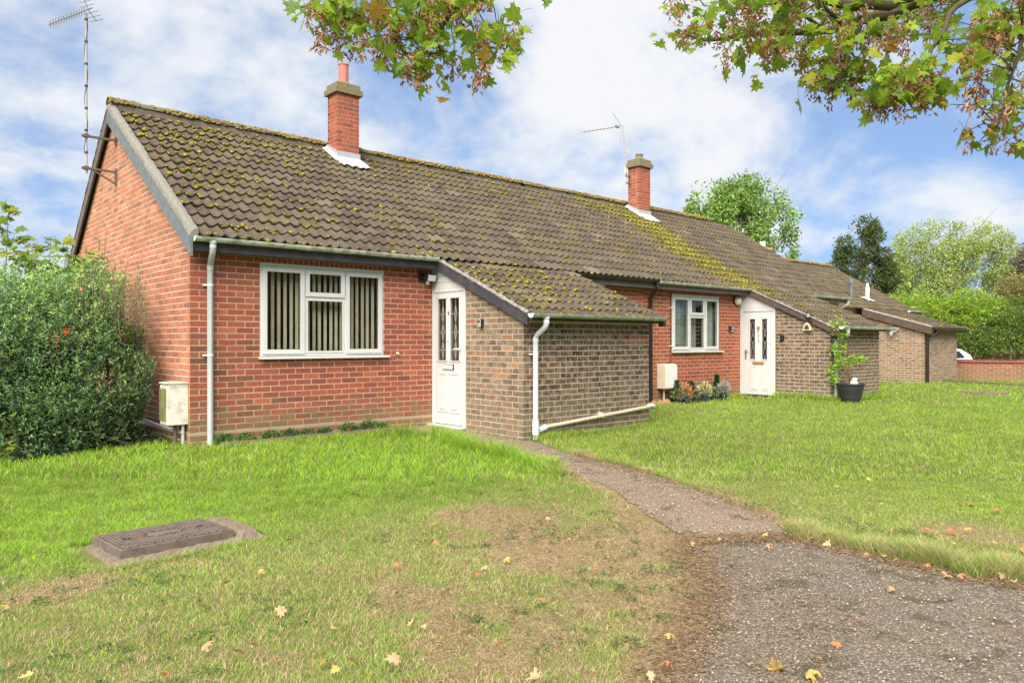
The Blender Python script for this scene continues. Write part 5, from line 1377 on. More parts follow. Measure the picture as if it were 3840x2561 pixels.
# terracotta scallop edging by house two
TL = ('first scalloped terracotta edging tile, beside the black downpipe', 'middle scalloped terracotta edging tile under the cream meter box', 'last scalloped terracotta edging tile, nearest the flowers')
for i in range(3):
    c = onY(2455+i*25, 1500, -0.30); pr = [(0.075*math.cos(a), 0.07*math.sin(a)) for a in np.linspace(0, math.pi, 11)]
    g = float(gz(c[0], -0.30)); q = MB().prism([(c[0]+x, -0.30, g+0.0+max(0, z)+0.02) for x, z in pr]+[(c[0]-0.075, -0.3, g-0.03), (c[0]+0.075, -0.3, g-0.03)], (0, 0.03, 0)).build('terracotta_edging', M['terracotta'], None)
    tag(q, TL[i], 'edging', 'terracotta edging tiles')

# garden wall at the right, far away
def garden_wall():
    a = np.array([24.0, 0.15]); b = np.array([26.3, -9.5]); L_ = np.linalg.norm(b-a); u = (b-a)/L_; nrm = np.array([u[1], -u[0]])
    if nrm[0] > 0: nrm = -nrm
    t = thing('garden_wall', 'low red brick garden wall with brick-on-edge coping at the far right', 'wall', (a[0], a[1], -0.2))
    U = np.array([u[0], u[1], 0]); Nn = np.array([nrm[0], nrm[1], 0]); ang = math.atan2(u[1], u[0])
    def P(s_, o_, z): return np.array([a[0], a[1], 0])+U*s_+Nn*o_+np.array([0, 0, z])
    MB().obox(P(L_/2, -0.06, 0.12), U*L_/2, Nn*0.058, (0, 0, 0.32)).build('mortar_core', M['mortar'], t)
    me = bpy.data.meshes.new('brick'); q = MB().box((-.5,-.5,-.5), (.5,.5,.5)); me.from_pydata(q.v, [], q.f); me.materials.append(M['brick_o'])
    lst = []
    for k in range(8):
        z = -0.16+0.0+k*PZ; s_ = -PX/2*(k % 2)
        while s_ < L_: lst.append((s_+BL/2, z+BH/2)); s_ += PX
    lst.sort(key=lambda p: p[0]); n = 0
    for s_, z in lst[:290]:
        place('brick', me, t, P(s_, -0.05, z), rot=(0, 0, ang), scale=(BL, 0.1, BH), color=tuple(red_tone(1)[0]*np.array([0.9, 1.1, 1.3])))
    st = MB()
    for s_, z in lst[290:]: st.obox(P(s_, -0.05, z), U*BL/2, Nn*0.05, (0, 0, BH/2))
    if st.v:
        o = st.build('brickwork', M['brick_o'], t, color=(0.34, 0.12, 0.075)); tag(o, kind='stuff')
    s_ = 0.0
    k = 0
    while s_ < L_:
        place('coping_brick', me, t, P(s_+0.105, -0.06, 0.485), rot=(0, 0, ang), scale=(0.205, 0.17, 0.06), color=tuple(np.array([0.21, 0.09, 0.07])*R.uniform(.8, 1.2))); s_ += 0.215
    lower = MB().obox(P(L_/2, -0.03, 0.445), U*L_/2, Nn*0.08, (0, 0, 0.012)).build('tile_crease', M['brick_o'], t, color=(0.4, 0.16, 0.1))
garden_wall()
# bank with a hedge beyond the wall, and a white car parked on the lower road
bk = MB(); pts = [at(u*K, 815, 40.0) for u in np.linspace(1700, 2900, 13)]
V = []; f = []
for p in pts: V += [(p[0], p[1], -1.0), (p[0], p[1], 0.33), (p[0]+0.6, p[1]+1.0, 0.42), (p[0]+3, p[1]+5, 0.5), (p[0]+3, p[1]+5, -1.0)]
for i in range(len(pts)-1):
    for k in range(4): f.append((i*5+k, i*5+k+1, (i+1)*5+k+1, (i+1)*5+k))
M['bank'] = mat('bare brown bank', (0.36, 0.22, 0.14), 1.0, 0.05, var=(0.22, 0.14, 0.09), scale=4, bump=0.8, bscale=20)
tag(bk.add(V, f).build('bank', M['bank'], None), 'bare brown earth bank under the far hedge', kind='structure')
def car():
    g = -0.70; c = at(3610, 1308, 35.0); px_ = RGT.copy(); fw = FWD.copy()
    # rear of the car points right in the picture
    o = np.array([c[0], c[1], g]) - px_*1.9
    t = thing('parked_car', 'white car parked beyond the garden wall, mostly hidden by the end house', 'car', tuple(o))
    def P(s_, w, z): return o+px_*s_+fw*w+np.array([0, 0, z])
    side = [(-1.9, 0.25), (2.0, 0.25), (2.12, 0.6), (2.05, 0.95), (-1.0, 0.98), (-1.85, 0.82), (-2.05, 0.6)]
    MB().prism([P(s_, -0.85, z) for s_, z in side], fw*1.7).build('body', M['carpaint'], t, smooth_=True, bevel=0.06)
    cab = [(-0.9, 0.95), (-0.25, 1.40), (0.6, 1.50), (1.4, 1.46), (1.85, 1.2), (2.0, 0.93)]
    MB().prism([P(s_, -0.70, z) for s_, z in cab], fw*1.4).build('roof', M['carpaint'], t, smooth_=True, bevel=0.07)
    MB().prism([P(s_, -0.715, z) for s_, z in ((-0.6, 1.0), (-0.12, 1.34), (0.55, 1.40), (0.55, 1.0))], fw*0.01).build('window', M['carglass'], t); MB().prism([P(s_, -0.715, z) for s_, z in ((0.62, 1.0), (0.62, 1.40), (1.32, 1.36), (1.6, 1.05))], fw*0.01).build('window', M['carglass'], t)
    for s_ in (-1.25, 1.3):
        for w in (-0.78, 0.62):
            q = P(s_, w, 0.32); r_ = MB()
            ring = [q+px_*0.32*math.cos(a)+np.array([0, 0, 0.32*math.sin(a)]) for a in np.linspace(0, 2*math.pi, 20, endpoint=False)]
            wh = r_.prism(ring, fw*0.18).build('wheel', M['tyre'], t)
    MB().obox(P(2.08, -0.6, 0.78), px_*0.03, fw*0.12, (0, 0, 0.09)).build('tail_light', M['pot'], t)
car()
# ------------------------------------------------------------------ foliage
def unit(v): return v/(np.linalg.norm(v, axis=-1, keepdims=True)+1e-9)
def rdir(n): return unit(rng.normal(size=(n, 3)))
def leaves(name, P, D, Nn, L, Wd, tone, mat_, parent, kind='stuff', fold=0.18, curl=0.15):
    """P base point, D pointing direction, Nn blade normal"""
    D = unit(D); S = unit(np.cross(D, Nn)); Nn = unit(np.cross(S, D)); L = np.asarray(L)[:, None]; Wd = np.asarray(Wd)[:, None]
    a = P; b = P + D*L*0.45 + S*Wd*0.5 + Nn*Wd*fold; c = P + D*L - Nn*L*curl; d_ = P + D*L*0.45 - S*Wd*0.5 + Nn*Wd*fold
    V = np.stack([a, b, c, d_], 1).reshape(-1, 3); n = len(P); q = np.arange(n)*4
    Fq = np.concatenate([np.stack([q, q+1, q+2], -1), np.stack([q, q+2, q+3], -1)])
    org = V.mean(0)
    return tag(place(name, npmesh(name, V-org, Fq, mat_, tone=np.repeat(tone, 4, 0)), parent, org), kind=kind)
def tones(n, cols, wts, jit=0.3):
    c = np.array(cols, float)[rng.choice(len(cols), n, p=np.array(wts)/sum(wts))]
    return c*(1-jit/2+jit*rng.random((n, 1)))
def ball(n, c, r, shell=0.55):
    """points in an ellipsoid, denser to the outside, and outward directions"""
    d_ = rdir(n); q = (shell**3+(1-shell**3)*rng.random((n, 1)))**(1/3)
    return np.array(c)+d_*q*np.array(r), d_
# --- the lawn
def build_grass():
    OBST = [[(-0.02,-0.02),(3.54,-0.02),(3.54,-2.06),(6.13,-2.06),(6.13,-0.02),(11.93,-0.02),(11.93,-2.07),(14.24,-2.07),(14.24,-0.02),(16.7,-0.02),(16.7,1.5),(20.93,1.5),(20.93,-0.54),(23.6,-0.54),(23.6,1.5),(25,1.5),(25,8),(-0.02,8)], DRIVE, PATH]
    mh = [(-2.0,-4.62),(-0.98,-4.54),(-1.03,-3.88),(-2.05,-3.96)]
    P = []; 
    def band(n, d0, d1, pw):
        u = rng.random(n); d_ = (d0**pw + u*(d1**pw-d0**pw))**(1/pw); l = (rng.random(n)*2-1)*0.82*d_
        x = CAMX + RGT[0]*l + SY*d_; y = CAMY + RGT[1]*l + CY*d_
        return x, y, d_
    xs, ys, ds = [], [], []
    for n, d0, d1, pw in ((330000, 2.3, 7.0, 1.35), (190000, 7.0, 15.0, 1.2), (110000, 15.0, 42.0, 1.0)):
        x, y, d_ = band(n, d0, d1, pw); xs.append(x); ys.append(y); ds.append(d_)
    # longer tufts along the path, drive, walls and the cover
    def edge(pts, n, spread):
        pts = np.array(pts, float); seg = np.linalg.norm(np.diff(pts, axis=0), axis=1); k = rng.choice(len(seg), n, p=seg/seg.sum()); t_ = rng.random(n)[:, None]
        p = pts[k]+(pts[k+1]-pts[k])*t_ + rng.normal(0, spread, (n, 2)); return p[:, 0], p[:, 1]
    E_ = []
    xx_ = -2.6+5.6*rng.random(150000); yy_ = -8.6+4.6*rng.random(150000); kd = (dryness(xx_, yy_) > 0.25) & (rng.random(150000) < .8); E_.append((xx_[kd], yy_[kd], np.full(int(kd.sum()), 0.8)))
    for pts, n, sp, hh in (([(1.75,-6.80),(1.66,-7.0),(1.67,-7.36),(1.62,-7.86),(1.75,-8.2)], 11000, 0.07, 4.2), ([(3.17,-3.2),(2.93,-4.37),(2.50,-5.58),(1.97,-6.56),(1.7,-6.86)], 6000, 0.06, 2.0),
                           ([(2.35,-0.5),(2.75,-1.2),(2.46,-2.36),(2.46,-3.04),(2.18,-4.26)], 8000, 0.07, 2.2), ([(3.66,-2.14),(6.13,-2.12),(6.2,-0.1)], 5000, 0.05, 1.6),
                           ([(11.9,-0.95),(11.9,-2.12),(14.24,-2.12)], 4000, 0.10, 2.0), ([(-2.05,-4.64),(-0.95,-4.56),(-1.0,-3.86),(-2.08,-3.95),(-2.05,-4.64)], 3600, 0.035, 1.7), ([(6.2,-0.1),(11.9,-0.1)], 4000, 0.08, 1.5)):
        x, y = edge(pts, n, sp); E_.append((x, y, np.full(n, hh)))
    ne = sum(len(e[0]) for e in E_)
    x = np.concatenate(xs+[e[0] for e in E_]); y = np.concatenate(ys+[e[1] for e in E_]); hm = np.concatenate([np.ones(sum(map(len, xs)))]+[e[2] for e in E_])
    d_ = (x-CAMX)*SY+(y-CAMY)*CY
    wob = 0.10; xx = x+wob*(fbm(x*5, y*5, 71)-0.5); yy = y+wob*(fbm(x*5, y*5, 72)-0.5)
    ok = d_ > 2.2
    for k, pl in enumerate(OBST): ok &= ~inpoly(xx if k else x, yy if k else y, pl)
    ok &= ~inpoly(x, y, mh)
    # shade bed in front of the bush and bare soil near the door
    ok &= ~inpoly(x, y, [(-3.4,-0.35),(-1.94,-0.30),(-1.0,0.2),(-0.15,0.5),(-0.02,0.0),(0.0,3),(-6,4)])
    ok &= ~(inpoly(x, y, [(0,-0.3),(2.7,-0.3),(2.7,0),(0,0)]) & (rng.random(len(x)) < 0.8))
    dr = dryness(x, y)
    drn = dr*(0.75+0.5*rng.random(len(x)))
    bare = fbm(x*3.3, y*3.3, 90)
    ok &= ~((rng.random(len(x)) < 0.10*smooth(0.45, 0.8, dr)) & (hm < 1.3) & (bare > 0.42))
    x, y, d_, hm, dr, drn = x[ok], y[ok], d_[ok], hm[ok], dr[ok], drn[ok]; n = len(x)
    lush = fbm(x*0.7, y*0.7, 33)
    near = d_ < 7; mid = (d_ >= 7) & (d_ < 15)
    h = np.where(near, 0.025, np.where(mid, 0.045, 0.055))*(0.55+0.75*rng.random(n))*(0.75+0.6*lush)*(0.5+1.0*fbm(x*6, y*6, 58, 3))*(1-0.45*dr)*hm
    band_green = smooth(-5.2, -2.6, y)*smooth(6, 3, x); h = h*(1+0.5*band_green)
    w = np.where(near, 0.0032, np.where(mid, 0.0065, 0.016))*(0.7+0.6*rng.random(n))
    w = np.where(hm > 1.1, np.maximum(w*0.8, 0.003), w)
    az = rng.random(n)*2*np.pi; lean = (0.35+0.75*rng.random(n))*h*(1+0.9*dr)
    az2 = np.where(rng.random(n) < 0.85, rng.random(n)*2*np.pi, 2*np.pi*fbm(x*2.5, y*2.5, 44)*2)
    dx, dy = np.cos(az2), np.sin(az2); sx, sy = -np.sin(az), np.cos(az)
    z0 = gz(x, y)-0.004
    b0 = np.stack([x-sx*w/2, y-sy*w/2, z0], -1); b1 = np.stack([x+sx*w/2, y+sy*w/2, z0], -1)
    m0 = np.stack([x+dx*lean*0.35-sx*w*0.4, y+dy*lean*0.35-sy*w*0.4, z0+h*0.6], -1); m1 = np.stack([x+dx*lean*0.35+sx*w*0.4, y+dy*lean*0.35+sy*w*0.4, z0+h*0.6], -1)
    tp = np.stack([x+dx*lean, y+dy*lean, z0+h*(0.98-0.25*dr)], -1)
    g1 = np.array([0.25, 0.44, 0.035]); g2 = np.array([0.38, 0.54, 0.06]); g3 = np.array([0.16, 0.31, 0.03]); g4 = np.array([0.46, 0.47, 0.20])
    s_ = np.array([0.60, 0.46, 0.29]); s2 = np.array([0.42, 0.27, 0.16])
    t_ = rng.random(n)[:, None]; T = np.where(t_ < 0.45, g1, np.where(t_ < 0.78, g2, g3))
    pat = (0.45*fbm(x*0.9, y*0.9, 55)+0.55*fbm(x*9, y*9, 56, 3))[:, None]; T = T*(0.45+1.1*pat)
    T = T*(1-0.45*band_green[:, None]*0) 
    front = smooth(-3.6, -5.6, y)[:, None]*smooth(4.0, 1.5, x)[:, None]
    right = (smooth(2.0, 3.5, x)*smooth(16, 6, x))[:, None]
    T = T*(1-front*0.35)+front*0.33*g4 + right*np.array([0.05, 0.03, 0.02])
    isd = (rng.random(n) < np.clip((drn*0.95+0.05+0.36*front[:, 0]+0.09*right[:, 0])*(0.35+1.3*fbm(x*7, y*7, 57, 3)), 0, 0.93))[:, None]
    T = np.where(isd, np.where(rng.random((n, 1)) < 0.62, s_, s2)*(0.7+0.6*rng.random((n, 1))), T)
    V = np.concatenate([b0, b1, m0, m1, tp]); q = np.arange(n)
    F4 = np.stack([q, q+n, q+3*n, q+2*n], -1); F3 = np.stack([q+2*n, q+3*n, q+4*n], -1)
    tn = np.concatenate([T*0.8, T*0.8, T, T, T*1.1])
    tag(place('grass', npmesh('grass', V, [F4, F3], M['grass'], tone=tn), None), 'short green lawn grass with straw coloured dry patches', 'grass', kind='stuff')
    # broad-leaved weeds: clover and plantain rosettes through the dry part
    k = 1500; wx = -3.2+5.6*rng.random(k); wy = -8.2+4.6*rng.random(k); cl = fbm(wx*1.7, wy*1.7, 77)
    ok = (cl > 0.56) & ~inpoly(wx, wy, DRIVE) & ~inpoly(wx, wy, PATH) & ~inpoly(wx, wy, mh) & (((wx-CAMX)*SY+(wy-CAMY)*CY) > 2.3); wx, wy = wx[ok], wy[ok]; nl = 9
    cx_ = np.repeat(wx, nl); cy_ = np.repeat(wy, nl); m_ = len(cx_); a = rng.random(m_)*6.28; r_ = 0.035*rng.random(m_)
    Pp = np.stack([cx_+r_*np.cos(a), cy_+r_*np.sin(a), gz(cx_, cy_)+0.006+0.016*rng.random(m_)], -1); D = np.stack([np.cos(a), np.sin(a), 0.15+0.3*rng.random(m_)], -1)
    leaves('clover', Pp, D, np.tile([0, 0, 1.0], (m_, 1))+0.3*rdir(m_), 0.012+0.012*rng.random(m_), 0.010+0.008*rng.random(m_), tones(m_, [(0.06, 0.15, 0.03), (0.10, 0.20, 0.05), (0.13, 0.21, 0.09)], [5, 4, 1]), M['grass'], None).update({}) if False else tag(leaves('clover', Pp, D, np.tile([0, 0, 1.0], (m_, 1))+0.3*rdir(m_), 0.012+0.012*rng.random(m_), 0.010+0.008*rng.random(m_), tones(m_, [(0.06, 0.15, 0.03), (0.10, 0.20, 0.05), (0.13, 0.21, 0.09)], [5, 4, 1]), M['grass'], None), 'patches of clover and daisy leaves in the worn lawn', 'clover')
    # dry straw and leaf litter lying on the bare soil and on the drive edge
    k = 7000; ex, ey = edge([(1.02,-6.44),(0.68,-6.74),(0.32,-7.05),(-0.23,-7.36),(-0.73,-7.59),(-1.2,-8.0)], k, 0.07)
    k2 = 4200; e2, f2 = edge([(1.02,-6.44),(1.54,-6.80)], k2, 0.05); k3 = 4200; e3_, f3 = edge([(1.57,-6.9),(1.56,-7.4),(1.50,-7.9),(1.6,-8.2)], k3, 0.07); k4 = 2500; e4, f4 = edge([(3.0,-3.6),(2.46,-5.58),(1.93,-6.56)], k4, 0.09)
    k5 = 16000; e5 = -1.5+3.0*rng.random(k5); f5 = -8.0+3.2*rng.random(k5); kk = dryness(e5, f5) > 0.35; e5, f5 = e5[kk], f5[kk]
    ex = np.concatenate([ex, e2, e3_, e4, e5]); ey = np.concatenate([ey, f2, f3, f4, f5]); kk = (((ex-CAMX)*SY+(ey-CAMY)*CY) > 2.3) & ~inpoly(ex, ey, mh); ex, ey = ex[kk], ey[kk]; m_ = len(ex)
    a = rng.random(m_)*6.28; Pp = np.stack([ex, ey, gz(ex, ey)+0.016+0.014*rng.random(m_)], -1); D = np.stack([np.cos(a), np.sin(a), 0.25*(rng.random(m_)-0.35)], -1)
    tag(leaves('straw', Pp, D, np.tile([0, 0, 1.0], (m_, 1))+0.5*rdir(m_), 0.015+0.03*rng.random(m_), 0.002+0.0025*rng.random(m_), tones(m_, [(0.50, 0.38, 0.24), (0.36, 0.24, 0.14), (0.16, 0.11, 0.07)], [5, 4, 2]), M['grass'], None), 'dry straw and litter along the edge of the drive', 'straw')
build_grass()
def litter_stones():
    """loose stones proud of the drive and the path"""
    for nm, poly, n, cols, lab in (('gravel', DRIVE, 11000, [(0.36, 0.30, 0.24), (0.26, 0.20, 0.15), (0.42, 0.37, 0.30), (0.14, 0.12, 0.10)], 'stones standing proud of the worn driveway surface'), ('path_gravel', PATH, 5000, [(0.46, 0.36, 0.29), (0.32, 0.22, 0.16), (0.58, 0.50, 0.42)], 'stones standing proud of the worn path')):
        xs = [p[0] for p in poly]; ys = [p[1] for p in poly]; x = min(xs)+(max(xs)-min(xs))*rng.random(n*2); y = max(min(ys), -9.6)+(max(ys)-max(min(ys), -9.6))*rng.random(n*2)
        ok = inpoly(x, y, poly) & (((x-CAMX)*SY+(y-CAMY)*CY) > 2.4) & (np.hypot(x-CAMX, y-CAMY) < 9); x, y = x[ok][:n], y[ok][:n]; m_ = len(x)
        s_ = 0.0020+0.0034*rng.random((m_, 1))**2
        o = blobs(nm, np.stack([x, y, gz(x, y)+0.0225], -1), s_*np.array([[1.4, 1.0, 0.7]]), tones(m_, cols, [3]*len(cols)), M['stone'], None); tag(o, lab, 'gravel')
litter_stones()
# --- leaf shape of the maple
def maple_leaf(seed, curl=0.12):
    r_ = random.Random(seed)
    out = [(0, 0), (0.10, -0.10), (0.26, -0.12), (0.34, -0.05), (0.30, 0.06), (0.46, 0.12), (0.62, 0.10), (0.52, 0.24), (0.58, 0.34), (0.38, 0.36), (0.30, 0.42), (0.30, 0.56), (0.40, 0.72), (0.22, 0.70), (0.12, 0.66), (0.10, 0.82), (0, 1.02)]
    out = [(x*r_.uniform(.92, 1.08), y) for x, y in out]
    full = out + [(-x, y) for x, y in out[-2:0:-1]]
    V = [(0, 0.3, 0.03)]; 
    for x, y in full: V.append((x, y, curl*(-(x*x)*1.1 - (y-0.3)**2*0.5) + 0.05*abs(x) + r_.uniform(-0.015, 0.015)))
    n = len(full)
    return V, [(0, 1+i, 1+(i+1) % n) for i in range(n)]
LEAFV = [maple_leaf(i, c) for i, c in enumerate((0.15, 0.45, -0.25, 0.8))]
# --- overhanging maple
def maple():
    tb = at(4700, 1278, 6.6); gzb = float(gz(tb[0], tb[1]))
    T = thing('maple_tree', 'maple overhanging the top of the view with lobed leaves and hanging brown keys', 'tree', (tb[0], tb[1], gzb))
    crown = np.array([tb[0], tb[1], 4.6])
    MB().tube([(tb[0], tb[1], gzb-0.1), (tb[0]+0.05, tb[1], 1.2), (tb[0]-0.05, tb[1]+0.05, 2.8), crown, crown+np.array([0.2, 0.1, 2.5])], [0.30, 0.24, 0.20, 0.15, 0.05], 14).build('trunk', M['bark'], T, smooth_=True)
    B = []                              # skeleton: polylines of (u, v, depth) in photograph pixels
    def br(pts, r0, r1): B.append(([at(*p) for p in pts], r0, r1))
    br([(4600, -500, 6.6), (4100, -330, 6.4), (3700, -130, 6.3), (3520, -20, 6.2), (3355, 55, 6.2), (3227, 74, 6.3), (3117, 112, 6.4), (2890, 122, 6.5), (2760, 135, 6.6), (2655, 150, 6.7), (2560, 120, 6.8)], 0.085, 0.010)
    br([(3900, -230, 6.4), (3600, -70, 6.1), (3331, 18, 6.0), (3196, 20, 6.0), (3060, -10, 6.1), (2850, -90, 6.2), (2600, -160, 6.4)], 0.06, 0.03)
    br([(2600, -160, 6.4), (2300, -260, 6.0), (2050, -200, 5.4), (1860, -90, 5.1), (1770, 0, 5.0), (1690, 45, 4.9), (1650, 110, 4.9), (1640, 165, 4.9), (1665, 225, 4.9), (1700, 290, 4.9)], 0.04, 0.004)
    br([(1860, -90, 5.1), (1720, -40, 5.0), (1712, 20, 5.0), (1750, 80, 4.9), (1785, 140, 4.9), (1790, 200, 4.9)], 0.016, 0.005)
    br([(2050, -200, 5.4), (1600, -120, 5.2), (1440, -20, 5.1), (1445, 60, 5.0), (1500, 150, 5.0), (1520, 210, 5.0)], 0.02, 0.004)
    br([(1600, -120, 5.2), (1300, -60, 5.2), (1220, 20, 5.1), (1240, 90, 5.1)], 0.012, 0.004)
    br([(3227, 74, 6.3), (3215, 130, 6.2), (3180, 200, 6.2), (3165, 270, 6.1), (3120, 330, 6.1)], 0.03, 0.006)
    br([(3700, -130, 6.3), (3640, -10, 5.6), (3557, 55, 5.5), (3520, 150, 5.4), (3470, 250, 5.4), (3440, 300, 5.4), (3360, 320, 5.4)], 0.03, 0.006)
    br([(4100, -330, 6.4), (4050, -60, 5.2), (3920, 60, 5.0), (3830, 150, 4.9), (3800, 260, 4.9), (3790, 380, 4.9), (3740, 470, 4.9)], 0.03, 0.005)
    br([(3117, 112, 6.4), (3020, 60, 6.3), (2900, 10, 6.3), (2750, 30, 6.4), (2640, 20, 6.5)], 0.02, 0.005)
    br([(3074, 0, 6.0), (3130, 60, 6.1), (3160, 110, 6.2)], 0.02, 0.012)
    for pts, r0, r1 in B:
        n = len(pts); P_ = [pts[0]]
        for a, b in zip(pts[:-1], pts[1:]):
            for k in (0.5, 1.0): P_.append(a+(b-a)*k+(np.array([R.gauss(0, 1) for _ in range(3)])*0.012 if k < 1 else 0))
        rs = [r0+(r1-r0)*(i/(len(P_)-1))**0.75 for i in range(len(P_))]
        MB().tube(P_, rs, 9).build('branch', M['bark'], T, smooth_=True)
    start = B[0][0][0]; MB().tube([crown+np.array([0, 0, 0.2]), start], [0.11, 0.085], 10).build('branch', M['bark'], T, smooth_=True)
    SK = np.concatenate([np.concatenate([a[None]+(b-a)[None]*t_ for a, b in zip(p[:-1], p[1:])]) for p, _, _ in B for t_ in (np.linspace(0, 1, 8)[:, None],)])
    # clump centres in picture regions, with depth
    reg = []
    L1 = [(1150,-120),(1150,20),(1170,90),(1220,120),(1290,150),(1370,165),(1440,240),(1490,260),(1560,270),(1620,315),(1690,325),(1720,270),(1800,265),(1880,225),(1925,155),(1900,95),(1830,50),(1840,-120)]
    R1 = [(2510,-150),(2500,60),(2480,100),(2540,150),(2600,190),(2620,220),(2700,215),(2790,225),(2870,210),(3000,205),(3080,200),(3200,150),(3330,150),(3400,165),(3560,110),(3600,40),(3640,-150)]
    C1 = [(3040,210),(3020,310),(3070,350),(3150,345),(3220,310),(3240,240),(3200,170),(3100,180)]
    C2 = [(3260,300),(3240,350),(3290,385),(3400,380),(3500,375),(3560,345),(3570,300),(3480,270),(3440,240),(3330,240)]
    R2 = [(3690,-150),(3720,60),(3620,90),(3600,180),(3650,260),(3620,340),(3660,420),(3700,440),(3720,520),(3780,520),(3840,500),(4100,480),(4100,-150)]
    clump = []
    def fill(poly, n, d0, d1, rr):
        k = 0; xs = [p[0] for p in poly]; ys = [p[1] for p in poly]
        while k < n:
            u, v = R.uniform(min(xs), max(xs)), R.uniform(min(ys), max(ys))
            if bool(inpoly(np.array([u]), np.array([v]), poly)[0]): clump.append((at(u, v, R.uniform(d0, d1)), rr)); k += 1
    fill(L1, 74, 4.7, 5.4, 0.10); fill(R1, 135, 5.6, 7.0, 0.14); fill(C1, 22, 5.9, 6.4, 0.11); fill(C2, 28, 5.2, 5.6, 0.11); fill(R2, 60, 4.6, 5.4, 0.13)
    for (u, v, d_) in ((3575, 165, 5.3), (3590, 330, 5.2), (3560, 390, 5.1), (3630, 490, 5.0), (3660, 545, 4.9), (3700, 60, 5.0), (2045, 8, 5.2), (3530, 130, 5.3), (3540, 340, 5.3), (3625, 300, 5.1), (3500, 210, 5.3)): clump.append((at(u, v, d_), 0.04))
    LP = []; LD = []; LN = []; LS = []; LT = []; twig = MB(); SP = []; SD = []
    green = [(0.26, 0.40, 0.035), (0.38, 0.50, 0.05), (0.16, 0.27, 0.04), (0.42, 0.42, 0.03), (0.45, 0.26, 0.05)]
    for c, rr in clump:
        j = int(np.argmin(np.linalg.norm(SK-c, axis=1))); s_ = SK[j]
        mid = (s_+c)/2+np.array([R.gauss(0, .02), R.gauss(0, .02), R.uniform(-.02, .04)])
        if np.linalg.norm(s_-c) < 1.2: twig.tube([s_, mid, c], [0.0055, 0.0042, 0.0025], 5, caps=False)
        nl = R.choice((4, 5, 6, 7)) if rr > 0.05 else R.choice((1, 2))
        for _ in range(nl):
            p = c+np.array([R.gauss(0, rr*0.75), R.gauss(0, rr*0.75), R.gauss(0, rr*0.5)])
            az = R.uniform(0, 2*math.pi); el = R.uniform(-1.2, 0.1)
            LP.append(p); LD.append((math.cos(az)*math.cos(el), math.sin(az)*math.cos(el), math.sin(el))); nn = np.array([R.gauss(0, .75), R.gauss(0, .75), 0.6+R.random()*0.5]); LN.append(nn); LS.append(R.uniform(0.055, 0.105) if R.random() < .78 else R.uniform(.10, .14))
            r_ = R.random(); b = green[0 if r_ < .38 else 1 if r_ < .72 else 2 if r_ < .93 else 3 if r_ < .975 else 4]; q = R.uniform(.8, 1.2); LT.append([v*q for v in b])
        if R.random() < 0.85 and rr > 0.05 or (rr <= .05 and R.random() < .4):
            cc = c+np.array([R.gauss(0, .05), R.gauss(0, .05), -0.03])
            for _ in range(R.randint(22, 50)):
                t_ = R.random(); SP.append(cc+np.array([R.gauss(0, .028), R.gauss(0, .028), -0.16*t_+0.04])); SD.append((R.gauss(0, .8), R.gauss(0, .8), -0.9))
    tag(twig.build('twigs', M['bark'], T), kind='stuff'); 
    LP = np.array(LP); LD = unit(np.array(LD)); LN = np.array(LN); LS = np.array(LS); LT = np.array(LT); n = len(LP)
    S_ = unit(np.cross(LD, LN)); Nn = unit(np.cross(S_, LD))
    u = 1920+F*((LP-CAM)@RGT)/((LP-CAM)@FWD); v = 1278-F*(LP[:, 2]-CAMZ)/((LP-CAM)@FWD)
    vis = (u > -50) & (u < 3890) & (v > -40); score = LS/((LP-CAM)@FWD)*np.where(vis, 1, 0.01); order = np.argsort(-score); big = set(order[:300].tolist())
    mes = []
    for V, f in LEAFV:
        me = bpy.data.meshes.new('leaf'); me.from_pydata(V, [], f); me.materials.append(M['mleaf_o']); mes.append(me)
    for i in sorted(big):
        o = place('leaf', mes[i % 4], T, LP[i], color=tuple(LT[i])); mtx = Matrix(((S_[i][0], LD[i][0], Nn[i][0]), (S_[i][1], LD[i][1], Nn[i][1]), (S_[i][2], LD[i][2], Nn[i][2])))
        o.rotation_euler = mtx.to_euler(); o.scale = (LS[i],)*3
    V = []; Fq = []; tn = []; b = 0
    for i in range(n):
        if i in big: continue
        lv, lf_ = LEAFV[i % 4]; lv = np.array(lv)*LS[i]; V.append(LP[i]+lv[:, :1]*S_[i]+lv[:, 1:2]*LD[i]+lv[:, 2:]*Nn[i]); Fq.append(np.array(lf_)+b); b += len(lv); tn.append(np.tile(LT[i], (len(lv), 1)))
    V = np.concatenate(V); org = V.mean(0); tag(place('foliage', npmesh('foliage', V-org, np.concatenate(Fq), M['mleaf_t'], tone=np.concatenate(tn)), T, org), kind='stuff')
    SP = np.array(SP); SD = np.array(SD); m_ = len(SP)
    leaves('seed_keys', SP, SD, rdir(m_), 0.034+0.016*rng.random(m_), 0.013+0.006*rng.random(m_), tones(m_, [(0.40, 0.20, 0.10), (0.26, 0.12, 0.06), (0.52, 0.32, 0.17)], [5, 3, 3]), M['seed'], T, curl=0.3)
    # petiole stalks
    st = MB()
    for i in order[:420]:
        p = LP[i]; q = p-LD[i]*R.uniform(.05, .09)+np.array([0, 0, R.uniform(.01, .05)]); st.tube([p, (p+q)/2+np.array([0, 0, .008]), q], 0.0012, 4, caps=False)
    tag(st.build('leaf_stalks', M['bark'], T), kind='stuff')
maple()
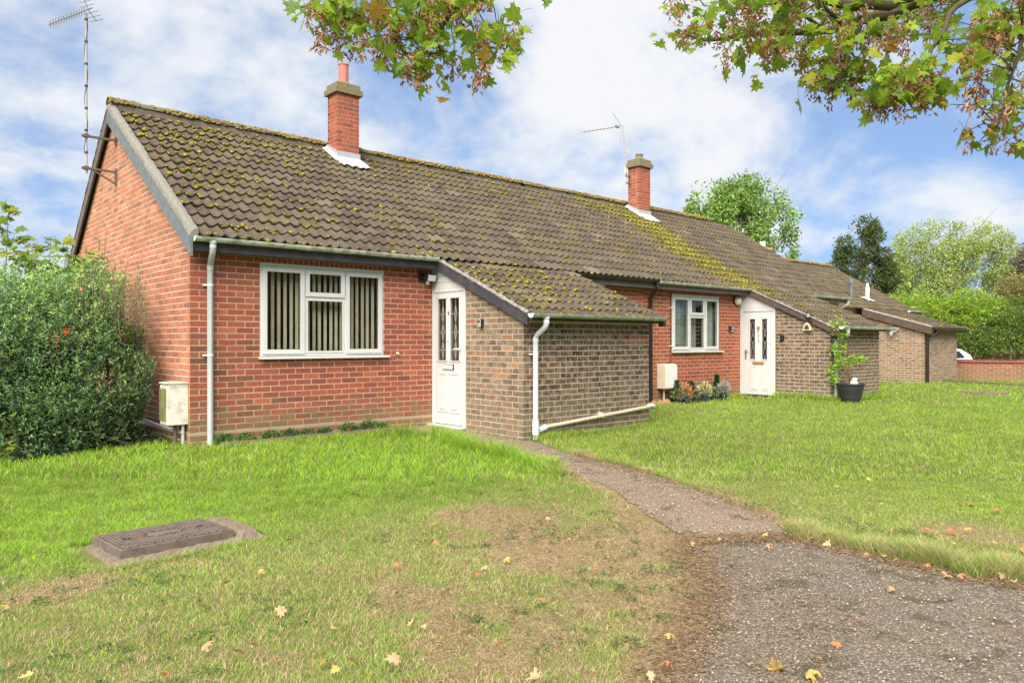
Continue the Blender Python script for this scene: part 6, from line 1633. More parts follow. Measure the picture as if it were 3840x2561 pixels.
# --- the large evergreen bush at the gable
def shrub():
    base = np.array([-1.3, 0.9, -0.2]); T = thing('berry_bush', 'large dark green small-leaved bush with red berries against the gable wall', 'bush', tuple(base))
    BL_ = [(40,900,8.6,.80),(150,900,9.0,.78),(240,880,9.4,.50),(60,770,9.0,.68),(170,755,9.4,.62),(250,775,9.8,.40),(45,680,9.4,.46),(150,665,9.8,.42),(228,665,10.0,.34),
           (60,1000,8.25,.42),(150,990,8.6,.45),(240,985,9.1,.42),(285,975,9.5,.26),(-90,850,8.4,.9),(-200,860,8.3,1.0),(-80,690,9.0,.6),(-60,1010,7.9,.5),(290,880,9.75,.25)]
    P = []; D = []
    for (u, v, d_, r_) in BL_:
        c = at(u*K, v*K, d_); n = int(5200*r_**1.9); p, dd = ball(n, c, (r_, r_, r_*0.95), 0.62); P.append(p); D.append(dd)
    P = np.concatenate(P); D = np.concatenate(D); P = P+0.20*np.stack([fbm(P[:, 0]*3, P[:, 2]*3, 1)-.5, fbm(P[:, 1]*3, P[:, 2]*3, 2)-.5, fbm(P[:, 0]*3, P[:, 1]*3, 3)-.5], -1)*2
    dens = fbm(P[:, 0]*2.3+P[:, 1], P[:, 2]*2.3-P[:, 1]*0.5, 15); top = smooth(1.1, 2.2, P[:, 2])
    ok = (P[:, 0] < -0.03) & (P[:, 2] > -0.16) & (rng.random(len(P)) < (2.2*dens-0.32)*(1-0.78*top)); P, D = P[ok], D[ok]; n = len(P)
    S = []                             # sprigs: short twigs lined with leaves
    k = 6; dirs = unit(D*0.55+np.array([0, 0, 0.65])+0.55*rdir(n)); L_ = 0.05+0.07*rng.random(n)
    t_ = np.tile(np.linspace(0.1, 1, k), n); Pi = np.repeat(P, k, 0)+np.repeat(dirs*L_[:, None], k, 0)*t_[:, None]; m_ = len(Pi)
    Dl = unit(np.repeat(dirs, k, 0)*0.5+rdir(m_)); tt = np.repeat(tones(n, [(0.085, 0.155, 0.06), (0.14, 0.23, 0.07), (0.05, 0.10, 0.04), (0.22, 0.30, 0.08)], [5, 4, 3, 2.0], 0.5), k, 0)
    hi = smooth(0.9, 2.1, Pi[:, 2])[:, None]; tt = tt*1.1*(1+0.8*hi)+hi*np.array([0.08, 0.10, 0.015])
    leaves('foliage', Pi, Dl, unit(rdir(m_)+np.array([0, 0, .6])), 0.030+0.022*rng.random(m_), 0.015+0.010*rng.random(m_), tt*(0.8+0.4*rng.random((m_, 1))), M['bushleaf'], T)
    # woody stems
    st = MB()
    for i in range(70):
        b = base+np.array([R.uniform(-1.6, 0.95), R.uniform(-0.9, 1.2), 0]); 
        if b[0] > -0.35 or b[1] < 0.4: continue
        e = P[R.randrange(n)]; st.tube([b, (b+e)/2+np.array([R.gauss(0, .1), R.gauss(0, .1), .1]), e], [0.014, 0.009, 0.003], 5, caps=False)
    # tall shoots with sparse leaves
    SP = []; SD = []; ST = []
    for (u, v0, v1, d_, lean) in ((335, 640, 900, 9.75, -25), (295, 575, 760, 9.9, -8), (283, 640, 800, 9.9, 8), (213, 580, 760, 9.8, 8), (228, 545, 700, 10.1, 3), (262, 610, 760, 9.9, -18), (200, 560, 720, 10.0, 2), (243, 530, 680, 10.2, 6), (150, 590, 740, 9.9, 4), (250, 600, 720, 10.0, 3), (320, 700, 860, 9.8, -20), (342, 690, 900, 9.85, -28), (345, 780, 930, 9.8, -22), (120, 600, 720, 9.6, -5), (60, 600, 720, 9.4, 3), (180, 600, 720, 9.8, -6), (310, 640, 780, 9.9, 0), (270, 680, 800, 9.8, -20), (350, 850, 960, 9.8, -25), (90, 590, 700, 9.5, 8), (30, 610, 720, 9.3, -4), (325, 820, 960, 9.7, -20))+tuple((R.uniform(10, 330), R.uniform(585, 640)+(0 if _ % 2 else 40), R.uniform(720, 800), R.uniform(9.2, 9.9), R.uniform(-12, 12)) for _ in range(80)):
        a = at((u+lean)*K, v1*K, d_); b = at(u*K, v0*K, d_); n_ = 24
        if b[0] > -0.04: b[0] = -0.06
        if a[0] > -0.04: a[0] = -0.06
        m_ = (a+b)/2+np.array([-0.04, 0, 0.04]); st.tube([a, m_, b], [0.006, 0.004, 0.0015], 4, caps=False)
        for q in range(n_):
            f_ = q/n_; p = a*(1-f_)**2+2*m_*f_*(1-f_)+b*f_**2
            for _ in range(3 if f_ < .6 else 2): SP.append(p+np.array([R.gauss(0, .012) for _ in range(3)])); SD.append([R.gauss(0, 1), R.gauss(0, 1), R.gauss(.4, .7)])
    SP = np.array(SP); m_ = len(SP); SP[:, 0] = np.minimum(SP[:, 0], -0.03)
    leaves('shoot_leaves', SP, np.array(SD), rdir(m_), 0.02+0.02*rng.random(m_), 0.009+0.009*rng.random(m_), tones(m_, [(0.20, 0.26, 0.08), (0.12, 0.17, 0.06), (0.24, 0.20, 0.07)], [4, 3, 1]), M['bushleaf'], T)
    st.build('stems', M['bark_g'], T)
    # red berries
    bp = []
    for (u, v, sp) in ((110, 783, .05), (130, 775, .05), (150, 765, .05), (155, 757, .05), (128, 790, .04), (270, 770, .03), (275, 765, .03)):
        for _ in range(9):
            c = at((u+R.gauss(0, 4))*K, (v+R.gauss(0, 4))*K, 8.5 if u < 200 else 9.35); bp.append(c+np.array([R.gauss(0, .015) for _ in range(3)]))
    bp = np.array(bp); blobs('berries', bp, np.full((len(bp), 3), 0.008), np.tile([0.55, 0.06, 0.02], (len(bp), 1)), M['stone'], T, jit=0.05)
    # yellow-green lobed leaves creeping out at the lower left and a lanky sapling behind
    S2 = thing('vine', 'yellow green lobed creeper leaves at the lower left of the bush', 'creeper', tuple(at(10*K, 1060*K, 8.0)))
    def lobed(T_, regs, size, cols, wts, nm='leaf', ndown=0.2):
        me = []
        for V, f in LEAFV:
            q = bpy.data.meshes.new('leaf'); q.from_pydata(V, [], f); q.materials.append(M['mleaf_o']); me.append(q)
        sm = MB(); 
        for (u, v, su, sv, d_, n_) in regs:
            for _ in range(n_):
                p = at((u+R.gauss(0, su))*K, (v+R.gauss(0, sv))*K, d_+R.gauss(0, .08)); p[0] = min(p[0], -0.08); o = place('leaf', me[R.randrange(4)], T_, p, color=tuple(np.array(cols[R.choices(range(len(cols)), wts)[0]])*R.uniform(.8, 1.2)))
                dd = np.array([R.gauss(0, 1), R.gauss(0, 1), R.gauss(-.3, .3)]); dd /= np.linalg.norm(dd); nn = np.array([R.gauss(0, .5)-.25, R.gauss(0, .5)-.4, 1.0]); s_ = np.cross(dd, nn); s_ /= np.linalg.norm(s_); nn = np.cross(s_, dd)
                o.rotation_euler = Matrix(((s_[0], dd[0], nn[0]), (s_[1], dd[1], nn[1]), (s_[2], dd[2], nn[2]))).to_euler(); z = R.uniform(*size); o.scale = (z, z, z); sm.tube([p, p-dd*0.07*np.array([1, 1, 1])-np.array([0, 0, .03])], 0.0015, 4, caps=False)
        return sm
    YG = [(0.26, 0.34, 0.03), (0.14, 0.23, 0.03), (0.36, 0.36, 0.04)]
    lobed(S2, [(15, 980, 14, 14, 7.95, 12), (20, 1020, 16, 14, 7.8, 14), (45, 955, 10, 8, 8.0, 6), (60, 1045, 16, 6, 7.9, 6), (5, 1050, 10, 10, 7.7, 6)], (0.05, 0.085), YG, [4, 2, 2]).build('stem', M['bark_g'], S2)
    S3 = thing('sapling', 'lanky sapling with broad pale leaves rising behind the bush at the left', 'sapling', tuple(at(10*K, 1000*K, 10.4)))
    sm = lobed(S3, [(15, 470, 8, 4, 10.3, 6), (14, 492, 12, 5, 10.3, 6), (12, 520, 14, 5, 10.3, 7), (22, 548, 18, 6, 10.3, 9), (60, 548, 12, 5, 10.3, 5), (85, 565, 12, 6, 10.3, 7), (20, 580, 20, 8, 10.2, 14), (60, 600, 20, 8, 10.2, 14), (120, 550, 16, 5, 10.2, 8), (135, 575, 16, 6, 10.2, 9), (120, 620, 26, 14, 10.2, 30), (180, 600, 16, 10, 10.2, 14), (205, 590, 14, 8, 10.3, 9), (240, 640, 14, 12, 10.3, 12), (60, 650, 30, 16, 10.2, 18)], (0.10, 0.18), [(0.28, 0.40, 0.06), (0.18, 0.28, 0.05), (0.44, 0.46, 0.07)], [4, 3, 2])
    for (u0, v0, u1, v1) in ((20, 470, 5, 800), (118, 545, 100, 760), (85, 560, 70, 760), (200, 585, 190, 760)): a = at(u0*K, v0*K, 10.3); b = at(u1*K, v1*K, 10.3); sm.tube([b, (a+b)/2, a], [0.012, 0.008, 0.003], 6)
    sm.tube([at(5*K, 800*K, 10.3), at(10*K, 1000*K, 10.4)], [0.014, 0.02], 6); sm.build('stem', M['bark_g'], S3)
    # ivy and dead leaves on the ground under the bush
    n = 4200; x = -3.6+3.6*rng.random(n); y = -0.5+3.4*rng.random(n); ok = inpoly(x, y, [(-3.6,-0.5),(-1.94,-0.33),(-1.0,0.15),(-0.25,0.45),(-0.05,0.9),(-0.05,3),(-3.6,3)]); x, y = x[ok], y[ok]; m_ = len(x)
    P_ = np.stack([x, y, gz(x, y)+0.02+0.10*rng.random(m_)], -1); a = rng.random(m_)*6.28
    tag(leaves('ivy', P_, np.stack([np.cos(a), np.sin(a), 0.2*rng.normal(size=m_)], -1), np.tile([-.2, -.5, 1.0], (m_, 1))+.4*rdir(m_), 0.04+0.03*rng.random(m_), 0.04+0.02*rng.random(m_), tones(m_, [(0.03, 0.07, 0.03), (0.05, 0.10, 0.04), (0.10, 0.10, 0.04)], [4, 3, 1]), M['bushleaf'], None), 'dark ivy carpeting the ground under the bush', 'ivy')
    n = 1300; x = -0.9+0.88*rng.random(n); y = -0.3+1.9*rng.random(n); P_ = np.stack([x, y, gz(x, y)+0.008+0.01*rng.random(n)], -1); a = rng.random(n)*6.28
    tag(leaves('leaf_litter', P_, np.stack([np.cos(a), np.sin(a), 0.1*rng.normal(size=n)], -1), np.tile([0, 0, 1.0], (n, 1))+.5*rdir(n), 0.02+0.03*rng.random(n), 0.015+0.02*rng.random(n), tones(n, [(0.16, 0.09, 0.05), (0.09, 0.055, 0.035), (0.25, 0.15, 0.09)], [4, 4, 1]), M['grass'], None), 'brown dead leaves on the soil between bush and gable', 'leaf litter')
shrub()
# --- weeds at the wall foot
def weeds():
    spec = [(0.38, -0.10, 0.13, 0), (0.62, -0.14, 0.12, 0), (0.95, -0.12, 0.13, 0), (1.22, -0.10, 0.12, 1), (1.45, -0.13, 0.11, 0), (1.72, -0.10, 0.10, 1), (2.05, -0.12, 0.14, 0), (2.4, -0.10, 0.16, 1), (2.62, -0.09, 0.09, 0)]
    lab = ['leafy weed clump hugging the base of the white downpipe', 'leafy weed just right of the downpipe foot', 'low green weed left of the window centre at the wall foot', 'bright weed under the left window light', 'spreading weed below the middle of the window', 'small pale weed below the window, right of centre', 'bushy green weed under the right end of the sill', 'blue green weed clump nearest the path end of the wall', 'tiny weed at the end of the row by the path']
    for i, (x, y, r_, k) in enumerate(spec):
        g = float(gz(x, y)); T = thing('weed', lab[i], 'weed', (x, y, g), 'weeds along the foot of the red wall'); n = 200
        p, dd = ball(n, (x, y, g+r_*0.35), (r_, r_*0.6, r_*0.6), 0.3); p[:, 1] = np.minimum(p[:, 1], -0.02); p[:, 2] = np.maximum(p[:, 2], g+.01)
        leaves('foliage', p, dd+0.5*rdir(n), unit(rdir(n)+np.array([0, -.3, 1])), 0.03+0.02*rng.random(n), 0.022+0.014*rng.random(n), tones(n, [(0.09, 0.20, 0.06), (0.07, 0.16, 0.08)] if k else [(0.11, 0.23, 0.04), (0.07, 0.15, 0.05)], [1, 1], .5), M['leaf'], T)
        s = MB()
        for _ in range(8): q = p[R.randrange(n)]; s.tube([(x, y, g), (np.array([x, y, g])+q)/2+np.array([0, 0, .02]), q], 0.002, 4, caps=False)
        s.build('stems', M['leaf'], T)
weeds()
# --- potted artificial flowers before house two
def potted():
    rows = [(2545, 1505, 'bushy variegated plant at the left end of the flower row', [(0.40, 0.42, 0.25), (0.08, 0.14, 0.05)], 0.17, 0.25, False), (2572, 1512, 'blue pot of orange and pink flowers left of centre', [(0.75, 0.16, 0.06), (0.70, 0.40, 0.34), (0.5, 0.55, 0.2)], 0.14, 0.34, True),
            (2643, 1494, 'blue pot of white and yellow spiky flowers in the middle', [(0.75, 0.72, 0.60), (0.45, 0.55, 0.15), (0.7, 0.35, 0.25)], 0.15, 0.34, True), (2715, 1478, 'blue pot of lilac flowers at the right end of the row', [(0.34, 0.28, 0.42), (0.65, 0.55, 0.5), (0.3, 0.4, 0.2)], 0.13, 0.33, True), (2608, 1500, 'low variegated filler plant between two blue pots', [(0.42, 0.44, 0.25), (0.10, 0.17, 0.05)], 0.13, 0.2, False), (2680, 1488, 'low variegated plant left of the lilac pot', [(0.42, 0.42, 0.24), (0.12, 0.18, 0.05)], 0.13, 0.22, False)]
    for (u, v, lab, cols, r_, h_, pot) in rows:
        c = onY(u, v, -0.42 if pot else -0.36); x, y = c[0], c[1]; g = float(gz(x, y)); T = thing('potted_plant', lab, 'plant pot', (x, y, g), 'plants along the wall of the middle bungalow')
        if pot: MB().lathe((x, y, g), [(0.06, 0.0), (0.085, 0.13), (0.095, 0.14), (0.095, 0.16), (0.08, 0.16)], 18).build('pot', M['bluepot'], T, smooth_=True)
        else: MB().lathe((x, y, g), [(0.07, 0.0), (0.09, 0.1), (0.08, 0.1)], 14).build('pot', M['blackpot'], T, smooth_=True)
        n = 420; p, dd = ball(n, (x, y, g+0.13+h_*0.3), (r_, r_*0.8, h_*0.42), 0.3)
        p[:, 1] = np.minimum(p[:, 1], -0.03)
        if pot:
            leaves('petals', p[:200], dd[:200]+np.array([0, 0, .9])+.3*rdir(200), rdir(200), 0.05+.05*rng.random(200), 0.012+.014*rng.random(200), tones(200, cols, [3, 3, 2]), M['petal'], T); a = 200
        else: a = 0
        m_ = n-a; p2 = p[a:]*1.0; p2[:, 2] -= 0.05 if pot else 0.0
        leaves('foliage', p2, dd[a:]+.4*rdir(m_), rdir(m_), 0.025+.02*rng.random(m_), 0.015+.012*rng.random(m_), tones(m_, [(0.07, 0.14, 0.04), (0.45, 0.46, 0.28) if not pot else (0.2, 0.28, 0.08)], [3, 2]), M['leaf'], T)
    for (u, v, lab, w, h_) in ((2535, 1490, 'small feathery dark shrub beside the cream meter box', .12, .42), (2590, 1490, 'rounded dark green shrub behind the orange flowers', .18, .38), (2688, 1480, 'upright conical dark shrub near the right of the row', .10, .48)):
        c = onY(u, v, -0.22); x, y = c[0], c[1]; g = float(gz(x, y)); T = thing('dwarf_conifer', lab, 'shrub', (x, y, g), 'small dark shrubs behind the flower row'); n = 1500
        hgt = rng.random(n); rr = w*(1-0.75*hgt**1.5)*np.sqrt(rng.random(n)); a = rng.random(n)*6.28; p = np.stack([x+rr*np.cos(a), y+0.6*rr*np.sin(a), g+0.04+hgt*h_], -1); p[:, 1] = np.minimum(p[:, 1], -0.02)
        leaves('foliage', p, np.stack([np.cos(a), np.sin(a), np.full(n, .9)], -1)+.4*rdir(n), rdir(n), 0.04+.02*rng.random(n), 0.006+.005*rng.random(n), tones(n, [(0.035, 0.10, 0.035), (0.06, 0.14, 0.05)], [2, 1], .5), M['leaf'], T)
        MB().tube([(x, y, g), (x, y, g+h_*.9)], [0.012, 0.004], 6).build('stem', M['bark_g'], T)
potted()
def planter():
    c = onY(3190, 1489, -2.42); x, y = c[0], c[1]; g = float(gz(x, y))
    T = thing('planter', 'large charcoal ribbed planter in front of the brown lean-to', 'plant pot', (x, y, g))
    s = 1.0; MB().lathe((x, y, g), [(0.155, 0.0), (0.20, 0.10), (0.205, 0.115), (0.213, 0.17), (0.219, 0.18), (0.228, 0.24), (0.234, 0.25), (0.243, 0.31), (0.25, 0.35), (0.272, 0.352), (0.275, 0.385), (0.255, 0.39), (0.235, 0.34)], 32).build('pot', M['blackpot'], T, smooth_=True)
    MB().lathe((x, y, g+0.33), [(0.24, 0), (0.1, 0.02), (0.001, 0.025)], 20).build('soil', M['soil'], T)
    C = thing('climbing_plant', 'bright green climber growing from the planter up the wall and pipe', 'climber', (x, y, g+0.34))
    st = MB(); P_ = []; D_ = []
    d_ = depth_of((x, y, 0))
    tr = [[(1947, 880), (1943, 840), (1950, 800), (1945, 770)], [(1947, 880), (1955, 845), (1950, 820), (1975, 818)], [(1945, 850), (1930, 830), (1917, 800), (1922, 770), (1930, 745)], [(1943, 835), (1925, 845), (1912, 850), (1900, 835)], [(1945, 790), (1940, 760), (1932, 740), (1925, 735)], [(1945, 880), (1925, 860), (1912, 875)]]
    for k, l in enumerate(tr):
        q = [at(u*K, v*K, d_+0.12) for u, v in l]; q[0] = np.array([x, y, g+0.35]); 
        for i in range(len(q)): q[i][1] = min(q[i][1], -D2-0.10) if q[i][0] > XS2 else q[i][1]
        st.tube(q, [0.011 if k < 2 else 0.007]+[0.006]*(len(q)-2)+[0.002], 6)
    st.build('stem', M['bronze'], C)
    for (u, v, su, sv, n_) in ((1925, 745, 7, 7, 120), (1932, 765, 6, 6, 80), (1918, 758, 5, 8, 60), (1917, 800, 6, 6, 60), (1925, 820, 8, 8, 55), (1970, 822, 10, 4, 90), (1950, 830, 8, 6, 50), (1908, 852, 6, 8, 45), (1915, 870, 6, 10, 40), (1938, 790, 6, 5, 30), (1920, 835, 6, 6, 40)):
        for _ in range(n_):
            p = at((u+R.gauss(0, su))*K, (v+R.gauss(0, sv))*K, d_+R.gauss(.12, .07)); 
            if p[0] > XS2: p[1] = min(p[1], -D2-0.03)
            P_.append(p); D_.append([R.gauss(0, 1), R.gauss(0, 1), R.gauss(-.3, .6)])
    m_ = len(P_); leaves('foliage', np.array(P_), np.array(D_), rdir(m_), 0.07+.04*rng.random(m_), 0.026+.018*rng.random(m_), tones(m_, [(0.36, 0.55, 0.06), (0.22, 0.40, 0.06)], [3, 2], .4), M['leaf'], C)
    O = thing('garden_ornament', 'small white round-headed ornament sitting in the planter', 'ornament', (x+0.06, y, g+0.35))
    MB().lathe((x+0.07, y-0.03, g+0.34), [(0.06, 0.0), (0.085, 0.04), (0.07, 0.08), (0.045, 0.10)], 14).build('body', M['white'], O, smooth_=True)
    MB().lathe((x+0.07, y-0.05, g+0.41), [(0.02, 0.0), (0.055, 0.03), (0.055, 0.06), (0.02, 0.09)], 14).build('ornament_head', M['white'], O, smooth_=True)
    for s_ in (-1, 1): MB().lathe((x+0.07+s_*0.022, y-0.105, g+0.45), [(0.012, 0.0), (0.01, -0.01)], 8, axis='y').build('eye', M['black'], O)
    bb = onY(3166, 1305, -D2-0.05); B_ = thing('bird_box', 'small pale wooden box on the corner of the brown lean-to', 'bird box', tuple(bb)); MB().box(bb+np.array([-.04, -.03, -.09]), bb+np.array([.04, .045, .07])).build('body', M['wood'], B_, bevel=.004); MB().lathe(bb+np.array([0, -.031, -.02]), [(0.018, 0), (0.018, -.004)], 12, axis='y').build('entry_hole', M['black'], B_); MB().box(bb+np.array([-.05, -.06, .07]), bb+np.array([.05, .045, .085])).build('box_roof', M['wire'], B_)
planter()
# --- fallen leaves: single things
def fallen():
    LB = {}
    # (u, v, size, colour) in photograph pixels, measured
    L0 = [(350,1958,.09,'o'),(1082,2025,.10,'o'),(980,2140,.09,'y'),(860,2190,.09,'o'),(895,2235,.09,'t'),(1055,2285,.13,'t'),(590,2265,.08,'t'),(30,2215,.08,'t'),(30,2280,.11,'y'),(755,2440,.11,'t'),(875,2450,.15,'t'),(960,2425,.10,'o'),(615,2530,.09,'o'),(120,2545,.09,'y'),(1285,1990,.09,'o'),(1395,1990,.10,'o'),(1490,1820,.08,'t'),(1630,2035,.09,'o'),(1630,1965,.08,'o'),(1905,2095,.10,'y'),(2045,2255,.10,'o'),(1255,2365,.09,'y'),(1325,2495,.12,'t'),(1495,2480,.13,'t'),(1545,2345,.09,'t'),(1595,2350,.07,'t'),(1755,2330,.10,'t'),(1735,2325,.07,'t'),(1875,2420,.12,'o'),(1990,2550,.15,'t'),(2140,2450,.09,'t'),(2110,2315,.09,'t'),(2350,2230,.10,'t'),(2360,2160,.09,'t'),(2300,2205,.09,'y'),(2230,2140,.09,'o'),(2355,1910,.10,'y'),(2050,1945,.10,'t'),(1825,2130,.08,'t'),(1500,2120,.09,'o'),(1785,2155,.07,'o'),(2130,2025,.09,'o'),(2080,1910,.08,'o'),(1222,2480,.09,'o'),(1265,2515,.07,'y'),
          (2590,2040,.10,'y'),(2700,2020,.08,'t'),(2870,2045,.11,'t'),(2875,2005,.12,'y'),(2950,2030,.11,'t'),(2975,2015,.10,'o'),(3040,2020,.10,'o'),(3060,2018,.09,'t'),(3110,2018,.16,'t'),(3095,2035,.12,'t'),(3250,2070,.13,'y'),(3310,2080,.07,'y'),(3350,2100,.07,'y'),(3470,2120,.12,'o'),(3540,2140,.09,'t'),(3550,2155,.09,'t'),(3590,2155,.09,'o'),(3760,2160,.12,'t'),(3800,2180,.10,'t'),(3340,2210,.14,'t'),(3150,2415,.10,'o'),(2935,2505,.19,'y'),(3020,2520,.18,'y'),(2495,2385,.12,'y'),(2500,2490,.11,'o'),(2440,2530,.12,'t'),
          (2980,1888,.10,'t'),(3145,1830,.10,'y'),(3255,1795,.09,'y'),(3350,1825,.09,'o'),(3300,1895,.10,'t'),(3690,1870,.11,'t'),(3610,1900,.11,'o'),(3640,1905,.09,'o'),(3740,1910,.11,'o'),(3350,1985,.12,'y'),(3390,1990,.12,'t'),(3560,1990,.13,'o'),(3630,1985,.12,'y'),(3570,2040,.10,'t'),(3740,2045,.12,'t'),(3770,2090,.09,'o'),(3830,2065,.11,'o'),(3580,1905,.08,'y'),(3480,1985,.08,'o'),(3260,1940,.08,'o'),(3740,1960,.10,'t'),(3060,1700,.07,'y'),(2920,1750,.08,'t'),(2770,1690,.07,'o'),(420,1735,.07,'y'),(760,1905,.05,'t')]
    cl = {'o': (0.52, 0.23, 0.09), 'y': (0.58, 0.40, 0.12), 't': (0.56, 0.38, 0.22)}
    nm = {'o': 'orange', 'y': 'yellow', 't': 'pale tan'}
    mes = []
    for V, f in LEAFV:
        q = bpy.data.meshes.new('fallen_leaf'); q.from_pydata(V, [], f); q.materials.append(M['fallen']); mes.append(q)
    for (u, v, s_, c_) in L0:
        p = hit(u, v, (0, 0, 1), -0.17); x, y = p[0], p[1]; g = float(gz(x, y))
        on = 'dark driveway' if bool(inpoly(np.array([x]), np.array([y]), DRIVE)[0]) else ('lawn right of the path' if x > 1.6 and y > -8.4 and u > 2700 else 'lawn left of the path')
        zl = g+(0.035 if on == 'dark driveway' else 0.05)
        o = place('fallen_leaf', mes[R.randrange(4)], None, (x, y, zl), color=tuple(np.array(cl[c_])*R.uniform(.85, 1.15)))
        o.rotation_euler = (R.uniform(-.7, .7), R.uniform(-.7, .7), R.uniform(0, 6.28)); k = s_*0.52; o.scale = (k*R.uniform(.45, .95), k*R.uniform(.7, 1.1), k*R.uniform(.9, 2.2))
        edge_d = float(polydist(np.array([x]), np.array([y]), DRIVE+DRIVE[:1])[0]); mh_d = math.hypot(x+1.54, y+4.25); dy = float(dryness(np.array([x]), np.array([y]))[0])
        dist = 'nearest the camera' if depth_of((x, y)) < 3.4 else ('in the near lawn' if depth_of((x, y)) < 4.6 else ('in the middle lawn' if depth_of((x, y)) < 6.5 else 'in the far lawn'))
        if on == 'dark driveway': pl = 'on the dark driveway away from its edge' if edge_d > 0.25 else 'at the rim of the dark driveway'
        elif edge_d < 0.25: pl = 'in the grass hugging the driveway edge'
        elif mh_d < 0.75: pl = 'just beside the iron inspection cover'
        elif dy > 0.4: pl = f'on dry patch {dist}'
        else: pl = f'on turf {dist}'
        sd = 'right of path' if 'right' in on else 'left of path'
        if on != 'dark driveway': pl += ' '+sd
        size = 'large' if s_ > .115 else ('small' if s_ < .085 else 'medium')
        LB.setdefault(f'{size} {nm[c_].split()[-1]} leaf {pl}', []).append((u, o)); tag(o, 'x', 'leaf', 'fallen maple leaves on the lawn and drive')
    OR = ['leftmost', 'second from left', 'third from left', 'fourth from left', 'fifth from left', 'sixth from left', 'seventh from left', 'eighth from left', 'ninth from left']
    for lb, l in LB.items():
        l.sort(key=lambda q: q[0])
        for i, (u, o) in enumerate(l): o['label'] = lb + ('' if len(l) == 1 else ', ' + (OR[i] if i < len(l)-1 or i == 0 else 'rightmost'))
fallen()
# --- background trees
def tree(name, label, base_uv, d_, clumps, leaf, n_, cols, wts, trunk_r, fuzz=0.4, mat_='leaf', flat=1.0, gaps=0.35, asp=0.6, group='trees beyond the bungalows'):
    b = at(base_uv[0]*K, 1278, d_); g = float(gz(b[0], b[1])); T = thing(name, label, 'tree', (b[0], b[1], g), group)
    C = [(at(u*K, v*K, d_+dz), r_) for (u, v, r_, dz) in clumps]
    top = max(c[0][2] for c in C); cen = np.mean([c[0] for c in C], axis=0)
    st = MB(); fork = np.array([b[0], b[1], g+(top-g)*0.35])
    st.tube([(b[0], b[1], g-0.2), (b[0]+.1, b[1], g+(fork[2]-g)*.5), fork, (cen+fork)/2+np.array([0, 0, .5]), np.array([cen[0], cen[1], top-0.6])], [trunk_r, trunk_r*.8, trunk_r*.65, trunk_r*.4, trunk_r*.1], 10)
    st.build('trunk', M['bark_g'], T, smooth_=True); lb = MB()
    for c, r_ in C:
        h_ = min(max(0.25, (c[2]-fork[2])/(top-fork[2]+1e-6)*0.7), .75); s_ = fork+(np.array([cen[0], cen[1], top])-fork)*h_*0.6
        lb.tube([s_, (s_+c)/2+np.array([R.gauss(0, .2), R.gauss(0, .2), R.uniform(-.1, .3)]), c], [trunk_r*.28, trunk_r*.16, trunk_r*.05], 6, caps=False)
        for _ in range(3): e = c+np.array([R.gauss(0, .6), R.gauss(0, .6), R.gauss(0, .6)])*r_; lb.tube([c, e], [trunk_r*.06, trunk_r*.02], 4, caps=False)
    lb.build('limbs', M['bark_g'], T, smooth_=True)
    P = []; D = []; tot = sum(r_**2 for _, r_ in C); TT = []
    for c, r_ in C:
        m_ = int(n_*r_**2/tot); p, dd = ball(m_, c, (r_, r_, r_*flat), 0.35); p = p+rdir(m_)*fuzz*r_*rng.random((m_, 1))**2
        P.append(p); D.append(dd); TT.append(tones(m_, cols, wts, .5)*R.uniform(1.4, 2.1))
    P = np.concatenate(P); D = np.concatenate(D); TT = np.concatenate(TT); q = fbm(P@RGT*1.1+3, P[:, 2]*1.1+P@FWD*.6, 5+len(clumps), 4); ok = q > gaps; P, D, TT = P[ok], D[ok], TT[ok]; m_ = len(P)
    leaves('foliage', P, D+np.array([0, 0, -.3])+.9*rdir(m_), unit(rdir(m_)+np.array([0, 0, .5])), leaf*(.6+.8*rng.random(m_)), leaf*asp*(.6+.8*rng.random(m_)), TT, M[mat_], T)
    return T
G1 = [(0.13, 0.21, 0.05), (0.20, 0.28, 0.06), (0.08, 0.14, 0.04)]
tree('ash_tree', 'rounded green tree rising behind the ridge of the middle bungalow', (1690, 600), 36, [(1640,480,1.3,0),(1700,455,1.1,0),(1750,470,1.2,0),(1610,510,.9,.5),(1680,520,1.5,0),(1760,520,1.3,0),(1790,560,.9,0),(1720,570,1.5,0),(1650,560,1.3,0),(1675,500,1.2,0),(1655,525,1.2,0),(1690,470,1.0,0),(1600,475,.6,0),(1720,430,.7,0),(1665,440,.6,0),(1800,500,.7,0),(1805,590,.6,0),(1770,600,1.0,0),(1700,620,1.2,0),(1810,540,.4,0),(1590,490,.4,0)], 0.17, 17000, G1, [4, 4, 2], 0.28, gaps=0.40)
tree('conifer_tree', 'dark open-branched conifer with see-through crown beyond the far roofs', (1978, 660), 48, [(1985,520,.9,0),(1975,545,.8,0),(2000,540,.8,0),(1945,560,.7,0),(1935,590,.6,0),(1950,615,.55,0),(1960,575,.6,0),(1995,575,.7,0),(2020,585,.7,0),(2030,615,.7,0),(2005,610,.8,0),(1925,610,.6,0),(1980,640,.9,0),(2040,640,.8,0),(2015,655,.9,0),(1955,655,.6,0),(2055,670,.7,0),(2000,680,1.0,0),(1935,580,.5,0),(1978,600,.4,0)], 0.20, 13000, [(0.045, 0.08, 0.022), (0.07, 0.10, 0.03), (0.12, 0.095, 0.05)], [5, 3, 1.5], 0.20, fuzz=0.3, gaps=0.40, flat=.75, asp=.45)
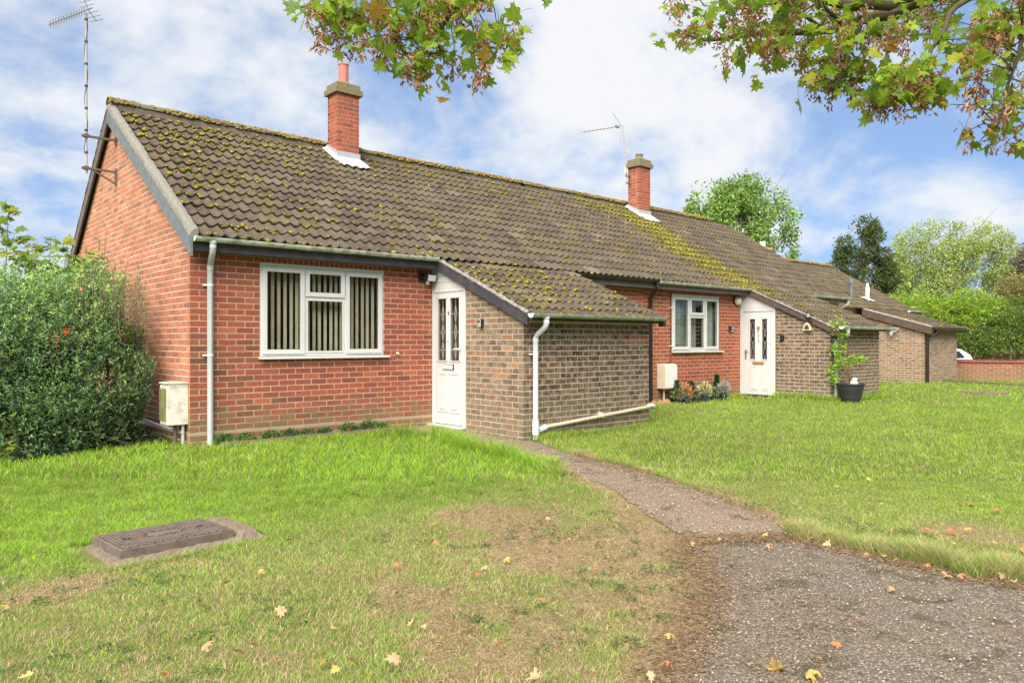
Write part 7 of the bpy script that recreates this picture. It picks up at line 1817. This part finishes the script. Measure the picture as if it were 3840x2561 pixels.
tree('willow_tree', 'large pale yellow green tree at the right with visible limbs', (2200, 700), 50, [(2090,560,1.1,0),(2130,545,1.2,0),(2180,555,1.4,0),(2230,545,1.3,0),(2270,545,1.0,0),(2300,570,.9,0),(2100,600,1.4,0),(2160,600,1.6,0),(2220,600,1.6,0),(2270,600,1.2,0),(2120,650,1.5,0),(2180,650,1.6,0),(2240,650,1.4,0),(2080,640,1.0,0),(2220,570,.8,0),(2065,590,.5,0),(2310,545,.5,0),(2290,640,1.1,0),(2100,690,1.3,0),(2170,690,1.3,0)], 0.17, 22000, [(0.20, 0.27, 0.07), (0.30, 0.32, 0.11), (0.13, 0.19, 0.05)], [4, 4, 2], 0.35, gaps=0.40, asp=.5)
tree('plum_tree', 'dull purple brown leaved tree at the right edge behind the willow', (2340, 690), 53, [(2290,620,1.0,0),(2320,595,1.1,0),(2350,600,1.3,0),(2310,650,1.2,0),(2345,650,1.4,0),(2380,610,1.6,0),(2395,660,1.6,0),(2280,650,.8,0)], 0.17, 10000, [(0.11, 0.085, 0.06), (0.17, 0.13, 0.09), (0.08, 0.09, 0.045)], [3, 2, 2], 0.30, gaps=0.36)
tree('beech_tree', 'green tree filling the gap between conifer and willow', (2060, 700), 55, [(2060,640,1.2,0),(2045,680,1.2,0),(2085,680,1.3,0),(2110,640,1.2,0),(2020,700,1.1,0),(2130,700,1.4,0),(2070,560,.5,0),(2055,600,.7,0)], 0.17, 9000, G1, [4, 3, 3], 0.25, gaps=0.36)
def hedge(name, label, cl, leaf, n_, cols, wts, d0, group='hedge plants along the far bank'):
    C = [(at(u*K, v*K, d0+dz), r_) for (u, v, r_, dz) in cl]; b = C[0][0]; T = thing(name, label, 'hedge', (b[0], b[1], 0.3), group); P = []; D = []; tot = sum(r_**2 for _, r_ in C)
    for c, r_ in C: m_ = int(n_*r_**2/tot); p, dd = ball(m_, c, (r_, r_, r_*.95), .6); P.append(p); D.append(dd)
    P = np.concatenate(P); D = np.concatenate(D); P += 0.25*rdir(len(P))*rng.random((len(P), 1)); ok = (P[:, 2] > -0.5) & (fbm(P@RGT*1.5, P[:, 2]*1.5, 9, 4) > .30); P, D = P[ok], D[ok]; m_ = len(P)
    leaves('foliage', P, D+.8*rdir(m_), unit(rdir(m_)+D), leaf*(.6+.8*rng.random(m_)), leaf*.6*(.6+.8*rng.random(m_)), 1.3*tones(m_, cols, wts, .5), M['leaf'], T)
    st = MB()
    for c, r_ in C: st.tube([(c[0], c[1], -0.3), c], [.06, .03], 6, caps=False)
    st.build('stems', M['bark_g'], T)
hedge('hedge', 'bright yellow green shrubbery spreading above the far bank', [(2060,715,1.0,0),(2110,712,.9,0),(2150,720,.9,0),(2190,720,1.0,0),(2225,705,1.1,0),(2265,715,1.0,0),(2235,740,1.1,-.3),(2200,750,1.0,0),(2150,750,1.0,0),(2290,720,.8,0),(2000,730,.9,1),(1950,740,.9,1)], 0.14, 20000, [(0.24, 0.35, 0.04), (0.17, 0.27, 0.04), (0.33, 0.40, 0.06)], [4, 3, 2], 41)
hedge('hedge', 'dark glossy green hedge hanging down over the bank at far right', [(2225,785,.8,-1),(2260,775,.9,-1),(2300,760,1.0,-1),(2340,750,1.1,-1),(2385,750,1.2,-1),(2430,760,1.2,-1),(2280,790,.55,-1.6),(2320,790,.55,-1.6),(2360,790,.6,-1.6),(2205,780,.6,-1),(2335,715,.9,0),(2380,720,.9,0)], 0.13, 19000, [(0.08, 0.14, 0.03), (0.14, 0.21, 0.04), (0.24, 0.24, 0.04)], [4, 3, 1], 40.5)
hedge('shrub', 'tawny orange brown bush at the right edge of the hedge', [(2330,665,.9,0),(2360,670,1.0,0),(2390,690,1.1,0),(2315,690,.7,0)], 0.15, 6000, [(0.28, 0.23, 0.09), (0.20, 0.20, 0.07)], [1, 1], 44)

# ------------------------------------------------------------------ what the windows reflect: the other side of the green
def opposite():
    T = thing('brick_bungalow', 'dark roofed brick bungalow across the green, seen reflected in the windows', 'bungalow', (12, -25, -0.2))
    MB().box((3, -30, -0.3), (24, -24, 2.3)).build('wall', M['brick_o'], T, color=(0.30, 0.10, 0.06))
    rf_ = MB()
    for k in range(15):
        y = -23.6-k*0.24; z = 2.2+k*0.17; rf_.prism([(2.8, y, z), (2.8, y, z+0.03), (2.8, y-0.26, z+0.19), (2.8, y-0.26, z+0.16)], (21.4, 0, 0))
    rf_.build('roof', M['opp_roof'], T)
    for x in (6.0, 12.5, 19.0): MB().box((x, -23.99, 0.7), (x+1.8, -23.95, 2.0)).build('window', M['carglass'], T); MB().box((x-0.08, -23.98, 0.6), (x+1.88, -23.96, 2.1)).build('window_frame', M['upvc'], T)
    H = thing('hedge', 'clipped green hedge across the green, seen reflected in the windows', 'hedge', (12, -17, -0.2)); P = []; 
    n = 16000; x = 0+24*rng.random(n); z = -0.2+1.25*rng.random(n)**.7; y = -17+0.5*rng.normal(size=n); p = np.stack([x, y, z], -1)
    leaves('foliage', p, rdir(n), rdir(n), 0.09+.05*rng.random(n), 0.05+.03*rng.random(n), tones(n, [(0.16, 0.26, 0.04), (0.10, 0.18, 0.03)], [1, 1], .5), M['leaf'], H)
    for (x, y, h, r_, lab) in ((8, -33, 9.5, 3.6, 'first tree behind the opposite bungalow, reflected in the large window'), (15, -34, 11, 4.2, 'taller tree behind the opposite bungalow, reflected in the windows'), (22, -32, 9, 3.5, 'third tree behind the opposite bungalow')):
        q = thing('broadleaf_tree', lab, 'tree', (x, y, -0.2)); MB().tube([(x, y, -0.3), (x, y, h*.6)], [.3, .15], 8).build('trunk', M['bark_g'], q)
        n = 5200; p, dd = ball(n, (x, y, h*.62), (r_, r_, h*.36), .3); leaves('foliage', p, rdir(n), rdir(n), 0.3+.2*rng.random(n), 0.2+.1*rng.random(n), tones(n, [(0.08, 0.14, 0.03), (0.14, 0.2, 0.04)], [1, 1], .5), M['leaf'], q)
M['opp_roof'] = mat('dark red roof tiles', (0.12, 0.045, 0.035), 0.8, 0.2, var=(0.08, 0.035, 0.03), scale=5)
opposite()
